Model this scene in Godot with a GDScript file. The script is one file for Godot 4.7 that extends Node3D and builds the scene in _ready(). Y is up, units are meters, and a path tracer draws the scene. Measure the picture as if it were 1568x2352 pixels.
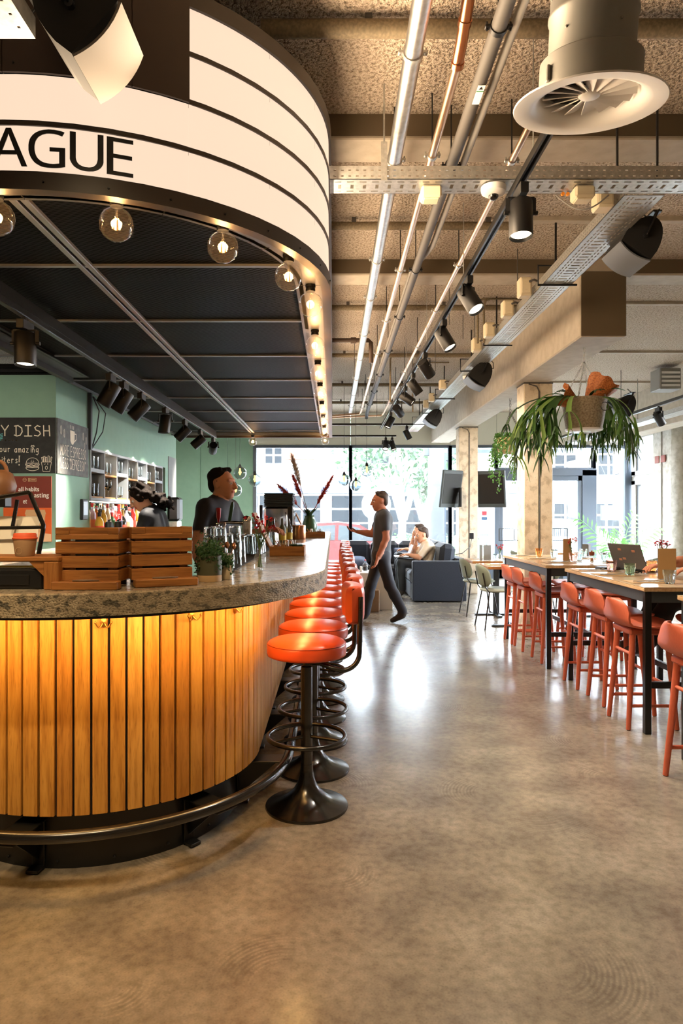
extends Node3D
# A cafe bar: curved counter with a lit sign above, high tables, street windows at the end of the room.
# Camera: level, 24 mm lens on an upright frame. Metres, y up, the room runs along -z.
const FOC := 1568.0
const EYE := 1.36
var M := {}
var used := {}
var rng := RandomNumberGenerator.new()
const BC := Vector3(-1.05, 0, -3.21)     # centre of the rounded end of the bar
const BAR_END := 9.35
const ORD := ["first", "second", "third", "fourth", "fifth", "sixth", "seventh", "eighth", "ninth", "tenth", "eleventh", "twelfth"]

# a point of the room from the place where a survey of the photograph saw it and its distance
func W(px: float, py: float, d: float) -> Vector3:
	return Vector3((px - 764.0) * d / FOC, EYE + (1178.0 - py) * d / FOC, -d)

class MB:
	var v := PackedVector3Array()
	var n := PackedVector3Array()
	var uv := PackedVector2Array()
	var c := PackedColorArray()
	var ix := PackedInt32Array()
	var col := Color.WHITE
	var use_col := false
	func vert(p: Vector3, nn: Vector3, t := Vector2.ZERO) -> int:
		v.append(p); n.append(nn); uv.append(t)
		if use_col: c.append(col)
		return v.size() - 1
	func face(a: int, b: int, d: int) -> void:
		var g := (v[b] - v[a]).cross(v[d] - v[a])
		ix.append(a)
		if g.dot(n[a] + n[b] + n[d]) > 0.0:
			ix.append(d); ix.append(b)
		else:
			ix.append(b); ix.append(d)
	func quad(a: Vector3, b: Vector3, p: Vector3, q: Vector3, nn: Vector3) -> void:
		var i := vert(a, nn, Vector2(0, 0)); vert(b, nn, Vector2(1, 0)); vert(p, nn, Vector2(1, 1)); vert(q, nn, Vector2(0, 1))
		face(i, i + 1, i + 2); face(i, i + 2, i + 3)
	func tri(a: Vector3, b: Vector3, p: Vector3, nn: Vector3) -> void:
		var i := vert(a, nn); vert(b, nn); vert(p, nn)
		face(i, i + 1, i + 2)
	func box(t: Transform3D, s: Vector3, b := 0.0) -> void:
		var h := s * 0.5
		b = minf(b, minf(h.x, minf(h.y, h.z)) * 0.9)
		for a in 3:
			var a1 := (a + 1) % 3
			var a2 := (a + 2) % 3
			for sg in [-1.0, 1.0]:
				var nn := Vector3.ZERO
				nn[a] = sg
				var pts := []
				for k in [[-1, -1], [1, -1], [1, 1], [-1, 1]]:
					var p := Vector3.ZERO
					p[a] = sg * h[a]; p[a1] = k[0] * (h[a1] - b); p[a2] = k[1] * (h[a2] - b)
					pts.append(t * p)
				quad(pts[0], pts[1], pts[2], pts[3], (t.basis * nn).normalized())
			if b > 0.0:
				for s1 in [-1.0, 1.0]:
					for s2 in [-1.0, 1.0]:
						var pts := []
						for k in [[-1, 0], [1, 0], [1, 1], [-1, 1]]:
							var p := Vector3.ZERO
							p[a] = k[0] * (h[a] - b)
							p[a1] = s1 * (h[a1] - (b if k[1] else 0.0)); p[a2] = s2 * (h[a2] - (0.0 if k[1] else b))
							pts.append(t * p)
						var nn := Vector3.ZERO
						nn[a1] = s1; nn[a2] = s2
						quad(pts[0], pts[1], pts[2], pts[3], (t.basis * nn).normalized())
		if b > 0.0:
			for x in [-1.0, 1.0]:
				for y in [-1.0, 1.0]:
					for z in [-1.0, 1.0]:
						tri(t * Vector3(x * h.x, y * (h.y - b), z * (h.z - b)), t * Vector3(x * (h.x - b), y * h.y, z * (h.z - b)), t * Vector3(x * (h.x - b), y * (h.y - b), z * h.z), (t.basis * Vector3(x, y, z)).normalized())
	func bx(p: Vector3, s: Vector3, b := 0.0) -> void:
		box(Transform3D(Basis(), p), s, b)
	# a box between two corners
	func bb(a: Vector3, d: Vector3, b := 0.0) -> void:
		box(Transform3D(Basis(), (a + d) * 0.5), (d - a).abs(), b)
	# a bar of rectangular section from a to d
	func bar(a: Vector3, d: Vector3, w: float, h: float, b := 0.0, up := Vector3.UP) -> void:
		var z := (d - a).normalized()
		var x := up.cross(z)
		if x.length() < 0.01: x = Vector3.RIGHT.cross(z)
		x = x.normalized()
		box(Transform3D(Basis(x, z.cross(x), z), (a + d) * 0.5), Vector3(w, h, a.distance_to(d)), b)
	func tube(pts: Array, r, seg := 8, closed := false, caps := true) -> void:
		var m := pts.size()
		var tan0: Vector3 = (pts[1] - pts[0]).normalized()
		var x := tan0.cross(Vector3.UP)
		if x.length() < 0.05: x = tan0.cross(Vector3.RIGHT)
		x = x.normalized()
		var rings := []
		var count := m + 1 if closed else m
		for k in count:
			var i := k % m
			var a: Vector3 = pts[(i - 1 + m) % m] if closed or i > 0 else pts[0]
			var b: Vector3 = pts[(i + 1) % m] if closed or i < m - 1 else pts[m - 1]
			var tg := (b - a).normalized()
			x = (x - tg * x.dot(tg)).normalized()
			var y := tg.cross(x)
			var rr: float = r[i] if r is Array else r
			var first := v.size()
			for j in seg + 1:
				var an := TAU * j / seg
				var nn := x * cos(an) + y * sin(an)
				vert(pts[i] + nn * rr, nn, Vector2(float(j) / seg, float(k) / count))
			rings.append(first)
		for k in count - 1:
			for j in seg:
				var p: int = rings[k] + j
				var q: int = rings[k + 1] + j
				face(p, p + 1, q + 1); face(p, q + 1, q)
		if caps and not closed:
			for e in 2:
				var i := 0 if e == 0 else m - 1
				var tg: Vector3 = (pts[0] - pts[1]).normalized() if e == 0 else (pts[m - 1] - pts[m - 2]).normalized()
				var ce := vert(pts[i], tg)
				for j in seg + 1:
					vert(v[rings[0 if e == 0 else count - 1] + j], tg)
				for j in seg:
					face(ce, ce + 1 + j, ce + 2 + j)
	# turned shape: profile of (radius, height), outside runs upwards
	func lathe(prof: Array, seg := 20, t := Transform3D(), a0 := 0.0, a1 := TAU) -> void:
		var m := prof.size()
		var ns := []
		for i in m - 1:
			var d: Vector2 = prof[i + 1] - prof[i]
			ns.append(Vector2(d.y, -d.x).normalized())
		for i in m - 1:
			var na: Vector2 = ns[i]
			var nb: Vector2 = ns[i]
			if i > 0 and ns[i - 1].dot(ns[i]) > 0.7: na = (ns[i - 1] + ns[i]).normalized()
			if i < m - 2 and ns[i + 1].dot(ns[i]) > 0.7: nb = (ns[i + 1] + ns[i]).normalized()
			var first := v.size()
			for j in seg + 1:
				var an := a0 + (a1 - a0) * j / seg
				var cs := cos(an)
				var sn := sin(an)
				vert(t * Vector3(prof[i].x * cs, prof[i].y, prof[i].x * sn), (t.basis * Vector3(na.x * cs, na.y, na.x * sn)).normalized(), Vector2(float(j) / seg, float(i) / m))
				vert(t * Vector3(prof[i + 1].x * cs, prof[i + 1].y, prof[i + 1].x * sn), (t.basis * Vector3(nb.x * cs, nb.y, nb.x * sn)).normalized(), Vector2(float(j) / seg, float(i + 1) / m))
			for j in seg:
				var p := first + j * 2
				if prof[i].x > 1e-5: face(p, p + 2, p + 1)
				if prof[i + 1].x > 1e-5: face(p + 2, p + 3, p + 1)
	# polygon in the xy plane, given depth along z about 0
	func prism(poly: Array, depth: float, t := Transform3D()) -> void:
		var pk := PackedVector2Array(poly)
		var tr := Geometry2D.triangulate_polygon(pk)
		for e in [-1.0, 1.0]:
			var nn: Vector3 = (t.basis * Vector3(0, 0, e)).normalized()
			var first := v.size()
			for p in pk: vert(t * Vector3(p.x, p.y, e * depth * 0.5), nn, p)
			for k in range(0, tr.size(), 3): face(first + tr[k], first + tr[k + 1], first + tr[k + 2])
		var area := 0.0
		for i in pk.size(): area += pk[i].cross(pk[(i + 1) % pk.size()])
		for i in pk.size():
			var a := pk[i]
			var b := pk[(i + 1) % pk.size()]
			var d := b - a
			if d.length() < 1e-6: continue
			var nn := t.basis * Vector3(d.y, -d.x, 0) * signf(area)
			quad(t * Vector3(a.x, a.y, -depth * 0.5), t * Vector3(b.x, b.y, -depth * 0.5), t * Vector3(b.x, b.y, depth * 0.5), t * Vector3(a.x, a.y, depth * 0.5), nn.normalized())
	# smooth sheet of points [row][column]; with thickness it gets a back and edges
	func sheet(g: Array, th := 0.0) -> void:
		var nr := g.size()
		var nc: int = g[0].size()
		var nn := []
		for i in nr:
			var row := []
			for j in nc:
				var du: Vector3 = g[i][mini(j + 1, nc - 1)] - g[i][maxi(j - 1, 0)]
				var dv: Vector3 = g[mini(i + 1, nr - 1)][j] - g[maxi(i - 1, 0)][j]
				var x := du.cross(dv)
				row.append(x.normalized() if x.length() > 1e-12 else Vector3.UP)
			nn.append(row)
		for side in ([1.0, -1.0] if th > 0.0 else [1.0]):
			var first := v.size()
			for i in nr:
				for j in nc:
					vert(g[i][j] + nn[i][j] * side * th * 0.5, nn[i][j] * side, Vector2(float(j) / (nc - 1), float(i) / (nr - 1)))
			for i in nr - 1:
				for j in nc - 1:
					var p := first + i * nc + j
					face(p, p + 1, p + nc + 1); face(p, p + nc + 1, p + nc)
		if th > 0.0:
			var rim := []
			for j in nc: rim.append([0, j])
			for i in range(1, nr): rim.append([i, nc - 1])
			for j in range(nc - 2, -1, -1): rim.append([nr - 1, j])
			for i in range(nr - 2, 0, -1): rim.append([i, 0])
			var mid: Vector3 = g[nr / 2][nc / 2]
			for k in rim.size():
				var a: Array = rim[k]
				var b: Array = rim[(k + 1) % rim.size()]
				var pa: Vector3 = g[a[0]][a[1]]
				var pb: Vector3 = g[b[0]][b[1]]
				if pa.distance_to(pb) < 1e-6: continue
				var oa: Vector3 = nn[a[0]][a[1]] * th * 0.5
				var ob: Vector3 = nn[b[0]][b[1]] * th * 0.5
				var e := (pb - pa).cross(oa).normalized()
				if e.dot(pa - mid) < 0.0: e = -e
				quad(pa - oa, pb - ob, pb + ob, pa + oa, e)
	# a strip of given width that follows points on a flat board
	func strip(pts: Array, w: float, nrm: Vector3, lift := 0.0) -> void:
		for i in pts.size() - 1:
			var a: Vector3 = pts[i]
			var b: Vector3 = pts[i + 1]
			var d := b - a
			if d.length() < 1e-6: continue
			d = d.normalized()
			var s := d.cross(nrm).normalized() * w * 0.5
			a -= d * w * 0.3; b += d * w * 0.3
			var up := nrm * lift
			quad(a - s + up, b - s + up, b + s + up, a + s + up, nrm)
	func mesh() -> ArrayMesh:
		var arr := []
		arr.resize(Mesh.ARRAY_MAX)
		arr[Mesh.ARRAY_VERTEX] = v
		arr[Mesh.ARRAY_NORMAL] = n
		arr[Mesh.ARRAY_TEX_UV] = uv
		if use_col: arr[Mesh.ARRAY_COLOR] = c
		arr[Mesh.ARRAY_INDEX] = ix
		var a := ArrayMesh.new()
		a.add_surface_from_arrays(Mesh.PRIMITIVE_TRIANGLES, arr)
		return a

# one continuous body: distances to tapered bones joined smoothly on a grid, meshed as surface nets
class Blob:
	var cell: float
	var org: Vector3
	var nx: int
	var ny: int
	var nz: int
	var d := PackedFloat32Array()
	var best := PackedFloat32Array()
	var ci := PackedByteArray()
	func _init(lo: Vector3, hi: Vector3, cs: float) -> void:
		cell = cs; org = lo
		nx = int((hi.x - lo.x) / cs) + 2; ny = int((hi.y - lo.y) / cs) + 2; nz = int((hi.z - lo.z) / cs) + 2
		d.resize(nx * ny * nz); d.fill(0.3)
		best.resize(d.size()); best.fill(9.0)
		ci.resize(d.size())
	func cap(a: Vector3, b: Vector3, ra: float, rb: float, color: int, k := 0.03) -> void:
		var pad := maxf(ra, rb) + k + cell * 2.0
		var lo := (a.min(b) - Vector3.ONE * pad - org) / cell
		var hi := (a.max(b) + Vector3.ONE * pad - org) / cell
		var ab := b - a
		var l2 := maxf(ab.length_squared(), 1e-9)
		for z in range(maxi(0, int(lo.z)), mini(nz, int(hi.z) + 2)):
			for y in range(maxi(0, int(lo.y)), mini(ny, int(hi.y) + 2)):
				var at := (z * ny + y) * nx
				for x in range(maxi(0, int(lo.x)), mini(nx, int(hi.x) + 2)):
					var p := org + Vector3(x, y, z) * cell
					var h := clampf((p - a).dot(ab) / l2, 0.0, 1.0)
					var q := (p - a - ab * h).length() - (ra + (rb - ra) * h)
					_put(at + x, q, color, k)
	func ell(o: Vector3, r: Vector3, color: int, k := 0.03, bs := Basis()) -> void:
		var pad := maxf(r.x, maxf(r.y, r.z)) + k + cell * 2.0
		var lo := (o - Vector3.ONE * pad - org) / cell
		var hi := (o + Vector3.ONE * pad - org) / cell
		var inv := bs.inverse()
		var rm := minf(r.x, minf(r.y, r.z))
		for z in range(maxi(0, int(lo.z)), mini(nz, int(hi.z) + 2)):
			for y in range(maxi(0, int(lo.y)), mini(ny, int(hi.y) + 2)):
				var at := (z * ny + y) * nx
				for x in range(maxi(0, int(lo.x)), mini(nx, int(hi.x) + 2)):
					var p := inv * (org + Vector3(x, y, z) * cell - o)
					var e := p / r
					var l := e.length()
					var gl := (e / r).length()
					var q := -rm if gl < 1e-6 else l * (l - 1.0) / gl
					_put(at + x, q, color, k)
	func _put(i: int, q: float, color: int, k: float) -> void:
		var o := d[i]
		var h := maxf(k - absf(o - q), 0.0) / k
		d[i] = minf(o, q) - h * h * k * 0.25
		if q < best[i]:
			best[i] = q; ci[i] = color
	func into(mb: MB, colors: Array) -> void:
		var id := PackedInt32Array()
		id.resize(d.size()); id.fill(-1)
		var lim := cell * 1.8
		var off := [0, 1, nx, nx + 1, nx * ny, nx * ny + 1, nx * ny + nx, nx * ny + nx + 1]
		for z in nz - 1:
			for y in ny - 1:
				for x in nx - 1:
					var i := (z * ny + y) * nx + x
					if absf(d[i]) > lim: continue
					var m := 0
					for k in 8:
						if d[i + off[k]] < 0.0: m += 1
					if m == 0 or m == 8: continue
					var p := Vector3.ZERO
					var cnt := 0
					for k in 8:
						for ax in [1, 2, 4]:
							if k & ax: continue
							var da := d[i + off[k]]
							var db := d[i + off[k | ax]]
							if (da < 0.0) == (db < 0.0): continue
							var f := da / (da - db)
							var q := Vector3(k & 1, (k >> 1) & 1, (k >> 2) & 1)
							if ax == 1: q.x += f
							elif ax == 2: q.y += f
							else: q.z += f
							p += q; cnt += 1
					p /= cnt
					var gx := (d[i + 1] - d[i]) + (d[i + off[3]] - d[i + off[2]]) + (d[i + off[5]] - d[i + off[4]]) + (d[i + off[7]] - d[i + off[6]])
					var gy := (d[i + off[2]] - d[i]) + (d[i + off[3]] - d[i + 1]) + (d[i + off[6]] - d[i + off[4]]) + (d[i + off[7]] - d[i + off[5]])
					var gz := (d[i + off[4]] - d[i]) + (d[i + off[5]] - d[i + 1]) + (d[i + off[6]] - d[i + off[2]]) + (d[i + off[7]] - d[i + off[3]])
					mb.col = colors[ci[i]]
					id[i] = mb.vert(org + (Vector3(x, y, z) + p) * cell, Vector3(gx, gy, gz).normalized())
		for z in range(1, nz - 1):
			for y in range(1, ny - 1):
				for x in range(1, nx - 1):
					var i := (z * ny + y) * nx + x
					if id[i] < 0 and absf(d[i]) > lim: continue
					var s := d[i] < 0.0
					if (d[i + 1] < 0.0) != s: _q(mb, id[i], id[i - nx], id[i - nx - nx * ny], id[i - nx * ny])
					if (d[i + nx] < 0.0) != s: _q(mb, id[i], id[i - 1], id[i - 1 - nx * ny], id[i - nx * ny])
					if (d[i + nx * ny] < 0.0) != s: _q(mb, id[i], id[i - 1], id[i - 1 - nx], id[i - nx])
	func _q(mb: MB, a: int, b: int, e: int, f: int) -> void:
		if a < 0 or b < 0 or e < 0 or f < 0: return
		mb.face(a, b, e); mb.face(a, e, f)

# ---------- scene tree ----------
func numbered(called: String) -> String:
	var k: int = used.get(called, 0)
	used[called] = k + 1
	return called if k == 0 else "%s_%03d" % [called, k]
func tag(o: Node3D, label: String, category: String, group := "", kind := "") -> Node3D:
	o.set_meta("label", label); o.set_meta("category", category)
	if group: o.set_meta("group", group)
	if kind: o.set_meta("kind", kind)
	return o
func thing(called: String, label: String, category: String, at := Vector3.ZERO, turn := 0.0, group := "", kind := "") -> Node3D:
	var o := Node3D.new()
	o.name = numbered(called); add_child(o)
	o.position = at; o.rotation.y = turn
	return tag(o, label, category, group, kind)
func part(called: String, shape, m: Material, parent: Node3D, at := Vector3.ZERO, kind := "") -> MeshInstance3D:
	var o := MeshInstance3D.new()
	o.name = called
	o.mesh = shape.mesh() if shape is MB else shape
	o.material_override = m
	parent.add_child(o, true)
	o.position = at
	if kind: o.set_meta("kind", kind)
	return o
func solo(called: String, label: String, category: String, shape, m: Material, at := Vector3.ZERO, turn := 0.0, group := "", kind := "") -> MeshInstance3D:
	var o := MeshInstance3D.new()
	o.name = numbered(called); add_child(o)
	o.mesh = shape.mesh() if shape is MB else shape
	o.material_override = m
	o.position = at; o.rotation.y = turn
	tag(o, label, category, group, kind)
	return o
func copy(o: Node3D, at: Vector3, turn := 0.0, label := "", group := "") -> Node3D:
	var c: Node3D = o.duplicate()
	c.name = numbered(String(o.name).rstrip("0123456789").trim_suffix("_")); add_child(c)
	c.position = at; c.rotation.y = turn
	if label: c.set_meta("label", label)
	if group: c.set_meta("group", group)
	return c

# ---------- materials ----------
func mt(col: Color, rough := 0.6, metal := 0.0) -> StandardMaterial3D:
	var m := StandardMaterial3D.new()
	m.albedo_color = col; m.roughness = rough; m.metallic = metal
	return m
func c8(r: int, g: int, b: int) -> Color:
	return Color8(r, g, b)
func noise(sd: int, freq: float, oct := 4, kind := FastNoiseLite.TYPE_SIMPLEX_SMOOTH, size := 512) -> PackedByteArray:
	var f := FastNoiseLite.new()
	f.seed = sd; f.frequency = freq; f.noise_type = kind
	f.fractal_octaves = oct
	if oct <= 1: f.fractal_type = FastNoiseLite.FRACTAL_NONE
	return f.get_seamless_image(size, size).get_data()
func lut(stops: Array) -> PackedColorArray:
	var g := Gradient.new()
	var o := PackedFloat32Array()
	var cs := PackedColorArray()
	for s in stops:
		o.append(s[0]); cs.append(s[1])
	g.offsets = o; g.colors = cs
	var r := PackedColorArray()
	for i in 256: r.append(g.sample(i / 255.0))
	return r
# colours from one noise, tinted by a second one
func ctex(a: PackedByteArray, la: Array, b := PackedByteArray(), lb := [], size := 512, e := PackedByteArray(), le := [], lines := PackedByteArray()) -> ImageTexture:
	var ta := lut(la)
	var out := PackedByteArray()
	out.resize(size * size * 3)
	var tb := lut(lb) if lb else PackedColorArray()
	var te := lut(le) if le else PackedColorArray()
	for i in size * size:
		var q := ta[a[i]]
		if lb: q *= tb[b[i]]
		if le: q *= te[e[i]]
		if lines: q *= 1.0 + (lines[i] - 128) * 0.0007
		out[i * 3] = int(clampf(q.r, 0, 1) * 255.0); out[i * 3 + 1] = int(clampf(q.g, 0, 1) * 255.0); out[i * 3 + 2] = int(clampf(q.b, 0, 1) * 255.0)
	var im := Image.create_from_data(size, size, false, Image.FORMAT_RGB8, out)
	im.generate_mipmaps()
	return ImageTexture.create_from_image(im)
func gtex(a: PackedByteArray, lo: float, hi: float, size := 512) -> ImageTexture:
	return ctex(a, [[0.0, Color(lo, lo, lo)], [1.0, Color(hi, hi, hi)]], PackedByteArray(), [], size)
func tri(m: StandardMaterial3D, scale: Vector3, world := true) -> StandardMaterial3D:
	m.uv1_triplanar = true; m.uv1_world_triplanar = world; m.uv1_scale = scale
	m.uv1_triplanar_sharpness = 4.0
	return m
func bump(m: StandardMaterial3D, t: Texture2D, cm: float) -> StandardMaterial3D:
	m.heightmap_enabled = true; m.heightmap_texture = t; m.heightmap_scale = cm
	return m
func glass(col: Color, a := 0.06, rough := 0.02) -> StandardMaterial3D:
	var m := mt(Color(col, a), rough)
	m.transparency = BaseMaterial3D.TRANSPARENCY_ALPHA
	return m
func glow(col: Color, e: float) -> StandardMaterial3D:
	var m := mt(col * 0.4, 0.5)
	m.emission_enabled = true; m.emission = col; m.emission_energy_multiplier = e
	return m
func area(at: Vector3, towards: Vector3, size: Vector2, e: float, col: Color, called := "panel_light") -> void:
	var l := AreaLight3D.new()
	l.name = numbered(called)
	add_child(l)
	l.area_size = size; l.light_energy = e; l.light_color = col; l.shadow_enabled = true
	l.area_range = 20.0
	var up := Vector3.UP if absf(towards.normalized().y) < 0.95 else Vector3.FORWARD
	l.look_at_from_position(at, at + towards, up)
func omni(at: Vector3, e: float, col: Color, size := 0.03, called := "bulb_light") -> void:
	var l := OmniLight3D.new()
	l.name = numbered(called)
	l.light_energy = e; l.light_color = col; l.light_size = size; l.shadow_enabled = true
	l.omni_range = 20.0; l.omni_attenuation = 2.0
	add_child(l); l.position = at
func spot(at: Vector3, towards: Vector3, e: float, angle: float, col: Color, size := 0.03, called := "spot_light") -> void:
	var l := SpotLight3D.new()
	l.name = numbered(called)
	l.light_energy = e; l.light_color = col; l.light_size = size; l.shadow_enabled = true
	l.spot_range = 20.0; l.spot_angle = angle; l.spot_attenuation = 2.0
	add_child(l)
	var up := Vector3.UP if absf(towards.normalized().y) < 0.95 else Vector3.FORWARD
	l.look_at_from_position(at, at + towards, up)
func make_materials() -> void:
	var w := Color.WHITE
	# polished concrete floor
	var fa := noise(3, 0.006, 5, FastNoiseLite.TYPE_SIMPLEX_SMOOTH, 1024)
	var fb := noise(4, 0.05, 4, FastNoiseLite.TYPE_SIMPLEX_SMOOTH, 1024)
	var fc := noise(5, 0.3, 2, FastNoiseLite.TYPE_SIMPLEX_SMOOTH, 1024)
	# trowel swirls: fine arcs left by the power float, in patches
	var sw := PackedByteArray(); sw.resize(1024 * 1024); sw.fill(128)
	rng.seed = 77
	for k in 15:
		var cx := rng.randf() * 1024.0
		var cy := rng.randf() * 1024.0
		var rad := rng.randf_range(60, 130)
		var aim := rng.randf() * TAU
		for yy in range(-int(rad), int(rad)):
			for xx in range(-int(rad), int(rad)):
				var r := sqrt(float(xx * xx + yy * yy))
				if r > rad or r < rad * 0.35: continue
				var an := absf(angle_difference(atan2(yy, xx), aim))
				if an > 1.1: continue
				var fade := (1.0 - an / 1.1) * minf(1.0, (rad - r) / 25.0)
				var i := (posmod(int(cy) + yy, 1024)) * 1024 + posmod(int(cx) + xx, 1024)
				sw[i] = int(clampf(128.0 + 110.0 * fade * sin(r * 1.05) * fc[i] / 128.0, 0, 255))
	var fl := mt(w, 0.22)
	fl.albedo_texture = ctex(fa, [[0.0, c8(112, 104, 94)], [0.35, c8(131, 122, 110)], [0.6, c8(142, 133, 119)], [1.0, c8(160, 151, 138)]], fb, [[0.0, Color(0.84, 0.83, 0.81)], [0.5, Color(0.97, 0.97, 0.97)], [1.0, Color(1.06, 1.05, 1.04)]], 1024, fc, [[0.0, Color(0.78, 0.77, 0.76)], [0.22, Color(0.95, 0.95, 0.95)], [1.0, Color(1.05, 1.05, 1.05)]], sw)
	tri(fl, Vector3(0.36, 0.36, 0.36))
	M.floor = fl
	# wood wool ceiling boards
	var ca := noise(11, 0.055, 4)
	var cb := noise(12, 0.16, 2)
	var cl := mt(w, 0.95)
	cl.albedo_texture = ctex(ca, [[0.0, c8(120, 105, 88)], [0.3, c8(186, 168, 146)], [0.55, c8(214, 198, 178)], [1.0, c8(228, 214, 196)]], cb, [[0.0, Color(0.42, 0.40, 0.38)], [0.28, Color(0.9, 0.9, 0.9)], [1.0, Color(1, 1, 1)]])
	tri(cl, Vector3(1.5, 1.5, 1.5))
	bump(cl, ctex(ca, [[0.0, Color(0, 0, 0)], [0.5, Color(0.8, 0.8, 0.8)], [1.0, w]], cb, [[0.0, Color(0.1, 0.1, 0.1)], [0.4, w], [1.0, w]]), 1.2)
	M.ceiling = cl
	# painted concrete of the beams
	var pa := noise(21, 0.02, 4)
	var pb := noise(22, 0.12, 3)
	var be := mt(w, 0.75)
	be.albedo_texture = ctex(pa, [[0.0, c8(172, 160, 142)], [1.0, c8(190, 180, 162)]], pb, [[0.0, Color(0.80, 0.79, 0.77)], [0.15, w], [1.0, w]])
	M.beam = tri(be, Vector3(0.7, 0.7, 0.7))
	# bare, patched concrete of the columns
	var cols := mt(w, 0.85)
	cols.albedo_texture = ctex(noise(31, 0.012, 5), [[0.0, c8(170, 153, 130)], [0.30, c8(188, 172, 149)], [0.36, c8(205, 189, 165)], [0.75, c8(216, 202, 180)], [1.0, c8(200, 186, 164)]], noise(32, 0.09, 3), [[0.0, Color(0.7, 0.68, 0.66)], [0.25, w], [1.0, w]])
	tri(cols, Vector3(0.9, 0.9, 0.9))
	bump(cols, gtex(noise(32, 0.09, 3), 0.3, 1.0), 0.3)
	M.column = cols
	var gcol := mt(w, 0.85)
	gcol.albedo_texture = ctex(noise(33, 0.015, 5), [[0.0, c8(176, 172, 160)], [0.5, c8(206, 203, 195)], [1.0, c8(222, 220, 214)]], noise(34, 0.08, 3), [[0.0, Color(0.65, 0.62, 0.58)], [0.2, w], [1.0, w]])
	M.column_grey = tri(gcol, Vector3(0.9, 0.9, 0.9))
	# concrete worktop: ground top, pitted edge
	var ka := noise(41, 0.02, 5)
	var wt := mt(w, 0.22)
	wt.albedo_texture = ctex(ka, [[0.0, c8(136, 126, 110)], [0.5, c8(158, 148, 132)], [1.0, c8(178, 169, 153)]], noise(42, 0.2, 2), [[0.0, Color(0.85, 0.85, 0.85)], [0.5, w], [1.0, w]])
	M.worktop = tri(wt, Vector3(0.8, 0.8, 0.8))
	var we := mt(w, 0.7)
	we.albedo_texture = ctex(noise(43, 0.014, 5), [[0.0, c8(70, 66, 56)], [0.26, c8(96, 89, 75)], [0.38, c8(150, 136, 112)], [0.7, c8(168, 153, 127)], [1.0, c8(186, 172, 145)]], noise(44, 0.06, 4), [[0.0, Color(0.45, 0.43, 0.40)], [0.27, Color(0.7, 0.68, 0.65)], [0.36, w], [1.0, w]])
	tri(we, Vector3(3.0, 3.6, 3.0))
	bump(we, gtex(noise(44, 0.06, 4), 0.0, 1.0), 0.4)
	M.worktop_edge = we
	# oak: fine grain stretched along one axis
	var wa := noise(51, 0.02, 4)
	var wb := noise(52, 0.09, 3)
	for tone in [["oak", c8(152, 102, 40), c8(188, 136, 60), c8(202, 152, 74)], ["oak_deep", c8(136, 88, 32), c8(174, 120, 50), c8(188, 134, 60)], ["oak_pale", c8(166, 118, 52), c8(200, 150, 76), c8(214, 166, 92)], ["teak", c8(112, 68, 30), c8(158, 102, 48), c8(176, 120, 62)], ["ply", c8(176, 140, 96), c8(204, 170, 124), c8(216, 186, 142)]]:
		var t := ctex(wa, [[0.0, tone[1]], [0.45, tone[2]], [1.0, tone[3]]], wb, [[0.0, Color(0.78, 0.74, 0.70)], [0.4, w], [1.0, w]])
		for ax in [["_y", Vector3(4.0, 0.30, 4.0)], ["_x", Vector3(0.30, 4.0, 4.0)], ["_z", Vector3(4.0, 4.0, 0.30)]]:
			var m := mt(w, 0.5)
			m.albedo_texture = t
			M[tone[0] + ax[0]] = tri(m, ax[1])
	# table tops: thin white-oak laminate
	var tt := mt(w, 0.2)
	tt.albedo_texture = ctex(wa, [[0.0, c8(186, 160, 126)], [1.0, c8(214, 190, 158)]], wb, [[0.0, Color(0.9, 0.88, 0.86)], [1.0, w]])
	M.tabletop = tri(tt, Vector3(4.0, 4.0, 0.3))
	# painted walls
	M.green = tri(mt(c8(132, 168, 148), 0.7), Vector3.ONE)
	M.green.albedo_texture = ctex(noise(61, 0.01, 4), [[0.0, Color(0.96, 0.96, 0.96)], [1.0, w]])
	M.olive = mt(c8(208, 206, 192), 0.75)
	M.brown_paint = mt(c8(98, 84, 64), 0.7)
	M.plaster = mt(c8(196, 188, 172), 0.85)
	M.white_paint = mt(c8(216, 214, 208), 0.6)
	M.board = tri(mt(w, 0.7), Vector3(1.2, 1.2, 1.2))
	M.board.albedo_texture = ctex(noise(62, 0.02, 5), [[0.0, c8(22, 22, 21)], [1.0, c8(44, 44, 43)]])
	M.chalk = mt(c8(232, 220, 200), 0.95)
	M.chalk_blue = mt(c8(110, 190, 196), 0.95)
	# metals
	M.black = mt(c8(17, 17, 18), 0.42)
	M.black_satin = mt(c8(20, 20, 20), 0.3)
	M.black_gloss = mt(c8(16, 15, 14), 0.22)
	M.black_gloss.metallic_specular = 0.65
	M.black_rough = mt(c8(20, 20, 20), 0.8)
	M.steel = tri(mt(w, 0.36, 1.0), Vector3(1.4, 1.4, 1.4))
	M.steel.albedo_texture = ctex(noise(71, 0.03, 4), [[0.0, c8(176, 174, 170)], [1.0, c8(214, 212, 208)]])
	M.galv = tri(mt(w, 0.42, 0.85), Vector3(2, 2, 2))
	M.galv.albedo_texture = ctex(noise(72, 0.04, 3, FastNoiseLite.TYPE_CELLULAR), [[0.0, c8(172, 172, 168)], [1.0, c8(206, 205, 200)]])
	M.chrome = mt(c8(220, 220, 222), 0.1, 1.0)
	M.copper = mt(c8(200, 138, 100), 0.28, 1.0)
	M.copper_pale = mt(c8(214, 178, 146), 0.3, 1.0)
	M.brass = mt(c8(196, 152, 84), 0.3, 1.0)
	M.duct = mt(c8(150, 148, 142), 0.5, 0.5)
	M.grey_pipe = mt(c8(170, 166, 158), 0.6)
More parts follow.
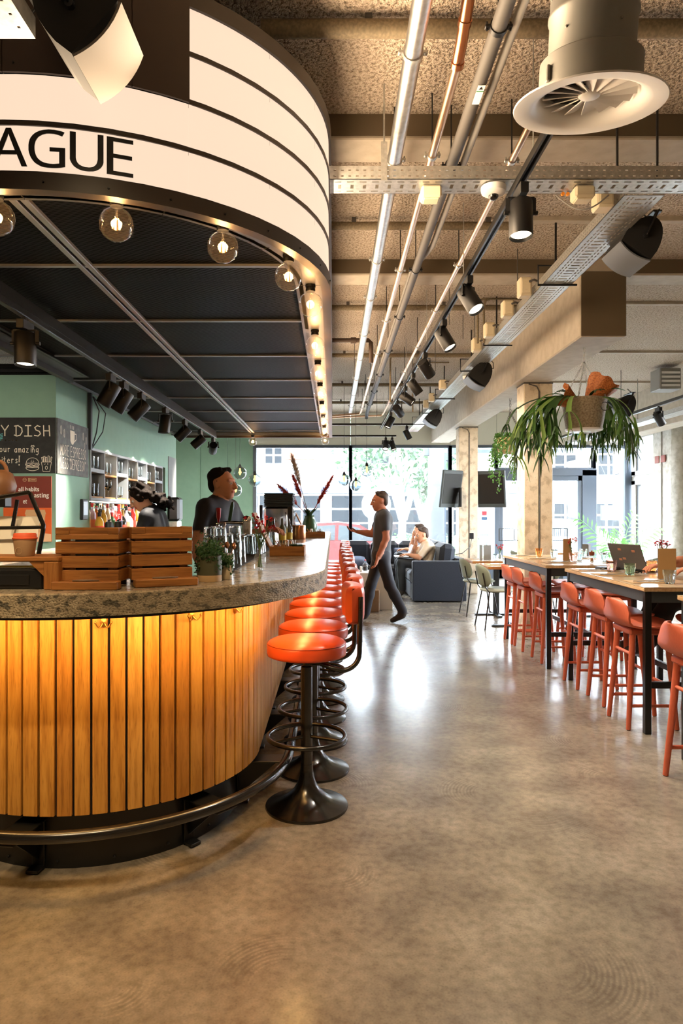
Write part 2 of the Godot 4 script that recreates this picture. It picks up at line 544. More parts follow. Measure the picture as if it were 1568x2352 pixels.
	M.dark_pipe = mt(c8(84, 80, 76), 0.65)
	M.brown_pipe = tri(mt(w, 0.7), Vector3(2, 2, 2))
	M.brown_pipe.albedo_texture = ctex(noise(73, 0.05, 3), [[0.0, c8(104, 92, 72)], [1.0, c8(146, 132, 106)]])
	M.frame = mt(c8(74, 84, 96), 0.45)
	M.frame_dark = mt(c8(52, 58, 62), 0.45)
	M.ivory = mt(c8(222, 208, 176), 0.5)
	M.white = mt(c8(235, 233, 228), 0.5)
	M.white_gloss = mt(c8(236, 236, 236), 0.25)
	# sign soffit: brushed dark steel
	M.soffit = mt(c8(84, 84, 88), 0.38, 0.6)
	# expanded metal sheet: small slits, finer than one can pick apart
	var sl := PackedByteArray(); sl.resize(256 * 256)
	for y in 256:
		for x in 256:
			var row := y / 32
			var u := fposmod(x + (32.0 if row % 2 else 0.0), 64.0) / 64.0 - 0.5
			var q := (y % 32) / 32.0 - 0.5
			sl[y * 256 + x] = 0 if absf(u) * 1.15 + absf(q) * 1.1 < 0.43 else int(140 + 90 * clampf(q + 0.5, 0, 1))
	var me := mt(w, 0.6)
	me.metallic_specular = 0.15
	me.albedo_texture = ctex(sl, [[0.0, c8(3, 3, 3)], [0.4, c8(9, 9, 9)], [1.0, c8(24, 23, 23)]], PackedByteArray(), [], 256)
	tri(me, Vector3(7.0, 7.0, 9.0))
	bump(me, gtex(sl, 0.0, 1.0, 256), 0.6)
	M.mesh = me
	# leather and cloth
	M.leather = tri(mt(c8(206, 78, 40), 0.32), Vector3(6, 6, 6))
	bump(M.leather, gtex(noise(81, 0.08, 3, FastNoiseLite.TYPE_CELLULAR), 0.4, 1.0), 0.03)
	M.leather_seam = mt(c8(150, 48, 20), 0.5)
	M.coral = tri(mt(w, 0.45), Vector3(5.0, 0.5, 5.0))
	M.coral.albedo_texture = ctex(wb, [[0.0, c8(190, 92, 64)], [1.0, c8(208, 108, 78)]])
	M.navy = tri(mt(w, 0.9), Vector3(3, 3, 3))
	M.navy.albedo_texture = ctex(noise(82, 0.05, 4), [[0.0, c8(22, 26, 36)], [1.0, c8(38, 44, 56)]])
	M.navy.rim_enabled = true; M.navy.rim = 0.2
	M.blue_cloth = mt(c8(86, 98, 124), 0.9)
	M.sage = mt(c8(122, 128, 110), 0.75)
	M.sage_cloth = mt(c8(150, 156, 144), 0.9)
	# plants
	for g in [["leaf", c8(62, 104, 38)], ["leaf_dark", c8(38, 72, 32)], ["leaf_pale", c8(126, 160, 84)], ["leaf_fresh", c8(104, 166, 84)], ["leaf_tree", c8(36, 56, 34)]]:
		M[g[0]] = mt(g[1], 0.5)
		M[g[0]].backlight_enabled = true; M[g[0]].backlight = g[1] * 0.9
	M.frond_brown = tri(mt(w, 0.6), Vector3(6, 6, 6))
	M.frond_brown.albedo_texture = ctex(noise(91, 0.02, 4), [[0.0, c8(120, 62, 24)], [0.5, c8(176, 100, 44)], [1.0, c8(206, 138, 76)]])
	M.frond_brown.backlight_enabled = true; M.frond_brown.backlight = c8(120, 70, 30)
	M.stem = mt(c8(86, 110, 52), 0.7)
	M.red_flower = mt(c8(178, 34, 46), 0.7)
	M.coral_flower = mt(c8(206, 84, 62), 0.7)
	M.pampas = mt(c8(176, 156, 130), 0.95)
	M.red_grass = mt(c8(186, 66, 52), 0.95)
	M.zinc = tri(mt(w, 0.6, 0.25), Vector3(3, 3, 3))
	M.zinc.albedo_texture = ctex(noise(92, 0.03, 5), [[0.0, c8(112, 98, 80)], [0.5, c8(158, 144, 122)], [1.0, c8(186, 174, 152)]])
	# small wares
	for g in [["solid", c8(244, 248, 248), 0.0], ["tumbler", c8(232, 242, 244), 0.02], ["tumbler_green", c8(222, 246, 232), 0.02], ["tumbler_rose", c8(253, 226, 218), 0.02], ["tumbler_amber", c8(255, 208, 160), 0.03]]:
		M[g[0]] = glass(g[1], g[2], 0.02)
		M[g[0]].refraction_enabled = true; M[g[0]].refraction_scale = 0.05
	M.clear = glass(c8(240, 244, 246), 0.035, 0.02)
	M.smoke = glass(c8(206, 212, 212), 0.0, 0.02)
	M.smoke.refraction_enabled = true; M.smoke.refraction_scale = 0.05
	M.bulb_glass = glass(c8(150, 140, 128), 0.012, 0.02)
	M.pane = glass(c8(235, 245, 245), 0.03, 0.01)
	M.kraft = mt(c8(176, 142, 96), 0.8)
	M.paper = mt(c8(238, 234, 224), 0.85)
	M.grey_card = mt(c8(120, 120, 118), 0.8)
	M.cup = mt(c8(178, 140, 104), 0.7)
	M.cup_lid = mt(c8(226, 96, 58), 0.6)
	M.olive_pot = mt(c8(84, 84, 62), 0.55)
	M.beige_pot = mt(c8(194, 178, 150), 0.7)
	M.tan = mt(c8(196, 164, 120), 0.7)
	M.laptop = mt(c8(84, 84, 86), 0.45)
	M.silver = mt(c8(190, 192, 194), 0.35, 0.8)
	M.skin_red = mt(c8(190, 120, 90), 0.6)
	M.body = mt(w, 0.75)
	M.body.vertex_color_use_as_albedo = true
	M.hair = mt(c8(26, 20, 17), 0.85)
	M.hair.metallic_specular = 0.25
	M.hair_brown = mt(c8(60, 44, 34), 0.65)
	M.filament = glow(Color(1.0, 0.70, 0.34), 14.0)
	M.filament_pale = glow(Color(1.0, 0.78, 0.42), 4.0)
	M.sign_face = glow(Color(1.0, 0.88, 0.77), 0.76)
	M.led = glow(Color(1.0, 0.80, 0.5), 2.2)
	M.lens = glow(Color(1.0, 0.93, 0.80), 5.0)
	M.car_red = mt(c8(104, 18, 16), 0.5)
	M.car_white = mt(c8(170, 172, 176), 0.25)
	M.car_glass = mt(c8(40, 46, 48), 0.6)
	M.tyre = mt(c8(30, 30, 30), 0.8)
	M.facade = mt(c8(118, 116, 113), 0.9)
	M.brick = mt(c8(82, 46, 30), 0.9)
	M.fascia = mt(c8(52, 66, 82), 0.8)
	M.street = mt(c8(96, 96, 95), 0.95)
	M.pavement = mt(c8(118, 116, 113), 0.95)
	M.window_dark = mt(c8(26, 28, 30), 0.9)
	M.window_dark.metallic_specular = 0.1
	M.vinyl = mt(c8(248, 248, 248), 0.8)
	M.vinyl.backlight_enabled = true; M.vinyl.backlight = Color(1, 1, 1)
func _ready() -> void:
	# ---- camera, sky, exposure ----
	var cam := Camera3D.new()
	cam.name = "camera"
	add_child(cam)
	cam.projection = Camera3D.PROJECTION_FRUSTUM
	cam.near = 0.1; cam.far = 200.0
	cam.size = 0.1 * 2352.0 / FOC
	cam.frustum_offset = Vector2(20.0, 2.0) * 0.1 / FOC
	cam.position = Vector3(0, EYE, 0)
	var sm := ProceduralSkyMaterial.new()
	sm.sky_top_color = Color(0.86, 0.93, 1.0); sm.sky_horizon_color = Color(1, 1, 1)
	sm.ground_bottom_color = Color(0.6, 0.6, 0.58); sm.ground_horizon_color = Color(0.9, 0.9, 0.9)
	sm.sky_energy_multiplier = 5.5; sm.ground_energy_multiplier = 1.0
	var sky := Sky.new()
	sky.sky_material = sm
	var env := Environment.new()
	env.background_mode = Environment.BG_SKY
	env.sky = sky
	env.tonemap_mode = Environment.TONE_MAPPER_LINEAR
	env.tonemap_exposure = 1.3
	env.sdfgi_enabled = true; env.ssao_enabled = true; env.ssil_enabled = true
	var we := WorldEnvironment.new()
	we.name = "surroundings"
	we.environment = env
	add_child(we)
	# ---- the sign's own light: panels of the same size just in front of its lit faces ----
	var warm := Color(1.0, 0.87, 0.71)
	for deg in [8, 30, 52, 76, 100, 124, 148]:
		var a := deg_to_rad(deg)
		var out := Vector3(cos(a), 0, sin(a))
		var tall := 0.62 if deg < 57 else 0.31
		area(BC + out * 1.05 + Vector3(0, 2.44 + tall * 0.5, 0), out, Vector2(0.38, tall), (1.7 if deg < 60 else 0.9) * tall / 0.62, warm, "sign_light")
	for k in 5:
		area(Vector3(0.005, 2.76, -3.9 - k * 1.15), Vector3.RIGHT, Vector2(1.1, 0.62), 1.5, warm, "sign_light")
	make_materials()
	# spotlights on a track above the camera that light the bar front
	var tk := MB.new()
	tk.bb(Vector3(-2.4, 3.36, -0.63), Vector3(1.2, 3.4, -0.67), 0.003)
	for x in [-2.2, 1.0]: tk.tube([Vector3(x, 3.38, -0.65), Vector3(x, 3.46, -0.65)], 0.005, 5)
	solo("lighting_track", "black lighting track over the space before the bar's rounded end", "track", tk, M.black_satin)
	for q in [[-1.35, Vector3(0.18, -1.53, -1.0)], [-0.55, Vector3(0.0, -1.5, -1.0)], [0.7, Vector3(-0.1, -1, 0.1)]]:
		var t := thing("track_spotlight", "black spotlight on the track before the bar's rounded end", "spotlight", Vector3(q[0], 3.365, -0.65), 0, "spotlights before the bar")
		lamp_head(t, q[1], 1.0)
		spot(t.position + Vector3(0, -0.14, 0) + q[1].normalized() * 0.13, q[1], 2.9, 36.0, Color(1.0, 0.87, 0.67), 0.04, "track_light")
	build_shell()
	build_facade()
	build_street()
	build_services()
	build_bar()
	build_sign()
	build_back_bar()
	build_bar_stools()
	build_tables()
	build_lounge()
	build_plants()
	build_counter_things()
	build_people()
func build_shell() -> void:
	var b := MB.new()
	b.bb(Vector3(-6.3, -0.2, 4.2), Vector3(6.4, 0, -14.35))
	solo("floor", "polished tan concrete floor with trowel marks and soft reflections", "floor", b, M.floor, Vector3.ZERO, 0, "", "structure")
	b = MB.new()
	b.bb(Vector3(-6.3, 3.45, 4.2), Vector3(6.4, 3.75, -14.35))
	solo("ceiling", "rough beige wood wool ceiling above the pipes and beams", "ceiling", b, M.ceiling, Vector3.ZERO, 0, "", "structure")
	for w in [["wall_left", "plain plaster side wall behind the green wall block", Vector3(-6.3, 0, 4.2), Vector3(-6.1, 3.45, -14.3)], ["wall_rear", "plain plaster wall behind the seating at the room's other end", Vector3(-6.1, 0, 4.0), Vector3(6.2, 3.45, 4.2)]]:
		b = MB.new()
		b.bb(w[2], w[3])
		solo(w[0], w[1], "wall", b, M.plaster, Vector3.ZERO, 0, "", "structure")
	# side wall with unseen windows, added past the high tables for more daylight
	var wr := thing("wall_right", "plain plaster side wall pierced by added unseen windows", "wall", Vector3.ZERO, 0, "", "structure")
	var zs := [4.2]
	for k in 2: zs += [-7.5 - k * 2.3, -9.3 - k * 2.3]
	zs.append(-12.1)
	for k in zs.size() - 1:
		b = MB.new()
		if k % 2 == 0: b.bb(Vector3(6.2, 0, zs[k]), Vector3(6.4, 3.45, zs[k + 1]))
		else:
			b.bb(Vector3(6.2, 0, zs[k]), Vector3(6.4, 0.7, zs[k + 1])); b.bb(Vector3(6.2, 2.8, zs[k]), Vector3(6.4, 3.45, zs[k + 1]))
		part("wall_piece", b, M.plaster, wr)
		if k % 2:
			var wn := thing("window_%d" % (8 + k / 2), "tall unseen window added to the side wall for daylight", "window", Vector3(6.3, 0, 0), 0, "added side wall windows", "structure")
			for q in [[Vector3(-0.04, 0.7, zs[k]), Vector3(0.04, 2.8, zs[k] - 0.06)], [Vector3(-0.04, 0.7, zs[k + 1] + 0.06), Vector3(0.04, 2.8, zs[k + 1])], [Vector3(-0.04, 2.74, zs[k]), Vector3(0.04, 2.8, zs[k + 1])], [Vector3(-0.04, 0.7, zs[k]), Vector3(0.04, 0.76, zs[k + 1])]]:
				b = MB.new(); b.bb(q[0], q[1], 0.004)
				part("frame_bar", b, M.frame, wn)
			b = MB.new(); b.bb(Vector3(-0.003, 0.76, zs[k] - 0.06), Vector3(0.003, 2.74, zs[k + 1] + 0.06))
			part("pane", b, M.pane, wn)
	# beams
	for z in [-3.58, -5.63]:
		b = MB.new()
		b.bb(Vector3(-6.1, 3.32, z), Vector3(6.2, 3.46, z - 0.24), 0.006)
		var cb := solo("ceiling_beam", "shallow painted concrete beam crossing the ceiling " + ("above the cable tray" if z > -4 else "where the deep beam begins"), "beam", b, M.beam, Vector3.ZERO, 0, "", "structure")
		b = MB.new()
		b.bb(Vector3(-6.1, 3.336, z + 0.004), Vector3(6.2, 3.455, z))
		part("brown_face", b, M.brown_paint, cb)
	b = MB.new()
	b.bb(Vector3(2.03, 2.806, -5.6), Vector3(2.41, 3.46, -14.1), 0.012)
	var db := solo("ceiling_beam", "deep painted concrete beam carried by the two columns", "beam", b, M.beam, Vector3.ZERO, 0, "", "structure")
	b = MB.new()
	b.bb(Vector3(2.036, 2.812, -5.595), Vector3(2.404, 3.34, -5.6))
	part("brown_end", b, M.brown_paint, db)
	b = MB.new()
	b.bb(Vector3(5.3, 2.75, -4.0), Vector3(5.62, 3.46, -14.1), 0.012)
	solo("ceiling_beam", "deep grey beam along the side windows", "beam", b, M.beam, Vector3.ZERO, 0, "", "structure")
	# columns with a conduit groove
	for k in 2:
		var d := [7.56, 11.45][k] as float
		var t := thing("column", ["patched bare concrete column between the high table and the small tables", "patched bare concrete column behind the dark sofa"][k], "column", Vector3(2.276, 0, -d - 0.15), 0, "", "structure")
		b = MB.new()
		for q in [[-0.159, 0.005], [0.015, 0.159]]:
			b.bb(Vector3(q[0], 0, -0.145), Vector3(q[1], 2.81, 0.15), 0.008)
		b.bb(Vector3(0.004, 0, -0.14), Vector3(0.016, 2.81, 0.138))
		part("shaft", b, M.column, t)
		b = MB.new()
		b.tube([Vector3(0.01, 0.3, 0.152), Vector3(0.01, 2.7, 0.152), Vector3(-0.02, 2.76, 0.156), Vector3(-0.11, 2.785, 0.16)], 0.007, 6)
		part("conduit", b, M.dark_pipe, t)
		b = MB.new()
		b.bb(Vector3(-0.162, 2.79, -0.15), Vector3(0.162, 2.806, 0.156))
		part("bearing_strip", b, M.dark_pipe, t)
	# pillar in the side wall, grey concrete
	var t := thing("column", "grey weathered concrete pillar between the side windows", "column", Vector3(6.1, 0, -12.45), 0, "", "structure")
	b = MB.new()
	b.bb(Vector3(-0.12, 0, -0.32), Vector3(0.12, 3.45, 0.0), 0.01)
	b.bb(Vector3(-0.10, 0, 0.0), Vector3(0.12, 3.45, 0.35), 0.01)
	part("shaft", b, M.column_grey, t)
	b = MB.new()
	b.tube([Vector3(-0.115, 0.4, 0.01), Vector3(-0.115, 3.4, 0.01)], 0.008, 6)
	part("conduit", b, M.grey_pipe, t)
	for z in [-0.13, 0.1]:
		b = MB.new()
		b.bx(Vector3(-0.128, 2.34, z), Vector3(0.016, 0.13, 0.16), 0.004)
		part("socket_plate", b, mt(c8(140, 62, 44), 0.5), t)
	# green wall block behind the bar
	wall_green()

func wall_green() -> void:
	var t := thing("wall_green", "sage green wall block with the bottle niche behind the bar", "wall", Vector3.ZERO, 0, "", "structure")
	var x := -2.205
	var top := 2.46
	# front face and side face around the niche (d 6.19 .. 8.98, y 0.95 .. 1.955)
	var parts := [
		[Vector3(-6.1, 0, -5.44), Vector3(x, top, -5.6)],
		[Vector3(x - 0.16, 0, -5.6), Vector3(x, top, -6.19)],
		[Vector3(x - 0.16, 1.955, -6.19), Vector3(x, top, -8.98)],
		[Vector3(x - 0.16, 0, -6.19), Vector3(x, 0.95, -8.98)],
		[Vector3(x - 0.16, 0, -8.98), Vector3(x, top, -9.6)],
		[Vector3(-6.1, 0, -9.45), Vector3(x - 0.16, top, -9.6)]]
	for q in parts:
		var b := MB.new()
		b.bb(q[0], q[1])
		part("panel", b, M.green, t)
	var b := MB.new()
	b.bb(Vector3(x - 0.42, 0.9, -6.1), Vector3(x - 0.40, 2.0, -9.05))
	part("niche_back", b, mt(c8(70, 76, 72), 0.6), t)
	b = MB.new()
	b.bb(Vector3(-6.1, top, -5.45), Vector3(x + 0.01, top + 0.05, -9.6))
	part("head_panel", b, M.black_rough, t)

# rows of slots punched into a sheet: bands are [from, to] (solid) or [from, to, period, slot]
func punched(b: MB, o: Vector3, u: Vector3, v: Vector3, th: Vector3, bands: Array) -> void:
	var len := u.length()
	var ud := u / len
	for q in bands:
		var c0: Vector3 = v * q[0]
		var c1: Vector3 = v * q[1]
		if q.size() == 2:
			b.bb(o + c0, o + u + c1 + th)
			continue
		var k := 0
		while k * q[2] < len:
			var s: float = k * q[2]
			b.bb(o + ud * s + c0, o + ud * minf(s + q[2] - q[3], len) + c1 + th)
			k += 1

func build_facade() -> void:
	var z := -14.2
	# solid parts: green wall to the left, olive band over the windows
	var t := thing("wall_facade", "street wall with sage green boarding and an olive band above the windows", "wall", Vector3.ZERO, 0, "", "structure")
	var b := MB.new()
	for k in 8:
		b = MB.new()
		var x0 := -1.62 - (k + 1) * 0.565
		b.bb(Vector3(x0 + 0.004, 0, z + 0.02), Vector3(x0 + 0.561, 3.45, z - 0.12), 0.004)
		part("board", b, M.green, t)
	var xs := [-1.62, 0.37, 2.44, 3.4, 5.43, 6.2]
	for k in 5:
		b = MB.new()
		b.bb(Vector3(xs[k] + 0.004, 2.76, z + 0.02), Vector3(xs[k + 1] - 0.004, 3.45, z - 0.12), 0.004)
		part("band_panel", b, M.olive, t)
	for k in 3:
		b = MB.new()
		b.bb(Vector3(xs[k], 0, z), Vector3(xs[k + 1], 0.32, z - 0.12))
		part("sill_panel", b, M.frame, t)
	# windows: frame bars and panes
	var wins := [["window_1", -1.62, 0.37, 0.32, 2.76, [], "wide shop window behind the coffee machine and dried grasses"], ["window_2", 0.37, 2.44, 0.32, 2.76, [], "wide shop window with big white letters behind the sofa"], ["window_3", 2.44, 3.4, 0.32, 2.76, [], "narrow shop window between the column and the street door"], ["window_4", 3.4, 5.43, 2.25, 2.76, [4.9], "transom window above the street door"], ["window_5", 5.43, 6.1, 0.1, 2.76, [], "tall corner window behind the palm"]]
	for w in wins:
		var n := thing(w[0], w[6], "window", Vector3.ZERO, 0, "", "structure")
		var x0: float = w[1]
		var x1: float = w[2]
		var f := 0.035
		for q in [[Vector3(x0 - f, w[3], z + 0.03), Vector3(x0 + f, w[4], z - 0.08)], [Vector3(x1 - f, w[3], z + 0.03), Vector3(x1 + f, w[4], z - 0.08)], [Vector3(x0, w[4] - 0.05, z + 0.03), Vector3(x1, w[4] + 0.01, z - 0.08)], [Vector3(x0, w[3] - 0.01, z + 0.03), Vector3(x1, w[3] + 0.05, z - 0.08)]]:
			b = MB.new(); b.bb(q[0], q[1], 0.004)
			part("frame_bar", b, M.frame, n)
		b = MB.new()
		b.bb(Vector3(x0 + f, w[3] + 0.05, z - 0.02), Vector3(x1 - f, w[4] - 0.05, z - 0.026))
		part("pane", b, M.pane, n)
	# street door: two leaves in a heavy frame
	var n := thing("door_1", "blue grey glazed double street door with wide frame", "door", Vector3.ZERO, 0, "", "structure")
	for q in [[3.36, 3.45, 0.0, 2.25], [5.17, 5.47, 0.0, 2.25], [3.36, 5.47, 2.13, 2.28]]:
		b = MB.new(); b.bb(Vector3(q[0], q[2], z + 0.05), Vector3(q[1], q[3], z - 0.09), 0.005)
		part("frame_bar", b, M.frame, n)
	for lf in [[3.45, 4.31], [4.31, 5.17]]:
		var leaf := Node3D.new()
		leaf.name = "door_leaf"
		n.add_child(leaf, true)
		for q in [[lf[0], lf[0] + 0.08, 0.0, 2.13], [lf[1] - 0.08, lf[1], 0.0, 2.13], [lf[0], lf[1], 0.0, 0.2], [lf[0], lf[1], 2.03, 2.13]]:
			b = MB.new(); b.bb(Vector3(q[0], q[2], z + 0.03), Vector3(q[1], q[3], z - 0.05), 0.004)
			part("leaf_frame", b, M.frame, leaf)
		b = MB.new(); b.bb(Vector3(lf[0] + 0.08, 0.2, z), Vector3(lf[1] - 0.08, 2.03, z - 0.006))
		part("pane", b, M.pane, leaf)
	# corner post and the side windows
	b = MB.new(); b.bb(Vector3(6.05, 0, z + 0.06), Vector3(6.2, 3.45, z - 0.1), 0.006)
	solo("trim_1", "blue grey steel corner post where the two window walls meet", "post", b, M.frame, Vector3.ZERO, 0, "", "structure")
	for w in [["window_6", 2.12, 2.95, "small upper side window next to the corner post"], ["window_7", 0.1, 2.02, "tall lower side window next to the corner post"]]:
		var s := thing(w[0], w[3], "window", Vector3.ZERO, 0, "", "structure")
		for q in [[-14.1, -13.92], [-13.1, -12.8]]:
			b = MB.new(); b.bb(Vector3(6.16, w[1], q[0]), Vector3(6.3, w[2], q[1]), 0.006)
			part("frame_bar", b, M.white_paint, s)
		for y in [w[1], w[2] - 0.09]:
			b = MB.new(); b.bb(Vector3(6.16, y, -14.1), Vector3(6.3, y + 0.09, -12.8), 0.006)
			part("frame_bar", b, M.white_paint, s)
		for q in [[-13.92, -13.86], [-13.16, -13.1]]:
			b = MB.new(); b.bb(Vector3(6.19, w[1] + 0.09, q[0]), Vector3(6.26, w[2] - 0.09, q[1]), 0.004)
			part("sash_bar", b, M.frame_dark, s)
		b = MB.new(); b.bb(Vector3(6.22, w[1] + 0.09, -13.86), Vector3(6.226, w[2] - 0.09, -13.16))
		part("pane", b, M.pane, s)
	t = thing("wall_corner", "white painted wall pieces around the side windows", "wall", Vector3.ZERO, 0, "", "structure")
	for q in [[Vector3(6.2, 2.95, -12.1), Vector3(6.4, 3.45, -14.3)], [Vector3(6.2, 2.02, -12.8), Vector3(6.4, 2.12, -14.3)], [Vector3(6.2, 0, -12.1), Vector3(6.4, 3.45, -12.8)], [Vector3(6.2, 0, -12.8), Vector3(6.4, 0.1, -14.3)]]:
		b = MB.new(); b.bb(q[0], q[1])
		part("wall_piece", b, M.white_paint, t)
	# white letters on the glass, laid out to be read from the street
	var fnt := SystemFont.new()
	fnt.font_names = PackedStringArray(["Droid Sans"]); fnt.font_weight = 800
	for q in [["W", 949.0, 1158.0, 0.62, "big white vinyl letter W stuck on the shop window"], ["o", 864.0, 1160.0, 0.88, "big white vinyl letter o stuck on the shop window"]]:
		var tm := TextMesh.new()
		tm.text = q[0]; tm.font = fnt; tm.font_size = 96; tm.depth = 0.004
		tm.pixel_size = q[3] / 70.0
		var o := solo("window_letter", q[4], "lettering", tm, M.vinyl, W(q[1], q[2], 14.16), PI)
		var bb := tm.get_aabb()
		o.scale = Vector3(0.98 / bb.size.x if q[0] == "W" else 0.6 / bb.size.x, (0.66 if q[0] == "W" else 0.6) / bb.size.y, 1)
		o.position -= o.basis * bb.get_center()
		o.position.z = -14.185

func build_street() -> void:
	var b := MB.new()
	b.bb(Vector3(-40, -0.3, -14.35), Vector3(40, -0.08, -17.0))
	solo("pavement", "pale paved footway outside the shop windows", "pavement", b, M.pavement, Vector3.ZERO, 0, "", "structure")
	b = MB.new()
	b.bb(Vector3(-40, -0.4, -17.0), Vector3(40, -0.2, -60))
	solo("street", "pale asphalt street outside", "street", b, M.street, Vector3.ZERO, 0, "", "structure")
	# house across the street
	var t := thing("street_house", "pale rendered house across the street with blue shop fascia", "building", Vector3(0, -0.2, -30))
	b = MB.new(); b.bb(Vector3(-18, 0, 0), Vector3(20, 5.4, -6))
	part("wall", b, M.facade, t)
	b = MB.new(); b.bb(Vector3(-4.2, 2.42, 0.15), Vector3(9.5, 2.72, 0))
	part("fascia", b, M.fascia, t)
	b = MB.new(); b.bb(Vector3(-2.1, 3.9, 0.08), Vector3(-0.8, 4.5, 0))
	part("brick_panel", b, M.brick, t)
	for q in [[-4.0, -2.5, 0.5, 2.35], [-2.2, -0.5, 0.5, 2.35], [-0.1, 1.6, 0.5, 2.35], [2.0, 3.9, 0.5, 2.35], [4.3, 6.2, 0.5, 2.35], [9.6, 10.8, 0.4, 2.0], [11.4, 12.6, 0.4, 2.0], [-3.0, -2.2, 3.7, 4.9], [9.7, 10.7, 3.2, 4.6], [11.6, 12.6, 3.2, 4.6], [1.5, 2.5, 3.7, 4.9], [4.6, 5.6, 3.7, 4.9]]:
		b = MB.new(); b.bb(Vector3(q[0], q[2], 0.05), Vector3(q[1], q[3], 0), 0.01)
		var wn := part("window", b, M.facade, t)
		b = MB.new()
		var nx := 2
		for i in nx:
			for j in 3:
				var w: float = (q[1] - q[0]) / nx
				var h: float = (q[3] - q[2]) / 3.0
				b.bb(Vector3(q[0] + i * w + 0.05, q[2] + j * h + 0.04, 0.06), Vector3(q[0] + (i + 1) * w - 0.05, q[2] + (j + 1) * h - 0.04, 0.05))
		part("pane", b, M.window_dark, wn)
	# pale stone post of the arcade outside
	b = MB.new(); b.bb(Vector3(2.24, -0.08, -15.8), Vector3(2.58, 4.2, -16.1), 0.01)
	solo("arcade_post", "pale smooth stone post standing outside the lettered window", "post", b, mt(c8(84, 86, 87), 0.9))
	b = MB.new(); b.bx(Vector3(2.18, 2.79, -15.95), Vector3(0.13, 0.2, 0.12), 0.01)
	solo("outdoor_speaker", "small dark speaker box fixed to the stone post outside", "speaker", b, M.frame_dark)
	# tree and hedge
	tree()
	hedge()
	car("red hatchback parked behind the navy sofa's window", M.car_red, Vector3(0.35, -0.2, -18.2), 0.0, 1.0)
	car("white car parked outside between the two columns", M.car_white, Vector3(6.6, -0.2, -19.6), 0.0, 1.06)
	car("white car parked outside the street door", M.car_white, Vector3(11.4, -0.2, -20.6), 0.0, 1.06)
	# projecting sign board by the corner window
	b = MB.new(); b.bx(W(1405, 1178, 15.2), Vector3(0.50, 0.33, 0.05), 0.01)
	var sg := solo("hanging_sign", "dark blank sign board hanging outside the corner window", "sign", b, M.frame_dark)
	b = MB.new(); b.tube([W(1388, 1162, 15.2), W(1389, 1090, 15.2), Vector3(5.75, 2.9, -15.2)], 0.006, 5)
	part("wire", b, M.frame_dark, sg)
	var a := thing("awning_roof", "striped white canopy roof seen through the door transom", "awning", Vector3(4.1, 2.85, -15.2))
	for k in 9:
		b = MB.new(); b.box(Transform3D(Basis(Vector3.RIGHT, 0.18), Vector3(-1.2 + k * 0.32, 0, 0)), Vector3(0.2, 0.03, 1.4), 0.004)
		part("slat", b, M.white, a)
	b = MB.new(); b.bb(Vector3(-1.6, 0.05, 0.75), Vector3(1.7, 0.16, 0.65)); b.bb(Vector3(-1.6, -0.1, -0.75), Vector3(1.7, 0.0, -0.65)); b.bb(Vector3(-1.55, -2.93, -0.72), Vector3(-1.47, 0, -0.66)); b.bb(Vector3(1.57, -2.93, -0.72), Vector3(1.65, 0, -0.66))
	part("beam", b, M.frame, a)

func tree() -> void:
	var t := thing("street_tree", "light green leafy tree standing beyond the lettered window", "tree", Vector3(2.1, -0.2, -21.0))
	var b := MB.new()
	b.tube([Vector3(0, 0, 0), Vector3(0.05, 1.6, 0), Vector3(-0.1, 3.2, 0.1), Vector3(0.0, 4.6, 0)], [0.13, 0.11, 0.08, 0.03], 8)
	for k in 6:
		var a := k * 1.1
		b.tube([Vector3(0, 2.0 + k * 0.35, 0), Vector3(cos(a) * 0.7, 2.7 + k * 0.35, sin(a) * 0.7), Vector3(cos(a) * 1.4, 3.0 + k * 0.3, sin(a) * 1.4)], [0.05, 0.035, 0.015], 6)
	part("trunk", b, mt(c8(120, 110, 96), 0.9), t)
	rng.seed = 5
	part("foliage", leaf_cloud(2600, [[Vector3(0, 3.4, 0), 1.5], [Vector3(-1.2, 3.6, 0), 1.0], [Vector3(1.2, 3.2, 0.2), 1.0], [Vector3(0.3, 4.4, 0), 1.3], [Vector3(0.9, 2.4, 0.3), 0.6]], 0.10), M.leaf_tree, t, Vector3.ZERO, "stuff")

func leaf_cloud(count: int, balls: Array, size: float) -> MB:
	var b := MB.new()
	for i in count:
		var q: Array = balls[rng.randi() % balls.size()]
		var dir := Vector3(rng.randfn(), rng.randfn(), rng.randfn()).normalized()
		var p: Vector3 = q[0] + dir * q[1] * pow(rng.randf(), 0.45)
		var bs := Basis(Vector3(rng.randfn(), rng.randfn(), rng.randfn()).normalized(), rng.randf() * TAU)
		var s := size * rng.randf_range(0.6, 1.3)
		var n := bs.z
		b.quad(p - bs.x * s * 0.5, p - bs.y * s, p + bs.x * s * 0.5, p + bs.y * s, n)
	return b

func hedge() -> void:
	var t := thing("street_hedge", "clipped light green hedge across the street", "hedge", Vector3(2.9, -0.2, -21.6))
	rng.seed = 8
	var balls := []
	for k in 14: balls.append([Vector3(-1.9 + k * 0.36, 0.55, 0), 0.42])
	part("foliage", leaf_cloud(2200, balls, 0.06), M.leaf_tree, t, Vector3.ZERO, "stuff")
	var b := MB.new()
	b.bb(Vector3(-2.1, 0, -0.3), Vector3(3.0, 0.7, 0.3), 0.1)
	part("inner_mass", b, M.leaf_pale, t)

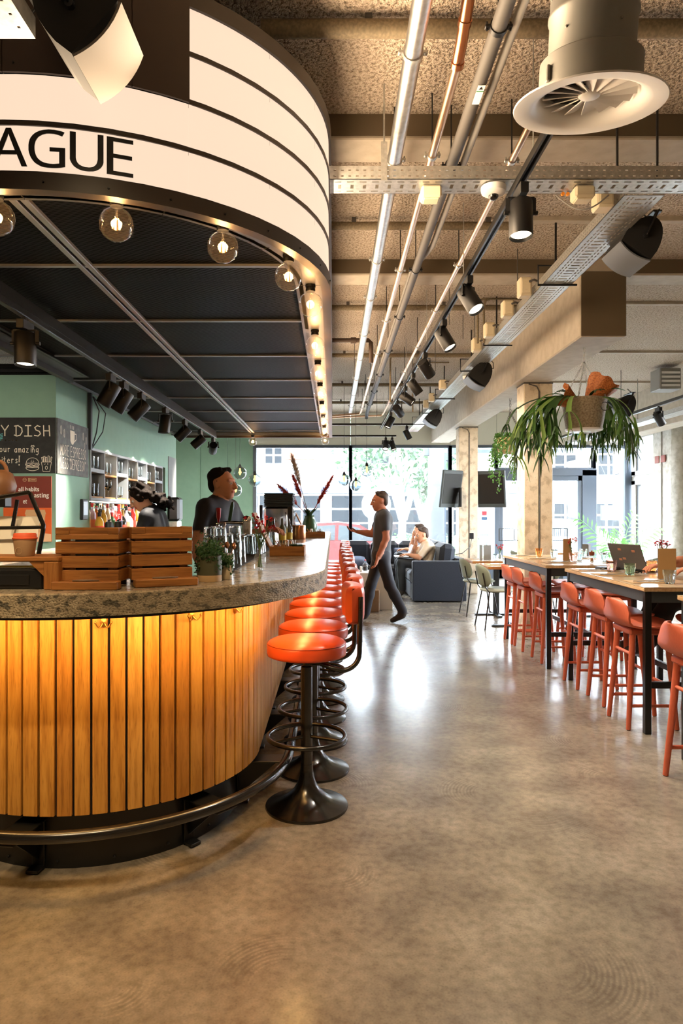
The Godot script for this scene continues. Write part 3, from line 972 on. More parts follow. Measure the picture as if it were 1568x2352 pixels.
func car(label: String, paint: Material, at: Vector3, turn: float, s: float) -> void:
	var t := thing("parked_car", label, "car", at, turn)
	var b := MB.new()
	var body := [Vector2(-2.0, 0.25), Vector2(2.05, 0.25), Vector2(2.1, 0.5), Vector2(1.95, 0.68), Vector2(1.0, 0.82), Vector2(-1.95, 0.84), Vector2(-2.08, 0.6)]
	b.prism(body.map(func(p): return p * s), 1.66 * s)
	part("body", b, paint, t)
	b = MB.new()
	var cab := [Vector2(-1.7, 0.83), Vector2(1.12, 0.80), Vector2(0.35, 1.25), Vector2(-0.2, 1.32), Vector2(-1.0, 1.29)]
	b.prism(cab.map(func(p): return p * s), 1.44 * s)
	part("cabin", b, paint, t)
	for q in [[Vector2(-0.22, 0.86), Vector2(0.86, 0.84), Vector2(0.30, 1.19), Vector2(-0.2, 1.25)], [Vector2(-1.3, 0.86), Vector2(-0.3, 0.86), Vector2(-0.28, 1.25), Vector2(-0.95, 1.22)]]:
		for e in [-1.0, 1.0]:
			b = MB.new()
			b.prism(q.map(func(p): return p * s), 0.02, Transform3D(Basis(), Vector3(0, 0, e * 0.725 * s)))
			part("side_window", b, M.car_glass, t)
	for x in [-1.25, 1.3]:
		for e in [-1.0, 1.0]:
			b = MB.new()
			b.lathe([Vector2(0.0, -0.1), Vector2(0.28, -0.1), Vector2(0.3, -0.06), Vector2(0.3, 0.06), Vector2(0.28, 0.1), Vector2(0.0, 0.1)], 18, Transform3D(Basis(Vector3.RIGHT, PI / 2), Vector3(x, 0.3, e * 0.78) * s))
			part("wheel", b, M.tyre, t)
func run_pipe(called: String, label: String, m: Material, pts: Array, r: float, clamps: Array, clampm: Material) -> void:
	var t := thing(called, label, "pipe")
	var b := MB.new()
	b.tube(pts, r, 14)
	part("pipe", b, m, t)
	for z in clamps:
		var p := Vector3.ZERO
		for i in pts.size() - 1:
			if pts[i].z >= -z and pts[i + 1].z <= -z:
				p = pts[i].lerp(pts[i + 1], (pts[i].z + z) / (pts[i].z - pts[i + 1].z))
		if p == Vector3.ZERO: continue
		b = MB.new()
		b.tube([p + Vector3(0, 0, 0.011), p + Vector3(0, 0, -0.011)], r + 0.005, 14, false, false)
		b.tube([p + Vector3(0, 0, 0.011), p + Vector3(0, 0, 0.0111)], r + 0.005, 14)
		for e in [-1.0, 1.0]:
			b.bx(p + Vector3(e * (r + 0.012), 0, 0), Vector3(0.018, 0.012, 0.02), 0.002)
			b.tube([p + Vector3(e * (r + 0.014), -0.014, 0), p + Vector3(e * (r + 0.014), 0.018, 0)], 0.004, 6)
		part("clamp", b, clampm, t)
		b = MB.new()
		b.tube([p + Vector3(0, r, 0), Vector3(p.x, 3.455, p.z)], 0.004, 6)
		part("hanger_rod", b, M.black, t)

func build_services() -> void:
	var b := MB.new()
	# long pipes under the ceiling
	run_pipe("ceiling_pipe", "wide bright steel pipe running along the ceiling", M.steel, [Vector3(0.3175, 3.18, 1.5), Vector3(0.3175, 3.18, -12.3), Vector3(0.29, 3.16, -12.4), Vector3(-0.4, 3.10, -12.45)], 0.037, [2.7, 3.52, 4.9, 5.75, 6.9, 8.0, 9.2, 10.4, 11.6], M.galv)
	run_pipe("ceiling_pipe", "thin copper pipe with a stepped joint beside the wide steel pipe", M.copper_pale, [Vector3(0.495, 3.30, 1.5), Vector3(0.495, 3.30, -2.36), Vector3(0.495, 3.27, -2.42), Vector3(0.495, 3.17, -2.62), Vector3(0.495, 3.14, -2.7), Vector3(0.495, 3.14, -12.0), Vector3(0.47, 3.12, -12.1), Vector3(-0.3, 3.06, -12.15)], 0.0195, [3.4, 5.0, 6.3, 7.6, 9.0, 10.3, 11.5], M.galv)
	b = MB.new()
	b.tube([Vector3(0.495, 3.295, -2.33), Vector3(0.495, 3.27, -2.42), Vector3(0.495, 3.17, -2.62), Vector3(0.495, 3.14, -2.72)], 0.0235, 14)
	for q in [[3.298, -2.34], [3.25, -2.46], [3.20, -2.56], [3.14, -2.71]]:
		b.tube([Vector3(0.495, q[0] + 0.004, q[1] + 0.01), Vector3(0.495, q[0] - 0.004, q[1] - 0.01)], 0.0265, 14)
	solo("pipe_elbow", "dark polished copper elbow joint on the thin pipe", "pipe", b, M.copper)
	run_pipe("ceiling_pipe", "charcoal insulated pipe with small white label", M.dark_pipe, [Vector3(0.607, 3.14, 1.5), Vector3(0.607, 3.14, -12.1), Vector3(0.6, 3.05, -12.2)], 0.029, [2.5, 3.5, 5.0, 6.2, 7.5, 8.8, 10.0, 11.2], M.black)
	run_pipe("ceiling_pipe", "pale grey pipe pressed against the charcoal pipe", M.grey_pipe, [Vector3(0.672, 3.16, 1.5), Vector3(0.672, 3.16, -4.6), Vector3(0.60, 3.20, -5.2), Vector3(0.60, 3.20, -12.0)], 0.018, [], M.black)
	run_pipe("ceiling_pipe", "thin copper pipe above the lighting track", M.copper_pale, [Vector3(0.904, 3.14, -2.4), Vector3(0.904, 3.14, -12.3), Vector3(0.88, 3.13, -12.4), Vector3(-0.3, 3.08, -12.42)], 0.0165, [3.45, 4.9, 6.0, 7.3, 8.6, 9.8, 11.0], M.galv)
	# paper labels on two of the pipes
	for q in [[Vector3(0.607, 3.1105, -2.86), 0.03, 0.13], [Vector3(0.495, 3.28, -2.18), 0.022, 0.16]]:
		b = MB.new()
		b.bx(q[0] + Vector3(0.004, 0, 0), Vector3(q[1], 0.002, q[2]))
		var l := solo("pipe_label", ["white arrow sticker on the charcoal pipe", "white arrow sticker on the thin copper pipe"][0 if q[2] == 0.13 else 1], "label", b, M.paper)
		b = MB.new()
		b.tri(q[0] + Vector3(0.004, -0.0016, q[2] * 0.46), q[0] + Vector3(-0.005, -0.0016, q[2] * 0.3), q[0] + Vector3(0.013, -0.0016, q[2] * 0.3), Vector3.DOWN)
		part("arrow", b, M.black, l)
		b = MB.new()
		b.bx(q[0] + Vector3(0.004, -0.001, q[2] * 0.2), Vector3(q[1], 0.0016, 0.006))
		part("colour_band", b, mt(c8(40, 120, 70) if q[2] == 0.13 else c8(220, 160, 40), 0.6), l)
	# pipes that cross under the ceiling
	for k in 6:
		var d: float = [2.87, 4.84, 6.77, 8.82, 10.85, 12.6][k]
		b = MB.new()
		b.tube([Vector3(-0.3, 3.395, -d), Vector3([2.2, 1.35, 2.0, 2.0, 2.0, 2.0][k], 3.395, -d)], 0.036 if k == 0 else 0.028, 12)
		var cp := solo("cross_pipe", ["thick brown lagged pipe crossing the ceiling before the first beam", "brown pipe crossing the ceiling between the two beams", "brown pipe crossing the ceiling past the second beam", "brown pipe crossing the ceiling above the middle track lamps", "brown pipe crossing the ceiling behind the tee pipe", "brown pipe crossing the ceiling near the street wall"][k], "pipe", b, M.brown_pipe, Vector3.ZERO, 0, "brown ceiling cross pipes")
		b = MB.new()
		for x in [0.15, 1.1]:
			b.bx(Vector3(x, 3.43, -d), Vector3(0.03, 0.05, 0.04))
		part("saddle", b, M.dark_pipe, cp)
		if k > 0:
			b = MB.new(); b.bb(Vector3(2.5 if k > 2 else [1.35, 1.35, 2.5][k], 3.42, -d + 0.03), Vector3(6.2, 3.46, -d - 0.03), 0.004)
			solo("ceiling_batten", "pale joint strip across the ceiling boards", "batten", b, M.beam, Vector3.ZERO, 0, "pale ceiling joint strips", "structure")
	b = MB.new()
	b.tube([Vector3(-0.015, 3.28, -7.6), Vector3(0.40, 3.28, -7.6), Vector3(0.425, 3.26, -7.62), Vector3(0.43, 3.04, -7.65)], 0.024, 10)
	b.tube([Vector3(0.2, 3.28, -7.6), Vector3(0.26, 3.28, -7.6)], 0.034, 10)
	solo("branch_pipe", "short dark brown branch pipe with a brass valve", "pipe", b, mt(c8(70, 52, 40), 0.6))
	# thin loose hanger rods and conduits
	rng.seed = 21
	for k in 12:
		var x := rng.randf_range(0.2, 1.5)
		var d := 5.4 + k * 0.6
		b = MB.new(); b.tube([Vector3(x, 3.455, -d), Vector3(x, 3.455 - rng.randf_range(0.25, 0.5), -d)], 0.004, 5)
		solo("ceiling_rod", "thin threaded rod hanging from the ceiling", "rod", b, M.dark_pipe, Vector3.ZERO, 0, "threaded ceiling rods")
	for q in [[1.40, 6.6, 3.0, "outer of two side by side"], [1.46, 6.6, 3.0, "inner of two side by side"], [0.75, 8.9, 2.8, "over the middle track lamps"], [1.1, 9.4, 2.75, "beside the long tray"]]:
		b = MB.new()
		b.tube([Vector3(q[0] + 0.5, 3.43, -q[1]), Vector3(q[0] + 0.06, 3.43, -q[1]), Vector3(q[0] + 0.015, 3.41, -q[1]), Vector3(q[0], 3.36, -q[1]), Vector3(q[0], q[2], -q[1])], 0.011, 8)
		solo("cable_conduit", "brown bent cable conduit coming down from the ceiling, " + q[3], "conduit", b, M.brown_pipe, Vector3.ZERO, 0, "bent ceiling conduits")
	build_trays()
	build_tracks()
	build_diffuser()
	build_speakers()

func build_trays() -> void:
	# tray across the room
	var t := thing("cable_tray", "galvanised slotted cable tray crossing the room by the duct", "cable tray", Vector3(0, 2.987, -3.33))
	var b := MB.new()
	punched(b, Vector3(-0.02, 0, -0.15), Vector3(6.2, 0, 0), Vector3(0, 0, 1), Vector3(0, 0.0025, 0), [[0.0, 0.022], [0.022, 0.032, 0.062, 0.034], [0.032, 0.055], [0.055, 0.095, 0.062, 0.016], [0.095, 0.118], [0.118, 0.128, 0.062, 0.034], [0.128, 0.15]])
	part("tray_floor", b, M.galv, t)
	for z in [0.0, -0.15]:
		b = MB.new()
		punched(b, Vector3(-0.02, 0, z), Vector3(6.2, 0, 0), Vector3(0, 1, 0), Vector3(0, 0, -0.0025 if z == 0.0 else 0.0025), [[0.0, 0.013], [0.013, 0.02, 0.0365, 0.013], [0.02, 0.041], [0.041, 0.048, 0.0365, 0.013], [0.048, 0.066]])
		part("tray_side", b, M.galv, t)
	b = MB.new(); b.bb(Vector3(0.235, -0.01, 0.004), Vector3(0.265, 0.18, 0.009)); b.tube([Vector3(0.25, 0.17, 0.006), Vector3(0.25, 0.47, 0.006)], 0.005, 6)
	part("hanger_bracket", b, M.galv, t)
	for x in [1.42, 1.62, 2.6, 4.0]:
		b = MB.new(); b.tube([Vector3(x, 0.0, -0.08), Vector3(x, 0.47, -0.08)], 0.006, 6)
		part("hanger_rod", b, M.black, t)
	# tray along the room
	t = thing("cable_tray", "galvanised slotted cable tray running towards the street windows", "cable tray", Vector3(1.493, 2.987, -3.5))
	b = MB.new()
	punched(b, Vector3(0, 0, 0), Vector3(0, 0, -10.2), Vector3(1, 0, 0), Vector3(0, 0.0025, 0), [[0.0, 0.03], [0.03, 0.038, 0.05, 0.03], [0.038, 0.052], [0.052, 0.06, 0.05, 0.03], [0.06, 0.075], [0.075, 0.132, 0.05, 0.016], [0.132, 0.147], [0.147, 0.155, 0.05, 0.03], [0.155, 0.169], [0.169, 0.177, 0.05, 0.03], [0.177, 0.207]])
	part("tray_floor", b, M.galv, t)
	for x in [0.0, 0.207]:
		b = MB.new()
		punched(b, Vector3(x, 0, 0), Vector3(0, 0, -10.2), Vector3(0, 1, 0), Vector3(0.0025 if x == 0.0 else -0.0025, 0, 0), [[0.0, 0.018], [0.018, 0.023, 0.03, 0.006], [0.023, 0.038], [0.038, 0.043, 0.03, 0.006], [0.043, 0.06]])
		part("tray_side", b, M.galv, t)
	for z in [-1.35, -3.1, -4.3, -6.2, -7.6, -9.0]:
		b = MB.new()
		b.tube([Vector3(0.24, -0.008, z), Vector3(-0.035, -0.008, z), Vector3(-0.035, 0.13, z), Vector3(0.09, 0.13, z), Vector3(0.09, 0.47, z)], 0.008, 6)
		part("hanger_hook", b, M.black, t)
	# short tray end over the bar
	t = thing("cable_tray", "end of a perforated cable tray in front of the sign's dark panel", "cable tray", Vector3(-1.25, 2.70, -1.93))
	b = MB.new()
	punched(b, Vector3.ZERO, Vector3(0, 0, 4.2), Vector3(1, 0, 0), Vector3(0, 0.003, 0), [[0, 0.38], [0.38, 0.388, 0.05, 0.008], [0.388, 0.41]])
	part("tray_floor", b, M.galv, t)
	b = MB.new(); b.bb(Vector3(0.405, 0, 0), Vector3(0.41, 0.06, 4.2)); b.bb(Vector3(0, 0, 0), Vector3(0.005, 0.06, 4.2))
	part("tray_side", b, M.galv, t)
	b = MB.new(); b.tube([Vector3(0.2, 0, 2.5), Vector3(0.2, 0.75, 2.5)], 0.006, 6); b.tube([Vector3(0.2, 0, 0.6), Vector3(0.2, 0.75, 0.6)], 0.006, 6)
	part("hanger_rod", b, M.black, t)
	# ivory junction boxes along the trays
	var bs := [[1.43, 3.03, 3.62, 0.09, 0.13], [1.43, 3.04, 5.1, 0.09, 0.14], [1.43, 3.03, 5.6, 0.09, 0.13], [1.43, 3.03, 6.25, 0.09, 0.13], [1.43, 3.03, 6.8, 0.09, 0.13], [1.43, 3.03, 8.9, 0.09, 0.12], [1.43, 3.03, 9.9, 0.08, 0.12], [1.43, 3.03, 10.5, 0.08, 0.12]]
	for k in bs.size():
		var q: Array = bs[k]
		t = thing("junction_box", "ivory junction box on the long cable tray, %s from the tray corner" % ORD[k], "junction box", Vector3(q[0], q[1], -q[2]), 0, "ivory boxes along the long tray")
		b = MB.new(); b.bx(Vector3.ZERO, Vector3(q[3], q[4], 0.1), 0.01)
		part("body", b, M.ivory, t)
		b = MB.new(); b.bx(Vector3(0, 0, 0.052), Vector3(q[3] * 0.72, q[4] * 0.75, 0.008), 0.003)
		for e in [-1.0, 1.0]: b.bx(Vector3(0.0, e * q[4] * 0.2, 0.058), Vector3(0.02, 0.004, 0.003))
		part("cover", b, M.ivory, t)
		b = MB.new(); b.tube([Vector3(0.02, q[4] * 0.2, 0.06), Vector3(0.05, q[4] * 0.25, 0.08), Vector3(0.09, q[4] * 0.22, 0.05)], 0.008, 6)
		part("cable_gland", b, M.dark_pipe, t)
	for q in [[0.49, "white"], [1.25, "broad"]]:
		t = thing("junction_box", "ivory junction box under the crossing cable tray " + ("next to the wide steel pipe" if q[0] < 1 else "at the tray corner"), "junction box", Vector3(q[0], 2.955, -3.42))
		b = MB.new(); b.bx(Vector3.ZERO, Vector3(0.10, 0.06, 0.09), 0.01)
		part("body", b, M.ivory, t)
		b = MB.new(); b.bx(Vector3(0, -0.032, 0), Vector3(0.075, 0.008, 0.065), 0.003)
		part("cover", b, M.ivory, t)
	# dome camera and ceiling sensor
	for q in [[Vector3(0.80, 2.982, -3.40), "round white dome camera under the crossing cable tray", 0.062], [Vector3(1.60, 2.982, -8.1), "round ivory smoke sensor under the long cable tray", 0.06]]:
		t = thing("dome_camera", q[1], "camera", q[0])
		b = MB.new(); b.lathe([Vector2(0, -0.042), Vector2(q[2] * 0.6, -0.042), Vector2(q[2] * 0.95, -0.028), Vector2(q[2], -0.012), Vector2(q[2], 0.0), Vector2(0, 0.0)], 24)
		part("housing", b, M.white, t)
		b = MB.new(); b.lathe([Vector2(0, -0.066), Vector2(0.014, -0.062), Vector2(0.024, -0.05), Vector2(0.025, -0.04)], 16)
		part("lens", b, M.black_gloss, t)
	# orange cable markers
	for x in [1.165, 1.19]:
		b = MB.new(); b.lathe([Vector2(0, -0.006), Vector2(0.009, -0.006), Vector2(0.009, 0.006), Vector2(0, 0.006)], 12, Transform3D(Basis(Vector3.RIGHT, PI / 2), Vector3(x, 2.976, -3.46)))
		solo("cable_marker", "small round orange cable marker under the crossing tray", "marker", b, mt(c8(240, 150, 40), 0.6), Vector3.ZERO, 0, "orange cable markers")
	b = MB.new()
	var pts := []
	for k in 15:
		var s := k / 14.0
		pts.append(Vector3(1.14 + s * 0.27, 2.985 - sin(s * PI) * 0.075, -3.49))
	b.tube(pts, 0.004, 6)
	solo("loose_cable", "thin grey cable sagging below the crossing tray", "cable", b, M.grey_pipe)
	# second tray by the side windows
	t = thing("cable_tray", "galvanised cable tray high along the side windows", "cable tray", Vector3(4.62, 2.72, -8.0))
	b = MB.new()
	punched(b, Vector3.ZERO, Vector3(0, 0, -5.6), Vector3(1, 0, 0), Vector3(0, 0.003, 0), [[0, 0.04], [0.04, 0.06, 0.05, 0.03], [0.06, 0.09], [0.09, 0.12, 0.05, 0.02], [0.12, 0.16], [0.16, 0.18, 0.05, 0.03], [0.18, 0.22]])
	part("tray_floor", b, M.galv, t)
	b = MB.new(); b.bb(Vector3(0, 0, 0), Vector3(0.004, 0.06, -5.6)); b.bb(Vector3(0.216, 0, 0), Vector3(0.22, 0.06, -5.6))
	for z in [-0.6, -2.6, -4.6]: b.tube([Vector3(0.11, 0, z), Vector3(0.11, 0.722, z)], 0.006, 6)
	part("tray_side", b, M.galv, t)
	b = MB.new(); b.bb(Vector3(4.6, 3.1, -9.6), Vector3(4.9, 3.4, -9.9), 0.01)
	var vent := solo("vent_box", "grey square ventilation box with a slotted grille", "vent", b, M.duct)
	for k in 4:
		b = MB.new(); b.bb(Vector3(4.62, 3.14 + k * 0.06, -9.595), Vector3(4.88, 3.17 + k * 0.06, -9.59))
		part("louvre", b, M.white, vent)

func lamp_head(t: Node3D, aim: Vector3, s: float) -> void:
	# adapter box, yoke, can and lit lens; origin at the track
	var b := MB.new()
	b.bx(Vector3(0, -0.045, 0), Vector3(0.04, 0.05, 0.13) * s, 0.003)
	b.bx(Vector3(0, -0.02, 0), Vector3(0.02, 0.04, 0.03) * s)
	part("adapter", b, M.black, t)
	aim = aim.normalized()
	var side := aim.cross(Vector3.UP)
	side = Vector3.RIGHT if side.length() < 0.2 else side.normalized()
	var piv := Vector3(0, -0.14 * s, 0)
	b = MB.new()
	for e in [-1.0, 1.0]:
		b.bar(piv + side * e * 0.062 * s, Vector3(0, -0.07 * s, 0) + side * e * 0.062 * s, 0.018 * s, 0.006 * s, 0.0, aim)
		b.tube([piv + side * e * 0.058 * s, piv + side * e * 0.078 * s], 0.010 * s, 10)
	b.bar(Vector3(0, -0.07 * s, 0) - side * 0.062 * s, Vector3(0, -0.07 * s, 0) + side * 0.062 * s, 0.018 * s, 0.006 * s)
	part("yoke", b, M.black, t)
	var y := -aim
	var x := side
	var tr := Transform3D(Basis(x, y, x.cross(y)), piv)
	b = MB.new()
	b.lathe([Vector2(0.046, -0.105), Vector2(0.053, -0.118), Vector2(0.055, -0.112), Vector2(0.055, 0.05), Vector2(0.052, 0.056), Vector2(0.0, 0.056)].map(func(p): return p * s), 24, tr)
	part("can", b, M.black, t)
	b = MB.new()
	b.lathe([Vector2(0.0, -0.102), Vector2(0.047, -0.102)].map(func(p): return p * s), 24, tr)
	b.lathe([Vector2(0.047, -0.1025), Vector2(0.0, -0.1025)].map(func(p): return p * s), 24, tr)
	part("lens", b, M.lens, t)

func build_tracks() -> void:
	var tz := Color(1.0, 0.955, 0.88)
	# track over the floor
	var b := MB.new()
	b.bb(Vector3(0.863, 2.90, -2.62), Vector3(0.873, 2.935, -12.6)); b.bb(Vector3(0.889, 2.90, -2.62), Vector3(0.899, 2.935, -12.6)); b.bb(Vector3(0.863, 2.925, -2.62), Vector3(0.899, 2.938, -12.6))
	var t := thing("lighting_track", "long black lighting track hanging over the walkway", "track")
	part("rail", b, M.black_satin, t)
	b = MB.new()
	for d in [3.0, 4.6, 6.4, 8.2, 10.0, 11.8]: b.tube([Vector3(0.881, 2.93, -d), Vector3(0.881, 3.46, -d)], 0.003, 5)
	part("suspension", b, M.galv, t)
	var ds := [3.2, 4.44, 5.44, 6.55, 7.5, 8.3, 9.3, 10.4]
	var aims := [Vector3(-0.03, -1, 0.12), Vector3(0.45, -1, 0.45), Vector3(0.5, -1, 0.3), Vector3(0.85, -1, -0.75), Vector3(0.75, -1, -0.1), Vector3(0.9, -0.7, 0.2), Vector3(0.8, -0.8, -1.2), Vector3(-0.5, -1, 0.1)]
	for k in ds.size():
		t = thing("track_spotlight", ["black spotlight under the crossing cable tray, pointing straight down", "black spotlight on the walkway track, second from the duct", "black spotlight on the walkway track, third from the duct", "black spotlight on the walkway track, fourth from the duct", "black spotlight on the walkway track, fifth from the duct", "black spotlight on the walkway track, sixth from the duct", "black spotlight on the walkway track, seventh from the duct", "black spotlight at the window end of the walkway track"][k], "spotlight", Vector3(0.881, 2.905, -ds[k]), 0, "spotlights on the walkway track")
		lamp_head(t, aims[k], 1.0)
		var a: Vector3 = aims[k].normalized()
		spot(t.position + Vector3(0, -0.14, 0) + a * 0.13, a, 4.5 if k in [3, 6] else 3.0, 42.0, tz, 0.05, "track_light")
	# track over the bar
	t = thing("lighting_track", "long black lighting track under the bar's mesh ceiling", "track")
	b = MB.new(); b.bb(Vector3(-1.558, 2.335, -1.9), Vector3(-1.522, 2.37, -8.95), 0.004)
	b.bb(Vector3(-1.552, 2.37, -1.9), Vector3(-1.528, 2.43, -8.95))
	part("rail", b, M.black_satin, t)
	ds = [2.2, 3.42, 4.74, 5.04, 5.5, 6.29, 7.1, 7.94, 8.8]  # first lamp is an added one out of view, brightening the front green wall
	aims = [Vector3(-0.45, -0.3, -1.0), Vector3(0.05, -1, 0.1), Vector3(-0.55, -1, 0.1), Vector3(-0.6, -1, 0.1), Vector3(-0.8, -0.9, 0.2), Vector3(-0.15, -1, 0.0), Vector3(-0.8, -0.8, 0), Vector3(-0.8, -0.7, 0), Vector3(-0.25, -0.5, -1.0)]
	for k in ds.size():
		t = thing("track_spotlight", ["extra unseen spotlight added above the rounded end to brighten the green wall", "black spotlight shining straight down in front of the chalkboard", "black spotlight on the bar track, first of a close pair", "black spotlight on the bar track, second of a close pair", "black spotlight on the bar track aimed at the bottle niche", "black spotlight hanging upright over the back bar", "black spotlight third from the window end of the bar track", "black spotlight second from the window end of the bar track", "black spotlight at the very end of the bar track, aimed at the green street wall"][k], "spotlight", Vector3(-1.54, 2.34, -ds[k]), 0, "spotlights on the bar track")
		lamp_head(t, aims[k], 0.95)
		var a: Vector3 = aims[k].normalized()
		spot(t.position + Vector3(0, -0.135, 0) + a * 0.125, a, 12.0 if k == 8 else 5.0, 40.0 if k == 8 else 30.0, tz, 0.04, "track_light")
	# black cross tracks near the street wall with three lamps
	for q in [[-0.3, 1.42, 2.905, 12.05, "black cross track one metre before the shop window"], [-0.6, 1.2, 2.80, 12.9, "black cross track just above the shop window"]]:
		b = MB.new(); b.bb(Vector3(q[0], q[2], -q[3]), Vector3(q[1], q[2] + 0.035, -q[3] - 0.035), 0.003)
		for x in [q[0] + 0.2, q[1] - 0.2]: b.tube([Vector3(x, q[2], -q[3]), Vector3(x, 3.455, -q[3])], 0.004, 5)
		solo("lighting_track", q[4], "track", b, M.black_satin)
	for q in [[1.12, -12.9, 2.80, Vector3(0.3, -1, 0.2)], [1.30, -12.03, 2.905, Vector3(0.5, -1, 0.0)], [1.0, -12.9, 2.80, Vector3(-0.1, -1, 0.5)]]:
		t = thing("track_spotlight", "black spotlight on a cross track near the shop window", "spotlight", Vector3(q[0], q[2], q[1]), 0, "spotlights on the cross tracks")
		lamp_head(t, q[3], 1.0)
		spot(t.position + Vector3(0, -0.14, 0) + q[3].normalized() * 0.13, q[3], 3.0, 40.0, tz, 0.05, "track_light")
	# track by the side windows
	b = MB.new(); b.bb(Vector3(4.2, 2.74, -7.5), Vector3(4.24, 2.78, -12.6), 0.003)
	for d in [8.2, 10.0, 12.0]: b.tube([Vector3(4.22, 2.76, -d), Vector3(4.22, 3.455, -d)], 0.004, 5)
	solo("lighting_track", "black lighting track beside the side window tray", "track", b, M.black_satin)
	t = thing("track_spotlight", "single black spotlight near the side windows", "spotlight", Vector3(4.22, 2.745, -8.85))
	lamp_head(t, Vector3(0.7, -1, -0.4), 1.0)
	spot(t.position + Vector3(0, -0.14, 0) + Vector3(0.7, -1, -0.4).normalized() * 0.13, Vector3(0.7, -1, -0.4), 2.5, 38.0, tz, 0.05, "track_light")

func build_diffuser() -> void:
	var t := thing("air_diffuser", "grey round ceiling duct ending in a white swirl diffuser", "air vent", Vector3(0.862, 2.735, -2.3))
	t.rotation.x = deg_to_rad(9.0)
	var b := MB.new()
	b.lathe([Vector2(0.165, 0.03), Vector2(0.165, 0.13), Vector2(0.158, 0.136), Vector2(0.142, 0.138)], 40)
	b.bx(Vector3(-0.16, 0.07, 0.06), Vector3(0.012, 0.05, 0.02), 0.003)
	part("collar", b, M.duct, t)
	b = MB.new()
	var prof := [Vector2(0.139, 0.13)]
	for y in [0.27, 0.42]:
		prof += [Vector2(0.139, y - 0.012), Vector2(0.144, y - 0.006), Vector2(0.144, y + 0.006), Vector2(0.139, y + 0.012)]
	prof += [Vector2(0.139, 0.70)]
	b.lathe(prof, 40)
	for k in 10:
		var a := k * TAU / 10
		b.bx(Vector3(cos(a) * 0.14, 0.2 + (k % 2) * 0.12, sin(a) * 0.14), Vector3(0.008, 0.008, 0.008), 0.002)
	part("duct", b, M.duct, t)
	b = MB.new()
	b.lathe([Vector2(0.15, 0.06), Vector2(0.165, 0.02), Vector2(0.178, 0.004), Vector2(0.20, -0.004), Vector2(0.245, -0.006), Vector2(0.247, -0.001), Vector2(0.20, 0.004), Vector2(0.168, 0.03)], 48)
	part("flange", b, M.white, t)
	for k in 16:
		var a := k * TAU / 16
		b = MB.new()
		var dir := Vector3(cos(a), 0, sin(a))
		var tang := Vector3(-sin(a), 0, cos(a))
		var g := []
		for i in 5:
			var r := 0.035 + i * 0.0285
			var w := 0.008 + r * 0.17
			g.append([dir * r + tang * w + Vector3(0, 0.058, 0), dir * r + Vector3(0, 0.036, 0), dir * r - tang * w + Vector3(0, 0.026, 0)])
		b.sheet(g, 0.003)
		part("vane", b, M.white, t)
	b = MB.new()
	b.lathe([Vector2(0.0, 0.022), Vector2(0.03, 0.022), Vector2(0.036, 0.028), Vector2(0.036, 0.05), Vector2(0, 0.05)], 24)
	part("hub", b, M.white, t)
	b = MB.new()
	b.lathe([Vector2(0.0, 0.09), Vector2(0.15, 0.09), Vector2(0.15, 0.1), Vector2(0, 0.1)], 24)
	part("damper", b, M.black_rough, t)

func build_speakers() -> void:
	# D-shaped cheeks, extruded along the room; chord direction given in the xy plane
	var qs := [[W(217, 62, 1.95), 135.0, 0.2, 0.225, true, "pale speaker hanging in front of the sign's dark panel"], [W(1461, 573, 3.9), -33.0, 0.2, 0.27, false, "black wedge speaker at the corner of the cable trays"], [W(1095, 875, 7.4), -33.0, 0.22, 0.27, false, "black wedge speaker under the long tray by the high table column"], [W(990, 970, 10.6), -33.0, 0.22, 0.27, false, "black wedge speaker under the long tray by the sofa column"], [W(1430, 945, 8.6), -33.0, 0.22, 0.27, false, "black wedge speaker beside the hanging fern"]]
	for k in qs.size():
		var q: Array = qs[k]
		var ang := deg_to_rad(q[1])
		var ux := Vector3(cos(ang), sin(ang), 0)
		if k == 0: ux = Vector3(0.66, 0.75, 0)
		var up := Vector3(-ux.y, ux.x, 0)
		if (k == 0) != (up.x < 0.0) and k == 0: up = -up
		if k > 0 and up.x < 0.0: up = -up
		var t := thing("wall_speaker", q[5], "speaker", q[0])
		var s: float = q[2]
		var poly := []
		for i in 17:
			var a := PI * i / 16.0
			poly.append(Vector2(cos(a) * s * 0.5 * (1.0 if i in [0, 16] else 1.06), pow(sin(a), 0.8) * s * 1.08))
		var tr := Transform3D(Basis(ux, up, ux.cross(up)), Vector3(0, 0, -q[3] * 0.5))
		var b := MB.new()
		b.prism(poly, q[3], tr)
		part("cabinet", b, M.black_rough, t)
		b = MB.new()
		var g := []
		for i in 9:
			var row := []
			for j in 2:
				var e := -0.5 + i / 8.0
				row.append(tr * Vector3(e * s * 1.02, -0.008 - 0.022 * (1.0 - 4.0 * e * e), (j - 0.5) * q[3] * 1.01))
			g.append(row)
		b.sheet(g, 0.008)
		part("grille", b, mt(c8(124, 116, 106), 0.55) if q[4] else mt(c8(104, 108, 112), 0.55, 0.3), t)
		b = MB.new()
		b.bar(tr * Vector3(0, s * 0.45, q[3] * 0.5 + 0.006), tr * Vector3(-0.02, s * 1.25, q[3] * 0.5 + 0.006), 0.05, 0.008, 0.002)
		b.bar(tr * Vector3(-0.02, s * 1.25, q[3] * 0.5 + 0.006), tr * Vector3(-0.02, s * 1.25, -0.1), 0.05, 0.01)
		b.tube([tr * Vector3(0, s * 0.45, q[3] * 0.5), tr * Vector3(0, s * 0.45, q[3] * 0.5 + 0.018)], 0.013, 10)
		part("bracket", b, M.black, t)
		b = MB.new()
		b.tube([tr * Vector3(0.1 * s, s * 0.9, 0.02), tr * Vector3(0.4 * s, s * 1.15, 0.0), tr * Vector3(0.25 * s, s * 1.45, -0.05), tr * Vector3(-0.05, s * 1.6, -0.08)], 0.005, 6)
		part("cable", b, M.black, t)
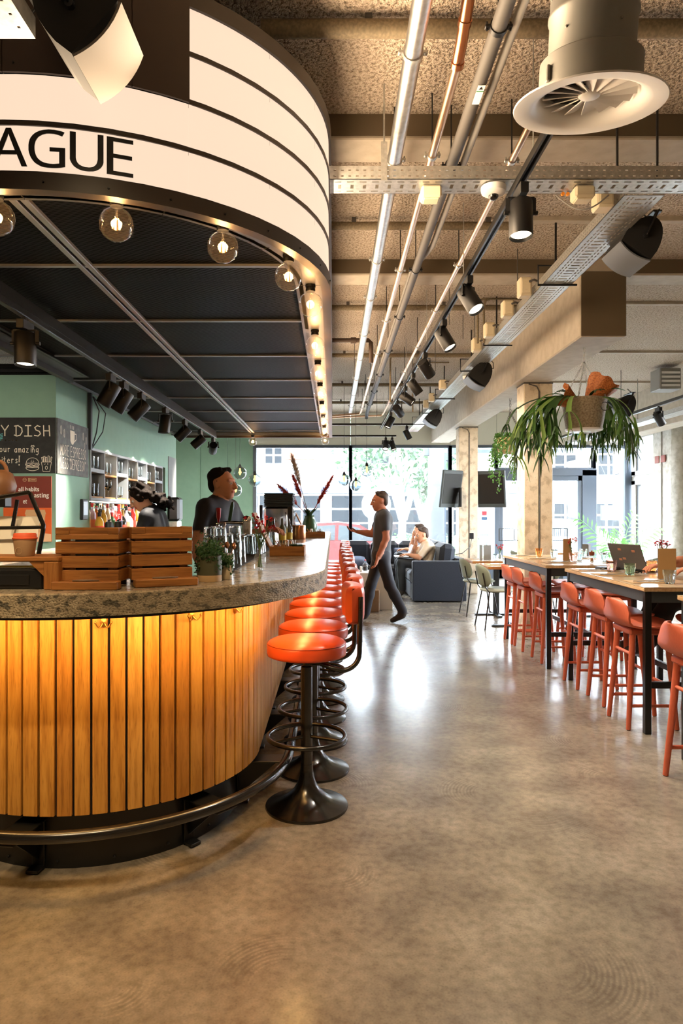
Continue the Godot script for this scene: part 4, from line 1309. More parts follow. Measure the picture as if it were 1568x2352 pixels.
# outline of the bar at a given radius about its rounded end: far right straight, round the front, back along the left
func outline(r: float, far: float, far_left: float, step := 6.0) -> Array:
	var p := [Vector3(BC.x + r, 0, -far)]
	var a := 0.0
	while a <= 180.01:
		p.append(BC + Vector3(cos(deg_to_rad(a)), 0, sin(deg_to_rad(a))) * r)
		a += step
	p.append(Vector3(BC.x - r, 0, -far_left))
	return p
func arc(r: float, a0: float, a1: float, nseg: int) -> Array:
	var p := []
	for i in nseg + 1:
		var a := deg_to_rad(a0 + (a1 - a0) * i / nseg)
		p.append(BC + Vector3(cos(a), 0, sin(a)) * r)
	return p
# closed ring slab between two outlines of equal length; chamfered outer edges
func slab(b: MB, outer: Array, inner: Array, y0: float, y1: float, which := 7) -> void:
	for i in outer.size() - 1:
		var a: Vector3 = outer[i]
		var c: Vector3 = outer[i + 1]
		var e: Vector3 = inner[i]
		var f: Vector3 = inner[i + 1]
		var u0 := Vector3(0, y0, 0)
		var u1 := Vector3(0, y1, 0)
		if which & 1:
			b.quad(a + u1, c + u1, f + u1, e + u1, Vector3.UP)
		if which & 2:
			var na := (a - e).normalized()
			var nc := (c - f).normalized()
			var k := b.vert(a + u0, na); b.vert(c + u0, nc); b.vert(c + u1, nc); b.vert(a + u1, na)
			b.face(k, k + 1, k + 2); b.face(k, k + 2, k + 3)
		if which & 4:
			b.quad(a + u0, c + u0, f + u0, e + u0, Vector3.DOWN)
			b.quad(e + u0, f + u0, f + u1, e + u1, (e - a + f - c).normalized())

func build_bar() -> void:
	# body: dark backing, plinth, oak slats
	var t := thing("bar_counter", "rounded bar body clad in upright oak slats over a black plinth", "bar")
	var b := MB.new()
	slab(b, outline(0.686, BAR_END, 5.4), outline(0.60, BAR_END, 5.4), 0.235, 1.02)
	part("backing", b, M.black_rough, t)
	b = MB.new()
	slab(b, outline(0.60, BAR_END, 5.4), outline(0.56, BAR_END, 5.4), 0.0, 0.24)
	part("plinth", b, M.black_satin, t)
	b = MB.new()
	for q in arc(0.603, 10, 170, 8):
		for y in [0.03, 0.2]:
			b.lathe([Vector2(0.006, 0.0), Vector2(0.004, 0.005), Vector2(0, 0.006)], 8, Transform3D(Basis(Vector3.UP.cross(q - BC).normalized(), (q - BC).normalized(), Vector3.UP), q + Vector3(0, y, 0)))
	part("bolt_heads", b, M.black, t)
	var sm := MB.new()
	sm.bx(Vector3(0, 0, -0.009), Vector3(0.0535, 0.777, 0.018), 0.002)
	var mesh := sm.mesh()
	var tones := [M.oak_y, M.oak_pale_y, M.oak_y, M.oak_deep_y]
	rng.seed = 12
	var pitch := 0.0627
	var n := int((BAR_END - 3.21) / pitch)
	for k in n:
		var o := part("slat", mesh, tones[rng.randi() % 4], t, Vector3(BC.x + 0.704, 0.6315, -3.21 - (k + 0.5) * pitch))
		o.rotation.y = PI / 2
	var m := int(PI * 0.704 / pitch)
	for k in m:
		var a := PI * (k + 0.5) / m
		var o := part("slat", mesh, tones[rng.randi() % 4], t, BC + Vector3(cos(a), 0, sin(a)) * 0.704 + Vector3(0, 0.6315, 0))
		o.rotation.y = PI / 2 - a
	for k in 14:
		var o := part("slat", mesh, tones[rng.randi() % 4], t, Vector3(BC.x - 0.704, 0.6315, -3.21 - (k + 0.5) * pitch))
		o.rotation.y = -PI / 2
	# worktop: cast concrete sections
	t = thing("bar_worktop", "thick polished concrete bar top with a pitted raw edge", "worktop")
	var secs := []
	var oa := arc(1.02, -1.0, 181.0, 44)
	var ia := arc(0.60, -1.0, 181.0, 44)
	oa[0] = Vector3(BC.x + 1.02, 0, -3.27); ia[0] = Vector3(BC.x + 0.60, 0, -3.27)
	secs.append([oa, ia])
	for q in [[3.273, 5.2], [5.203, 7.3], [7.303, BAR_END + 0.05]]:
		secs.append([[Vector3(BC.x + 1.02, 0, -q[1]), Vector3(BC.x + 1.02, 0, -q[0])], [Vector3(BC.x + 0.6, 0, -q[1]), Vector3(BC.x + 0.6, 0, -q[0])]])
	secs.append([[Vector3(BC.x - 1.02, 0, -3.23), Vector3(BC.x - 1.02, 0, -5.42)], [Vector3(BC.x - 0.6, 0, -3.23), Vector3(BC.x - 0.6, 0, -5.42)]])
	for s in secs:
		var inn := func(pts: Array, k: float) -> Array:
			var r := []
			for i in pts.size(): r.append(pts[i] + (s[1][i] - s[0][i]).normalized() * k)
			return r
		b = MB.new()
		slab(b, inn.call(s[0], 0.006), s[1], 1.03, 1.1, 1)
		slab(b, s[0], s[1], 1.022, 1.03, 4)
		for e in [0, s[0].size() - 1]:
			var dz: Vector3 = s[0][1 if e == 0 else e - 1] - s[0][e]
			b.quad(s[0][e] + Vector3(0, 1.022, 0), s[1][e] + Vector3(0, 1.022, 0), s[1][e] + Vector3(0, 1.1, 0), s[0][e] + Vector3(0, 1.1, 0), -dz.normalized())
		# inner edge
		for i in s[0].size() - 1:
			b.quad(s[1][i] + Vector3(0, 1.022, 0), s[1][i + 1] + Vector3(0, 1.022, 0), s[1][i + 1] + Vector3(0, 1.1, 0), s[1][i] + Vector3(0, 1.1, 0), (s[1][i] - s[0][i]).normalized())
		var sec := part("section", b, M.worktop, t)
		b = MB.new()
		slab(b, s[0], s[1], 1.022, 1.094, 2)
		# small chamfer under the top face
		var o2: Array = inn.call(s[0], 0.006)
		for i in s[0].size() - 1:
			var na: Vector3 = ((s[0][i] - s[1][i]).normalized() + Vector3.UP).normalized()
			b.quad(s[0][i] + Vector3(0, 1.094, 0), s[0][i + 1] + Vector3(0, 1.094, 0), o2[i + 1] + Vector3(0, 1.1, 0), o2[i] + Vector3(0, 1.1, 0), na)
		part("raw_edge", b, M.worktop_edge, sec)
	# foot rail
	t = thing("foot_rail", "black steel tube foot rail bent round the bar", "rail")
	b = MB.new()
	var pts := []
	for p in outline(0.8455, BAR_END - 0.1, 5.3, 4.0): pts.append(p + Vector3(0, 0.2335, 0))
	b.tube(pts, 0.022, 14)
	part("tube", b, M.black_gloss, t)
	var brk := MB.new()
	brk.bx(Vector3(0, 0.205, 0.125), Vector3(0.10, 0.008, 0.25), 0.002)
	brk.bx(Vector3(0, 0.10, 0.006), Vector3(0.05, 0.20, 0.008), 0.002)
	brk.prism([Vector2(0.0, 0.2), Vector2(-0.2, 0.2), Vector2(0.0, 0.03)], 0.008, Transform3D(Basis(Vector3.UP, PI / 2), Vector3.ZERO))
	brk.bx(Vector3(0, 0.01, 0.03), Vector3(0.05, 0.012, 0.05), 0.002)
	var bm := brk.mesh()
	for deg in [0.0, 41.0, 97.0, 150.0]:
		var a := deg_to_rad(deg)
		var o := part("bracket", bm, M.black_satin, t, BC + Vector3(cos(a), 0, sin(a)) * 0.60)
		o.rotation.y = PI / 2 - a
	for k in 7:
		var o := part("bracket", bm, M.black_satin, t, Vector3(BC.x + 0.6, 0, -3.95 - k * 0.78))
		o.rotation.y = PI / 2
	# lighting strip under the overhang
	t = thing("strip_lamp", "hidden warm lighting strip under the bar top", "lamp")
	b = MB.new()
	slab(b, outline(0.905, BAR_END - 0.1, 5.3), outline(0.885, BAR_END - 0.1, 5.3), 1.008, 1.022)
	part("diffuser", b, M.led, t)
	b = MB.new()
	slab(b, outline(0.916, BAR_END - 0.1, 5.3), outline(0.907, BAR_END - 0.1, 5.3), 0.998, 1.022)
	part("profile", b, M.black, t)
	var amber := Color(1.0, 0.76, 0.44)
	for k in 12:
		var a := deg_to_rad(7.5 + k * 15.0)
		var dir := Vector3(cos(a), 0, sin(a))
		area(BC + dir * 0.893 + Vector3(0, 1.002, 0), Vector3(0, -1, 0) - dir * 0.7, Vector2(0.22, 0.02), 0.115, amber, "strip_light")
	for k in 8:
		area(Vector3(BC.x + 0.893, 1.002, -3.6 - k * 0.75), Vector3(-0.7, -1, 0), Vector2(0.7, 0.02), 0.13, amber, "strip_light")
	# coat hooks under the top
	for deg in [73.5, 46.0, 26.0]:
		var a := deg_to_rad(deg)
		b = MB.new()
		b.lathe([Vector2(0, 0.0), Vector2(0.014, 0.0), Vector2(0.012, 0.005), Vector2(0, 0.006)], 12, Transform3D(Basis(Vector3.RIGHT, PI / 2).scaled_local(Vector3(1, 1, 1.6)), Vector3(0, 0, 0)))
		for e in [-1.0, 1.0]:
			var hp := []
			for i in 9:
				var s := i / 8.0
				hp.append(Vector3(e * (0.004 + 0.024 * s), -0.004 - 0.016 * sin(s * PI) + 0.006 * s, 0.006 + 0.018 * s))
			b.tube(hp, 0.0032, 6)
			b.lathe([Vector2(0, -0.005), Vector2(0.004, -0.003), Vector2(0.005, 0), Vector2(0.004, 0.003), Vector2(0, 0.005)], 8, Transform3D(Basis(), hp[8]))
		var o := solo("coat_hook", ["brass double coat hook on a slat below the two crates", "brass double coat hook below the olive plant pot", "brass double coat hook nearest to the orange stools"][[73.5, 46.0, 26.0].find(deg)], "hook", b, M.brass, BC + Vector3(cos(a), 0, sin(a)) * 0.706 + Vector3(0, 0.955, 0), PI / 2 - a)

func build_sign() -> void:
	var t := thing("bar_sign", "rounded illuminated cinema-style sign canopy over the bar", "sign")
	var R := 1.03
	var b := MB.new()
	var rows := [2.44, 2.605, 2.77, 2.935, 3.10]
	# lit panels
	for k in 4:
		var dark_from := 57.4 if k >= 2 else 182.0
		var y0: float = rows[k] + 0.008
		var y1: float = rows[k + 1] - 0.008
		var splits := [0.0, 19.0, 38.0, 57.4]
		if k < 2: splits += [98.0, 140.0, 180.0]
		for i in splits.size() - 1:
			b = MB.new()
			slab(b, arc(R, splits[i] + 0.03, splits[i + 1] - 0.03, 8), arc(R - 0.02, splits[i] + 0.03, splits[i + 1] - 0.03, 8), y0, y1, 6)
			part("lit_panel", b, M.sign_face, t)
		for i in 5:
			b = MB.new()
			var z0 := -3.21 - i * 1.23
			slab(b, [Vector3(BC.x + R, 0, z0 - 1.225), Vector3(BC.x + R, 0, z0 - 0.003)], [Vector3(BC.x + R - 0.02, 0, z0 - 1.225), Vector3(BC.x + R - 0.02, 0, z0 - 0.003)], y0, y1, 6)
			part("lit_panel", b, M.sign_face, t)
	# dark bars between the rows, rims
	for y in rows:
		b = MB.new()
		var h := 0.008
		var o := 0.006
		if y == 2.44:
			slab(b, outline(R + 0.012, BAR_END, 5.4), outline(R - 0.03, BAR_END, 5.4), 2.39, 2.448)
		elif y == 3.10:
			slab(b, outline(R + 0.012, BAR_END, 5.4), outline(R - 0.03, BAR_END, 5.4), 3.092, 3.15)
		else:
			slab(b, outline(R + o, BAR_END, 5.4), outline(R - 0.02, BAR_END, 5.4), y - h, y + h)
		part("rail", b, M.dark_pipe if false else mt(c8(58, 48, 40), 0.45), t)
	# dark metal panels on the upper rows
	var db := mt(c8(66, 54, 48), 0.5, 0.3)
	var seams := [57.4, 68.0, 90.0, 99.0, 125.0, 152.0, 180.0]
	for i in seams.size() - 1:
		b = MB.new()
		slab(b, arc(R + 0.014, seams[i] + 0.06, seams[i + 1] - 0.06, 8), arc(R - 0.02, seams[i] + 0.06, seams[i + 1] - 0.06, 8), 2.762, 3.15)
		part("dark_panel", b, db, t)
	b = MB.new()
	for deg in [70.0, 88.0, 97.0]:
		for y in [2.79, 2.95]:
			var a := deg_to_rad(deg)
			b.lathe([Vector2(0.004, 0.0), Vector2(0.003, 0.004), Vector2(0, 0.004)], 8, Transform3D(Basis(Vector3.UP.cross(Vector3(cos(a), 0, sin(a))), Vector3(cos(a), 0, sin(a)), Vector3.UP), BC + Vector3(cos(a), 0, sin(a)) * (R + 0.014) + Vector3(0, y, 0)))
	for k in 16:
		var a := deg_to_rad(6.0 + k * 11.0)
		b.lathe([Vector2(0.004, 0.0), Vector2(0.003, 0.004), Vector2(0, 0.004)], 8, Transform3D(Basis(Vector3.UP.cross(Vector3(cos(a), 0, sin(a))), Vector3(cos(a), 0, sin(a)), Vector3.UP), BC + Vector3(cos(a), 0, sin(a)) * (R + 0.012) + Vector3(0, 2.415, 0)))
	part("rivets", b, M.black, t)
	# inner back of the box
	b = MB.new()
	slab(b, outline(R - 0.12, BAR_END, 5.4), outline(R - 0.14, BAR_END, 5.4), 2.43, 3.10)
	var lid := [Vector2(BC.x - R + 0.02, -BAR_END), Vector2(BC.x + R - 0.02, -BAR_END)]
	for p in arc(R - 0.02, 0, 180, 24): lid.append(Vector2(p.x, p.z))
	b.prism(lid, 0.02, Transform3D(Basis(Vector3.RIGHT, PI / 2), Vector3(0, 3.12, 0)))
	part("inner_wall", b, M.black_rough, t)
	b = MB.new()
	b.bb(Vector3(BC.x - R, 2.39, -BAR_END), Vector3(BC.x + R + 0.012, 3.12, -BAR_END - 0.04))
	part("end_panel", b, db, t)
	# soffit ring in sections
	for q in [[0, 30], [30, 60], [60, 90], [90, 120], [120, 150], [150, 180]]:
		b = MB.new()
		slab(b, arc(R - 0.028, q[0] + 0.1, q[1] - 0.1, 6), arc(R - 0.155, q[0] + 0.1, q[1] - 0.1, 6), 2.43, 2.436)
		part("soffit_plate", b, M.soffit, t)
	for i in 4:
		b = MB.new()
		var z0 := -3.213 - i * 1.535
		b.bb(Vector3(BC.x + R - 0.155, 2.43, z0), Vector3(BC.x + R - 0.028, 2.436, z0 - 1.53))
		part("soffit_plate", b, M.soffit, t)
	b = MB.new()
	b.bb(Vector3(BC.x - R + 0.028, 2.43, -3.213), Vector3(BC.x - R + 0.155, 2.436, -5.4))
	part("soffit_plate", b, M.soffit, t)
	# mesh ceiling with aluminium battens
	var ce := thing("ceiling_mesh", "black expanded metal ceiling over the bar with thin aluminium battens", "ceiling", Vector3.ZERO, 0, "", "structure")
	b = MB.new()
	var flat := Transform3D(Basis(Vector3.RIGHT, PI / 2), Vector3(0, 2.467, 0))
	var poly := [Vector2(-3.2, -BAR_END), Vector2(BC.x + R - 0.14, -BAR_END)]
	for p in arc(R - 0.14, 0, 180, 24): poly.append(Vector2(p.x, p.z))
	poly += [Vector2(BC.x - R + 0.14, -5.4), Vector2(-3.2, -5.4)]
	b.prism(poly, 0.01, flat)
	part("mesh_sheet", b, M.mesh, ce)
	b = MB.new()
	flat.origin.y = 2.53
	b.prism(poly, 0.02, flat)
	part("closing_sheet", b, M.black_rough, ce)
	var alu := mt(c8(150, 150, 152), 0.4, 0.8)
	for k in 8:
		b = MB.new()
		var z := -3.03 - k * 0.87
		b.bb(Vector3(-3.2 if k > 0 else -2.0, 2.452, z - 0.011), Vector3(BC.x + R - 0.15, 2.466, z + 0.011))
		part("batten", b, alu, ce)
	for x in [-1.115, -1.075]:
		b = MB.new()
		b.bb(Vector3(x - 0.014, 2.446, -BAR_END), Vector3(x + 0.014, 2.464, -2.35), 0.003)
		part("long_batten", b, alu, ce)
	b = MB.new(); b.bb(Vector3(-2.19, 2.44, -BAR_END), Vector3(-2.17, 2.466, -3.0))
	part("long_batten", b, alu, ce)
	b = MB.new(); b.bb(Vector3(-2.2, 2.42, -BAR_END + 0.03), Vector3(BC.x + R, 2.46, -BAR_END))
	part("end_batten", b, alu, ce)
	# letters on the lowest lit row
	var fnt := SystemFont.new()
	fnt.font_names = PackedStringArray(["Droid Sans"])
	for q in [["A", 21.0], ["G", 108.5], ["U", 199.5], ["E", 275.5]]:
		# angle at which a ray through that column meets the sign
		var k := (float(q[1]) - 764.0) / FOC
		var A := k * k + 1.0
		var B := 2.0 * (-k * BC.x) - 2.0 * 3.21
		var C := BC.x * BC.x + 3.21 * 3.21 - pow(R + 0.002, 2)
		var d := (-B - sqrt(B * B - 4 * A * C)) / (2 * A)
		var p := Vector3(k * d, 2.525, -d)
		var a := atan2(p.z - BC.z, p.x - BC.x)
		var tm := TextMesh.new()
		tm.text = q[0]; tm.font = fnt; tm.font_size = 64; tm.depth = 0.003; tm.pixel_size = 0.0026
		var bb := tm.get_aabb()
		var o := solo("sign_letter", "black capital letter %s on the bottom row of the lit sign" % q[0], "letter", tm, M.black, p + Vector3(cos(a), 0, sin(a)) * 0.004, PI / 2 - a)
		o.scale = Vector3([0.118, 0.112, 0.103, 0.083][["A", "G", "U", "E"].find(q[0])] / bb.size.x, 0.122 / bb.size.y, 1)
		o.position -= o.basis * bb.get_center()
	# globe bulbs round the soffit
	var bulb := thing("globe_bulb", "large clear globe filament bulb under the sign's rounded end", "light bulb", Vector3.ZERO, 0, "globe bulbs under the sign")
	b = MB.new()
	b.lathe([Vector2(0, -0.148), Vector2(0.022, -0.144), Vector2(0.042, -0.131), Vector2(0.054, -0.112), Vector2(0.0575, -0.09), Vector2(0.054, -0.069), Vector2(0.044, -0.052), Vector2(0.03, -0.042), Vector2(0.02, -0.036), Vector2(0.018, -0.026)], 28)
	part("glass_globe", b, M.bulb_glass, bulb)
	b = MB.new()
	b.lathe([Vector2(0.0, -0.03), Vector2(0.021, -0.03), Vector2(0.023, -0.024), Vector2(0.021, -0.012), Vector2(0.024, -0.01), Vector2(0.024, 0.0)], 18)
	part("socket", b, M.black, bulb)
	b = MB.new()
	for k in 5:
		var a := k * TAU / 5
		b.tube([Vector3(cos(a) * 0.008, -0.072, sin(a) * 0.008), Vector3(cos(a) * 0.013, -0.105, sin(a) * 0.013)], 0.0018, 5)
	part("filament", b, M.filament, bulb)
	b = MB.new()
	b.lathe([Vector2(0.0, -0.074), Vector2(0.006, -0.072), Vector2(0.004, -0.05), Vector2(0.008, -0.036)], 10)
	part("stem", b, M.clear, bulb)
	var spots := []
	for deg in [0.0, 23.5, 47.0, 70.5, 94.0, 117.5, 141.0, 164.5]:
		var a := deg_to_rad(deg)
		spots.append([BC + Vector3(cos(a), 0, sin(a)) * 0.945 + Vector3(0, 2.43, 0), "clear globe filament bulb, %s round the sign's curve from the straight row" % ORD[spots.size()]])
	for d in [4.0, 4.8, 5.62, 6.55, 7.45, 8.35, 9.25]:
		spots.append([Vector3(BC.x + 0.945, 2.43, -d), "clear globe filament bulb, %s in the straight row under the sign" % ORD[spots.size() - 8]])
	spots.append([Vector3(-1.09, 2.42, -9.3), "clear globe filament bulb alone at the end of the long batten"])
	var warm := Color(1.0, 0.76, 0.48)
	for i in spots.size():
		var o: Node3D = bulb if i == 0 else copy(bulb, spots[i][0], i * 0.7, spots[i][1])
		if i == 0:
			o.position = spots[0][0]; o.set_meta("label", spots[0][1])
		if spots[i][1].contains("alone"): o.remove_meta("group")
		omni(spots[i][0] + Vector3(0, -0.09, 0), 0.06, warm, 0.02)

func build_back_bar() -> void:
	var x := -2.205
	# bottle shelf unit in the niche
	var t := thing("bottle_shelf", "grey steel shelf unit full of glassware in the niche", "shelf", Vector3(x, 0, -7.5))
	var grey := mt(c8(150, 158, 166), 0.5)
	var b := MB.new()
	var z0 := 1.31
	for k in 8:
		b = MB.new(); b.bb(Vector3(-0.34, 1.49, z0 - k * 0.372 - 0.008), Vector3(0.015, 1.955, z0 - k * 0.372 + 0.008), 0.002)
		part("upright", b, grey if k != 1 else grey, t)
	for q in [[1.47, 0.03], [1.93, 0.025]]:
		b = MB.new(); b.bb(Vector3(-0.34, q[0], z0 + 0.01), Vector3(0.015, q[0] + q[1], z0 - 7 * 0.372 - 0.01), 0.003)
		part("rail", b, grey, t)
	b = MB.new(); b.bb(Vector3(-0.35, 1.47, z0 + 0.01), Vector3(-0.34, 1.955, z0 - 2.62))
	part("back_sheet", b, M.black_rough, t)
	for k in 7:
		var y := [1.735, 1.715, 1.735, 1.715, 1.735, 1.715, 1.735][k] as float
		b = MB.new(); b.bb(Vector3(-0.335, y, z0 - k * 0.372 - 0.01), Vector3(0.012, y + (0.035 if k % 2 == 0 else 0.018), z0 - (k + 1) * 0.372 + 0.01), 0.002)
		part("shelf_board", b, grey if k % 2 == 0 else M.oak_z, t)
		b = MB.new(); b.bb(Vector3(-0.32, 1.5, z0 - k * 0.372 - 0.01), Vector3(0.0, 1.514, z0 - (k + 1) * 0.372 + 0.01), 0.002)
		part("shelf_board", b, M.oak_z, t)
	# glasses in the cells
	var gl := MB.new()
	gl.lathe([Vector2(0, 0.0), Vector2(0.026, 0.0), Vector2(0.03, 0.03), Vector2(0.033, 0.12), Vector2(0.0315, 0.12), Vector2(0.028, 0.03), Vector2(0.0, 0.008)], 12)
	var tall := gl.mesh()
	gl = MB.new()
	gl.lathe([Vector2(0, 0.0), Vector2(0.03, 0.0), Vector2(0.03, 0.004), Vector2(0.004, 0.008), Vector2(0.004, 0.07), Vector2(0.02, 0.085), Vector2(0.034, 0.11), Vector2(0.034, 0.16), Vector2(0.028, 0.185), Vector2(0.026, 0.185), Vector2(0.032, 0.16), Vector2(0.03, 0.11), Vector2(0.0, 0.088)], 12)
	var wine := gl.mesh()
	rng.seed = 33
	for k in 7:
		for row in 2:
			var y: float = 1.514 if row == 0 else [1.77, 1.733][k % 2]
			for i in 3:
				for j in 2:
					var p := Vector3(x - 0.05 - j * 0.09, y + 0.001, -7.5 + z0 - k * 0.372 - 0.07 - i * 0.115)
					solo("bar_glass", "clear glass among the rows of glasses in the niche shelf", "glass", wine if (k + row) % 2 and row == 0 else tall, M.solid, p, 0, "glasses in the niche shelf")
	# counter with stepped bottle display
	t = thing("back_counter", "wooden back counter with stepped bottle racks", "counter", Vector3(x, 0, -7.5))
	b = MB.new(); b.bb(Vector3(-0.4, 1.10, 1.45), Vector3(0.28, 1.14, -1.5), 0.003)
	part("top", b, M.oak_z, t)
	b = MB.new(); b.bb(Vector3(0.0, 0.0, 1.4), Vector3(0.25, 1.10, -1.5))
	part("body", b, M.black, t)
	for k in 2:
		b = MB.new(); b.bb(Vector3(-0.12 - k * 0.11, 1.14, 1.25), Vector3(-0.02 - k * 0.11, 1.17 + k * 0.06, -1.4), 0.003)
		part("step", b, M.black, t)
	var shapes := []
	for s in [[0.036, 0.17, 0.28, 0.013], [0.032, 0.19, 0.30, 0.012], [0.04, 0.13, 0.22, 0.015], [0.03, 0.16, 0.25, 0.012]]:
		gl = MB.new()
		gl.lathe([Vector2(0, 0), Vector2(s[0] * 0.92, 0), Vector2(s[0], 0.008), Vector2(s[0], s[1]), Vector2(s[0] * 0.8, s[1] + 0.025), Vector2(s[3], s[1] + 0.05), Vector2(s[3], s[2]), Vector2(0, s[2])], 12)
		var lb := MB.new()
		lb.lathe([Vector2(s[0] + 0.0006, s[1] * 0.25), Vector2(s[0] + 0.0006, s[1] * 0.75)], 12)
		var cp := MB.new()
		cp.lathe([Vector2(s[3] + 0.001, s[2] - 0.035), Vector2(s[3] + 0.002, s[2] + 0.004), Vector2(0, s[2] + 0.004)], 10)
		shapes.append([gl.mesh(), lb.mesh(), cp.mesh()])
	var tints := [[glass(c8(230, 240, 244), 0.15, 0.03), "clear"], [mt(c8(170, 96, 30), 0.12), "amber"], [mt(c8(40, 70, 44), 0.12), "dark green"], [mt(c8(206, 160, 60), 0.12), "golden"], [mt(c8(150, 40, 36), 0.12), "red"], [mt(c8(190, 170, 190), 0.12), "pale violet"], [mt(c8(30, 28, 28), 0.12), "black"], [mt(c8(226, 200, 150), 0.12), "cream"]]
	var caps := [M.black, M.silver, mt(c8(170, 40, 40), 0.5), M.brass, M.white]
	var labels := [M.paper, mt(c8(210, 70, 50), 0.7), mt(c8(60, 66, 90), 0.7), mt(c8(226, 206, 150), 0.7), mt(c8(236, 150, 120), 0.7)]
	for row in 3:
		for i in 22:
			var s: Array = shapes[rng.randi() % 4]
			var tn: Array = tints[rng.randi() % tints.size()]
			var z := -6.3 - i * 0.118 - rng.randf_range(-0.01, 0.01)
			var o := thing("spirit_bottle", "%s bottle on the %s step of the back bar" % [tn[1], ["front", "middle", "top"][row]], "bottle", Vector3(x + 0.05 - row * 0.11, [1.141, 1.171, 1.231][row], z), rng.randf() * TAU, "bottles on the back bar")
			part("glass_body", s[0], tn[0], o)
			part("label", s[1], labels[rng.randi() % 5], o)
			part("cap", s[2], caps[rng.randi() % 5], o)
	for z in [-6.12, -6.38]:
		var pb := thing("pump_bottle", "matt black pump bottle beside the bottles on the back counter", "bottle", Vector3(x + 0.2, 1.141, z), 0, "black pump bottles")
		b = MB.new(); b.lathe([Vector2(0, 0), Vector2(0.034, 0), Vector2(0.036, 0.006), Vector2(0.036, 0.12), Vector2(0.028, 0.14), Vector2(0, 0.142)], 18)
		part("body", b, M.black, pb)
		b = MB.new(); b.lathe([Vector2(0.012, 0.14), Vector2(0.012, 0.155), Vector2(0, 0.157)], 10); b.tube([Vector3(0, 0.155, 0), Vector3(0.03, 0.158, 0.02)], 0.005, 6)
		part("pump", b, M.black, pb)
	# hanging bottle rack rail under the shelf
	b = MB.new()
	for q in [1.45, 1.40]:
		b.bb(Vector3(x - 0.3, q, -6.2), Vector3(x - 0.29, q + 0.01, -8.9))
		b.bb(Vector3(x + 0.0, q, -6.2), Vector3(x + 0.01, q + 0.01, -8.9))
	solo("glass_rack", "black wire rail under the niche shelf", "rail", b, M.black)
	# warm shelf lighting inside the niche
	b = MB.new(); b.bb(Vector3(x - 0.06, 1.462, -6.25), Vector3(x - 0.04, 1.47, -8.9))
	solo("shelf_lamp", "slim light strip under the niche shelf above the bottles", "lamp", b, M.lens)
	for k in 3: area(Vector3(x - 0.05, 1.455, -6.7 - k * 0.85), Vector3(0, -1, 0), Vector2(0.7, 0.02), 0.7, Color(1, 0.95, 0.85), "shelf_light")
	b = MB.new(); b.bb(Vector3(x - 0.30, 1.925, -6.25), Vector3(x - 0.27, 1.93, -8.9))
	solo("shelf_lamp", "slim light strip at the top of the niche shelf", "lamp", b, M.lens)
	for k in 3: area(Vector3(x - 0.28, 1.92, -6.7 - k * 0.85), Vector3(0.2, -1, 0), Vector2(0.7, 0.02), 0.8, Color(1, 0.95, 0.85), "shelf_light")
	# cables, thermostat, far chalkboard, soap dispenser
	b = MB.new()
	b.bb(Vector3(x, 1.93, -6.14), Vector3(x + 0.03, 2.44, -6.18))
	b.tube([Vector3(x + 0.02, 2.42, -6.22), Vector3(x + 0.05, 2.3, -6.3), Vector3(x + 0.04, 2.1, -6.26), Vector3(x + 0.02, 1.95, -6.2)], 0.006, 6)
	b.tube([Vector3(x + 0.02, 2.42, -6.24), Vector3(x + 0.06, 2.3, -6.45), Vector3(x + 0.05, 2.12, -6.4), Vector3(x + 0.02, 1.95, -6.21)], 0.005, 6)
	solo("wall_cables", "black cables and trunking on the green wall beside the niche", "cable", b, M.black)
	t = thing("wall_display", "small black wall display beside the niche", "display", Vector3(x, 1.39, -6.02))
	b = MB.new(); b.bb(Vector3(0, -0.09, -0.06), Vector3(0.025, 0.09, 0.06), 0.004)
	part("housing", b, M.black, t)
	b = MB.new(); b.bb(Vector3(0.025, -0.05, -0.055), Vector3(0.028, 0.07, 0.05))
	part("screen", b, mt(c8(170, 186, 200), 0.2), t)
	b = MB.new(); b.bb(Vector3(x, 1.55, -9.14), Vector3(x + 0.008, 2.12, -9.58))
	var cb := solo("chalk_board", "grey faded chalkboard at the end of the niche", "chalkboard", b, mt(c8(128, 132, 134), 0.8))
	t = thing("towel_dispenser", "black towel dispenser on the wall past the niche", "dispenser", Vector3(x, 1.15, -9.2))
	b = MB.new(); b.bb(Vector3(0, 0.1, -0.13), Vector3(0.16, 0.42, 0.1), 0.03)
	part("cover", b, M.black_satin, t)
	b = MB.new(); b.bb(Vector3(0, -0.25, -0.13), Vector3(0.14, 0.1, 0.1), 0.01)
	part("tray", b, M.galv, t)
	# chalkboards with lettering
	chalkboards()

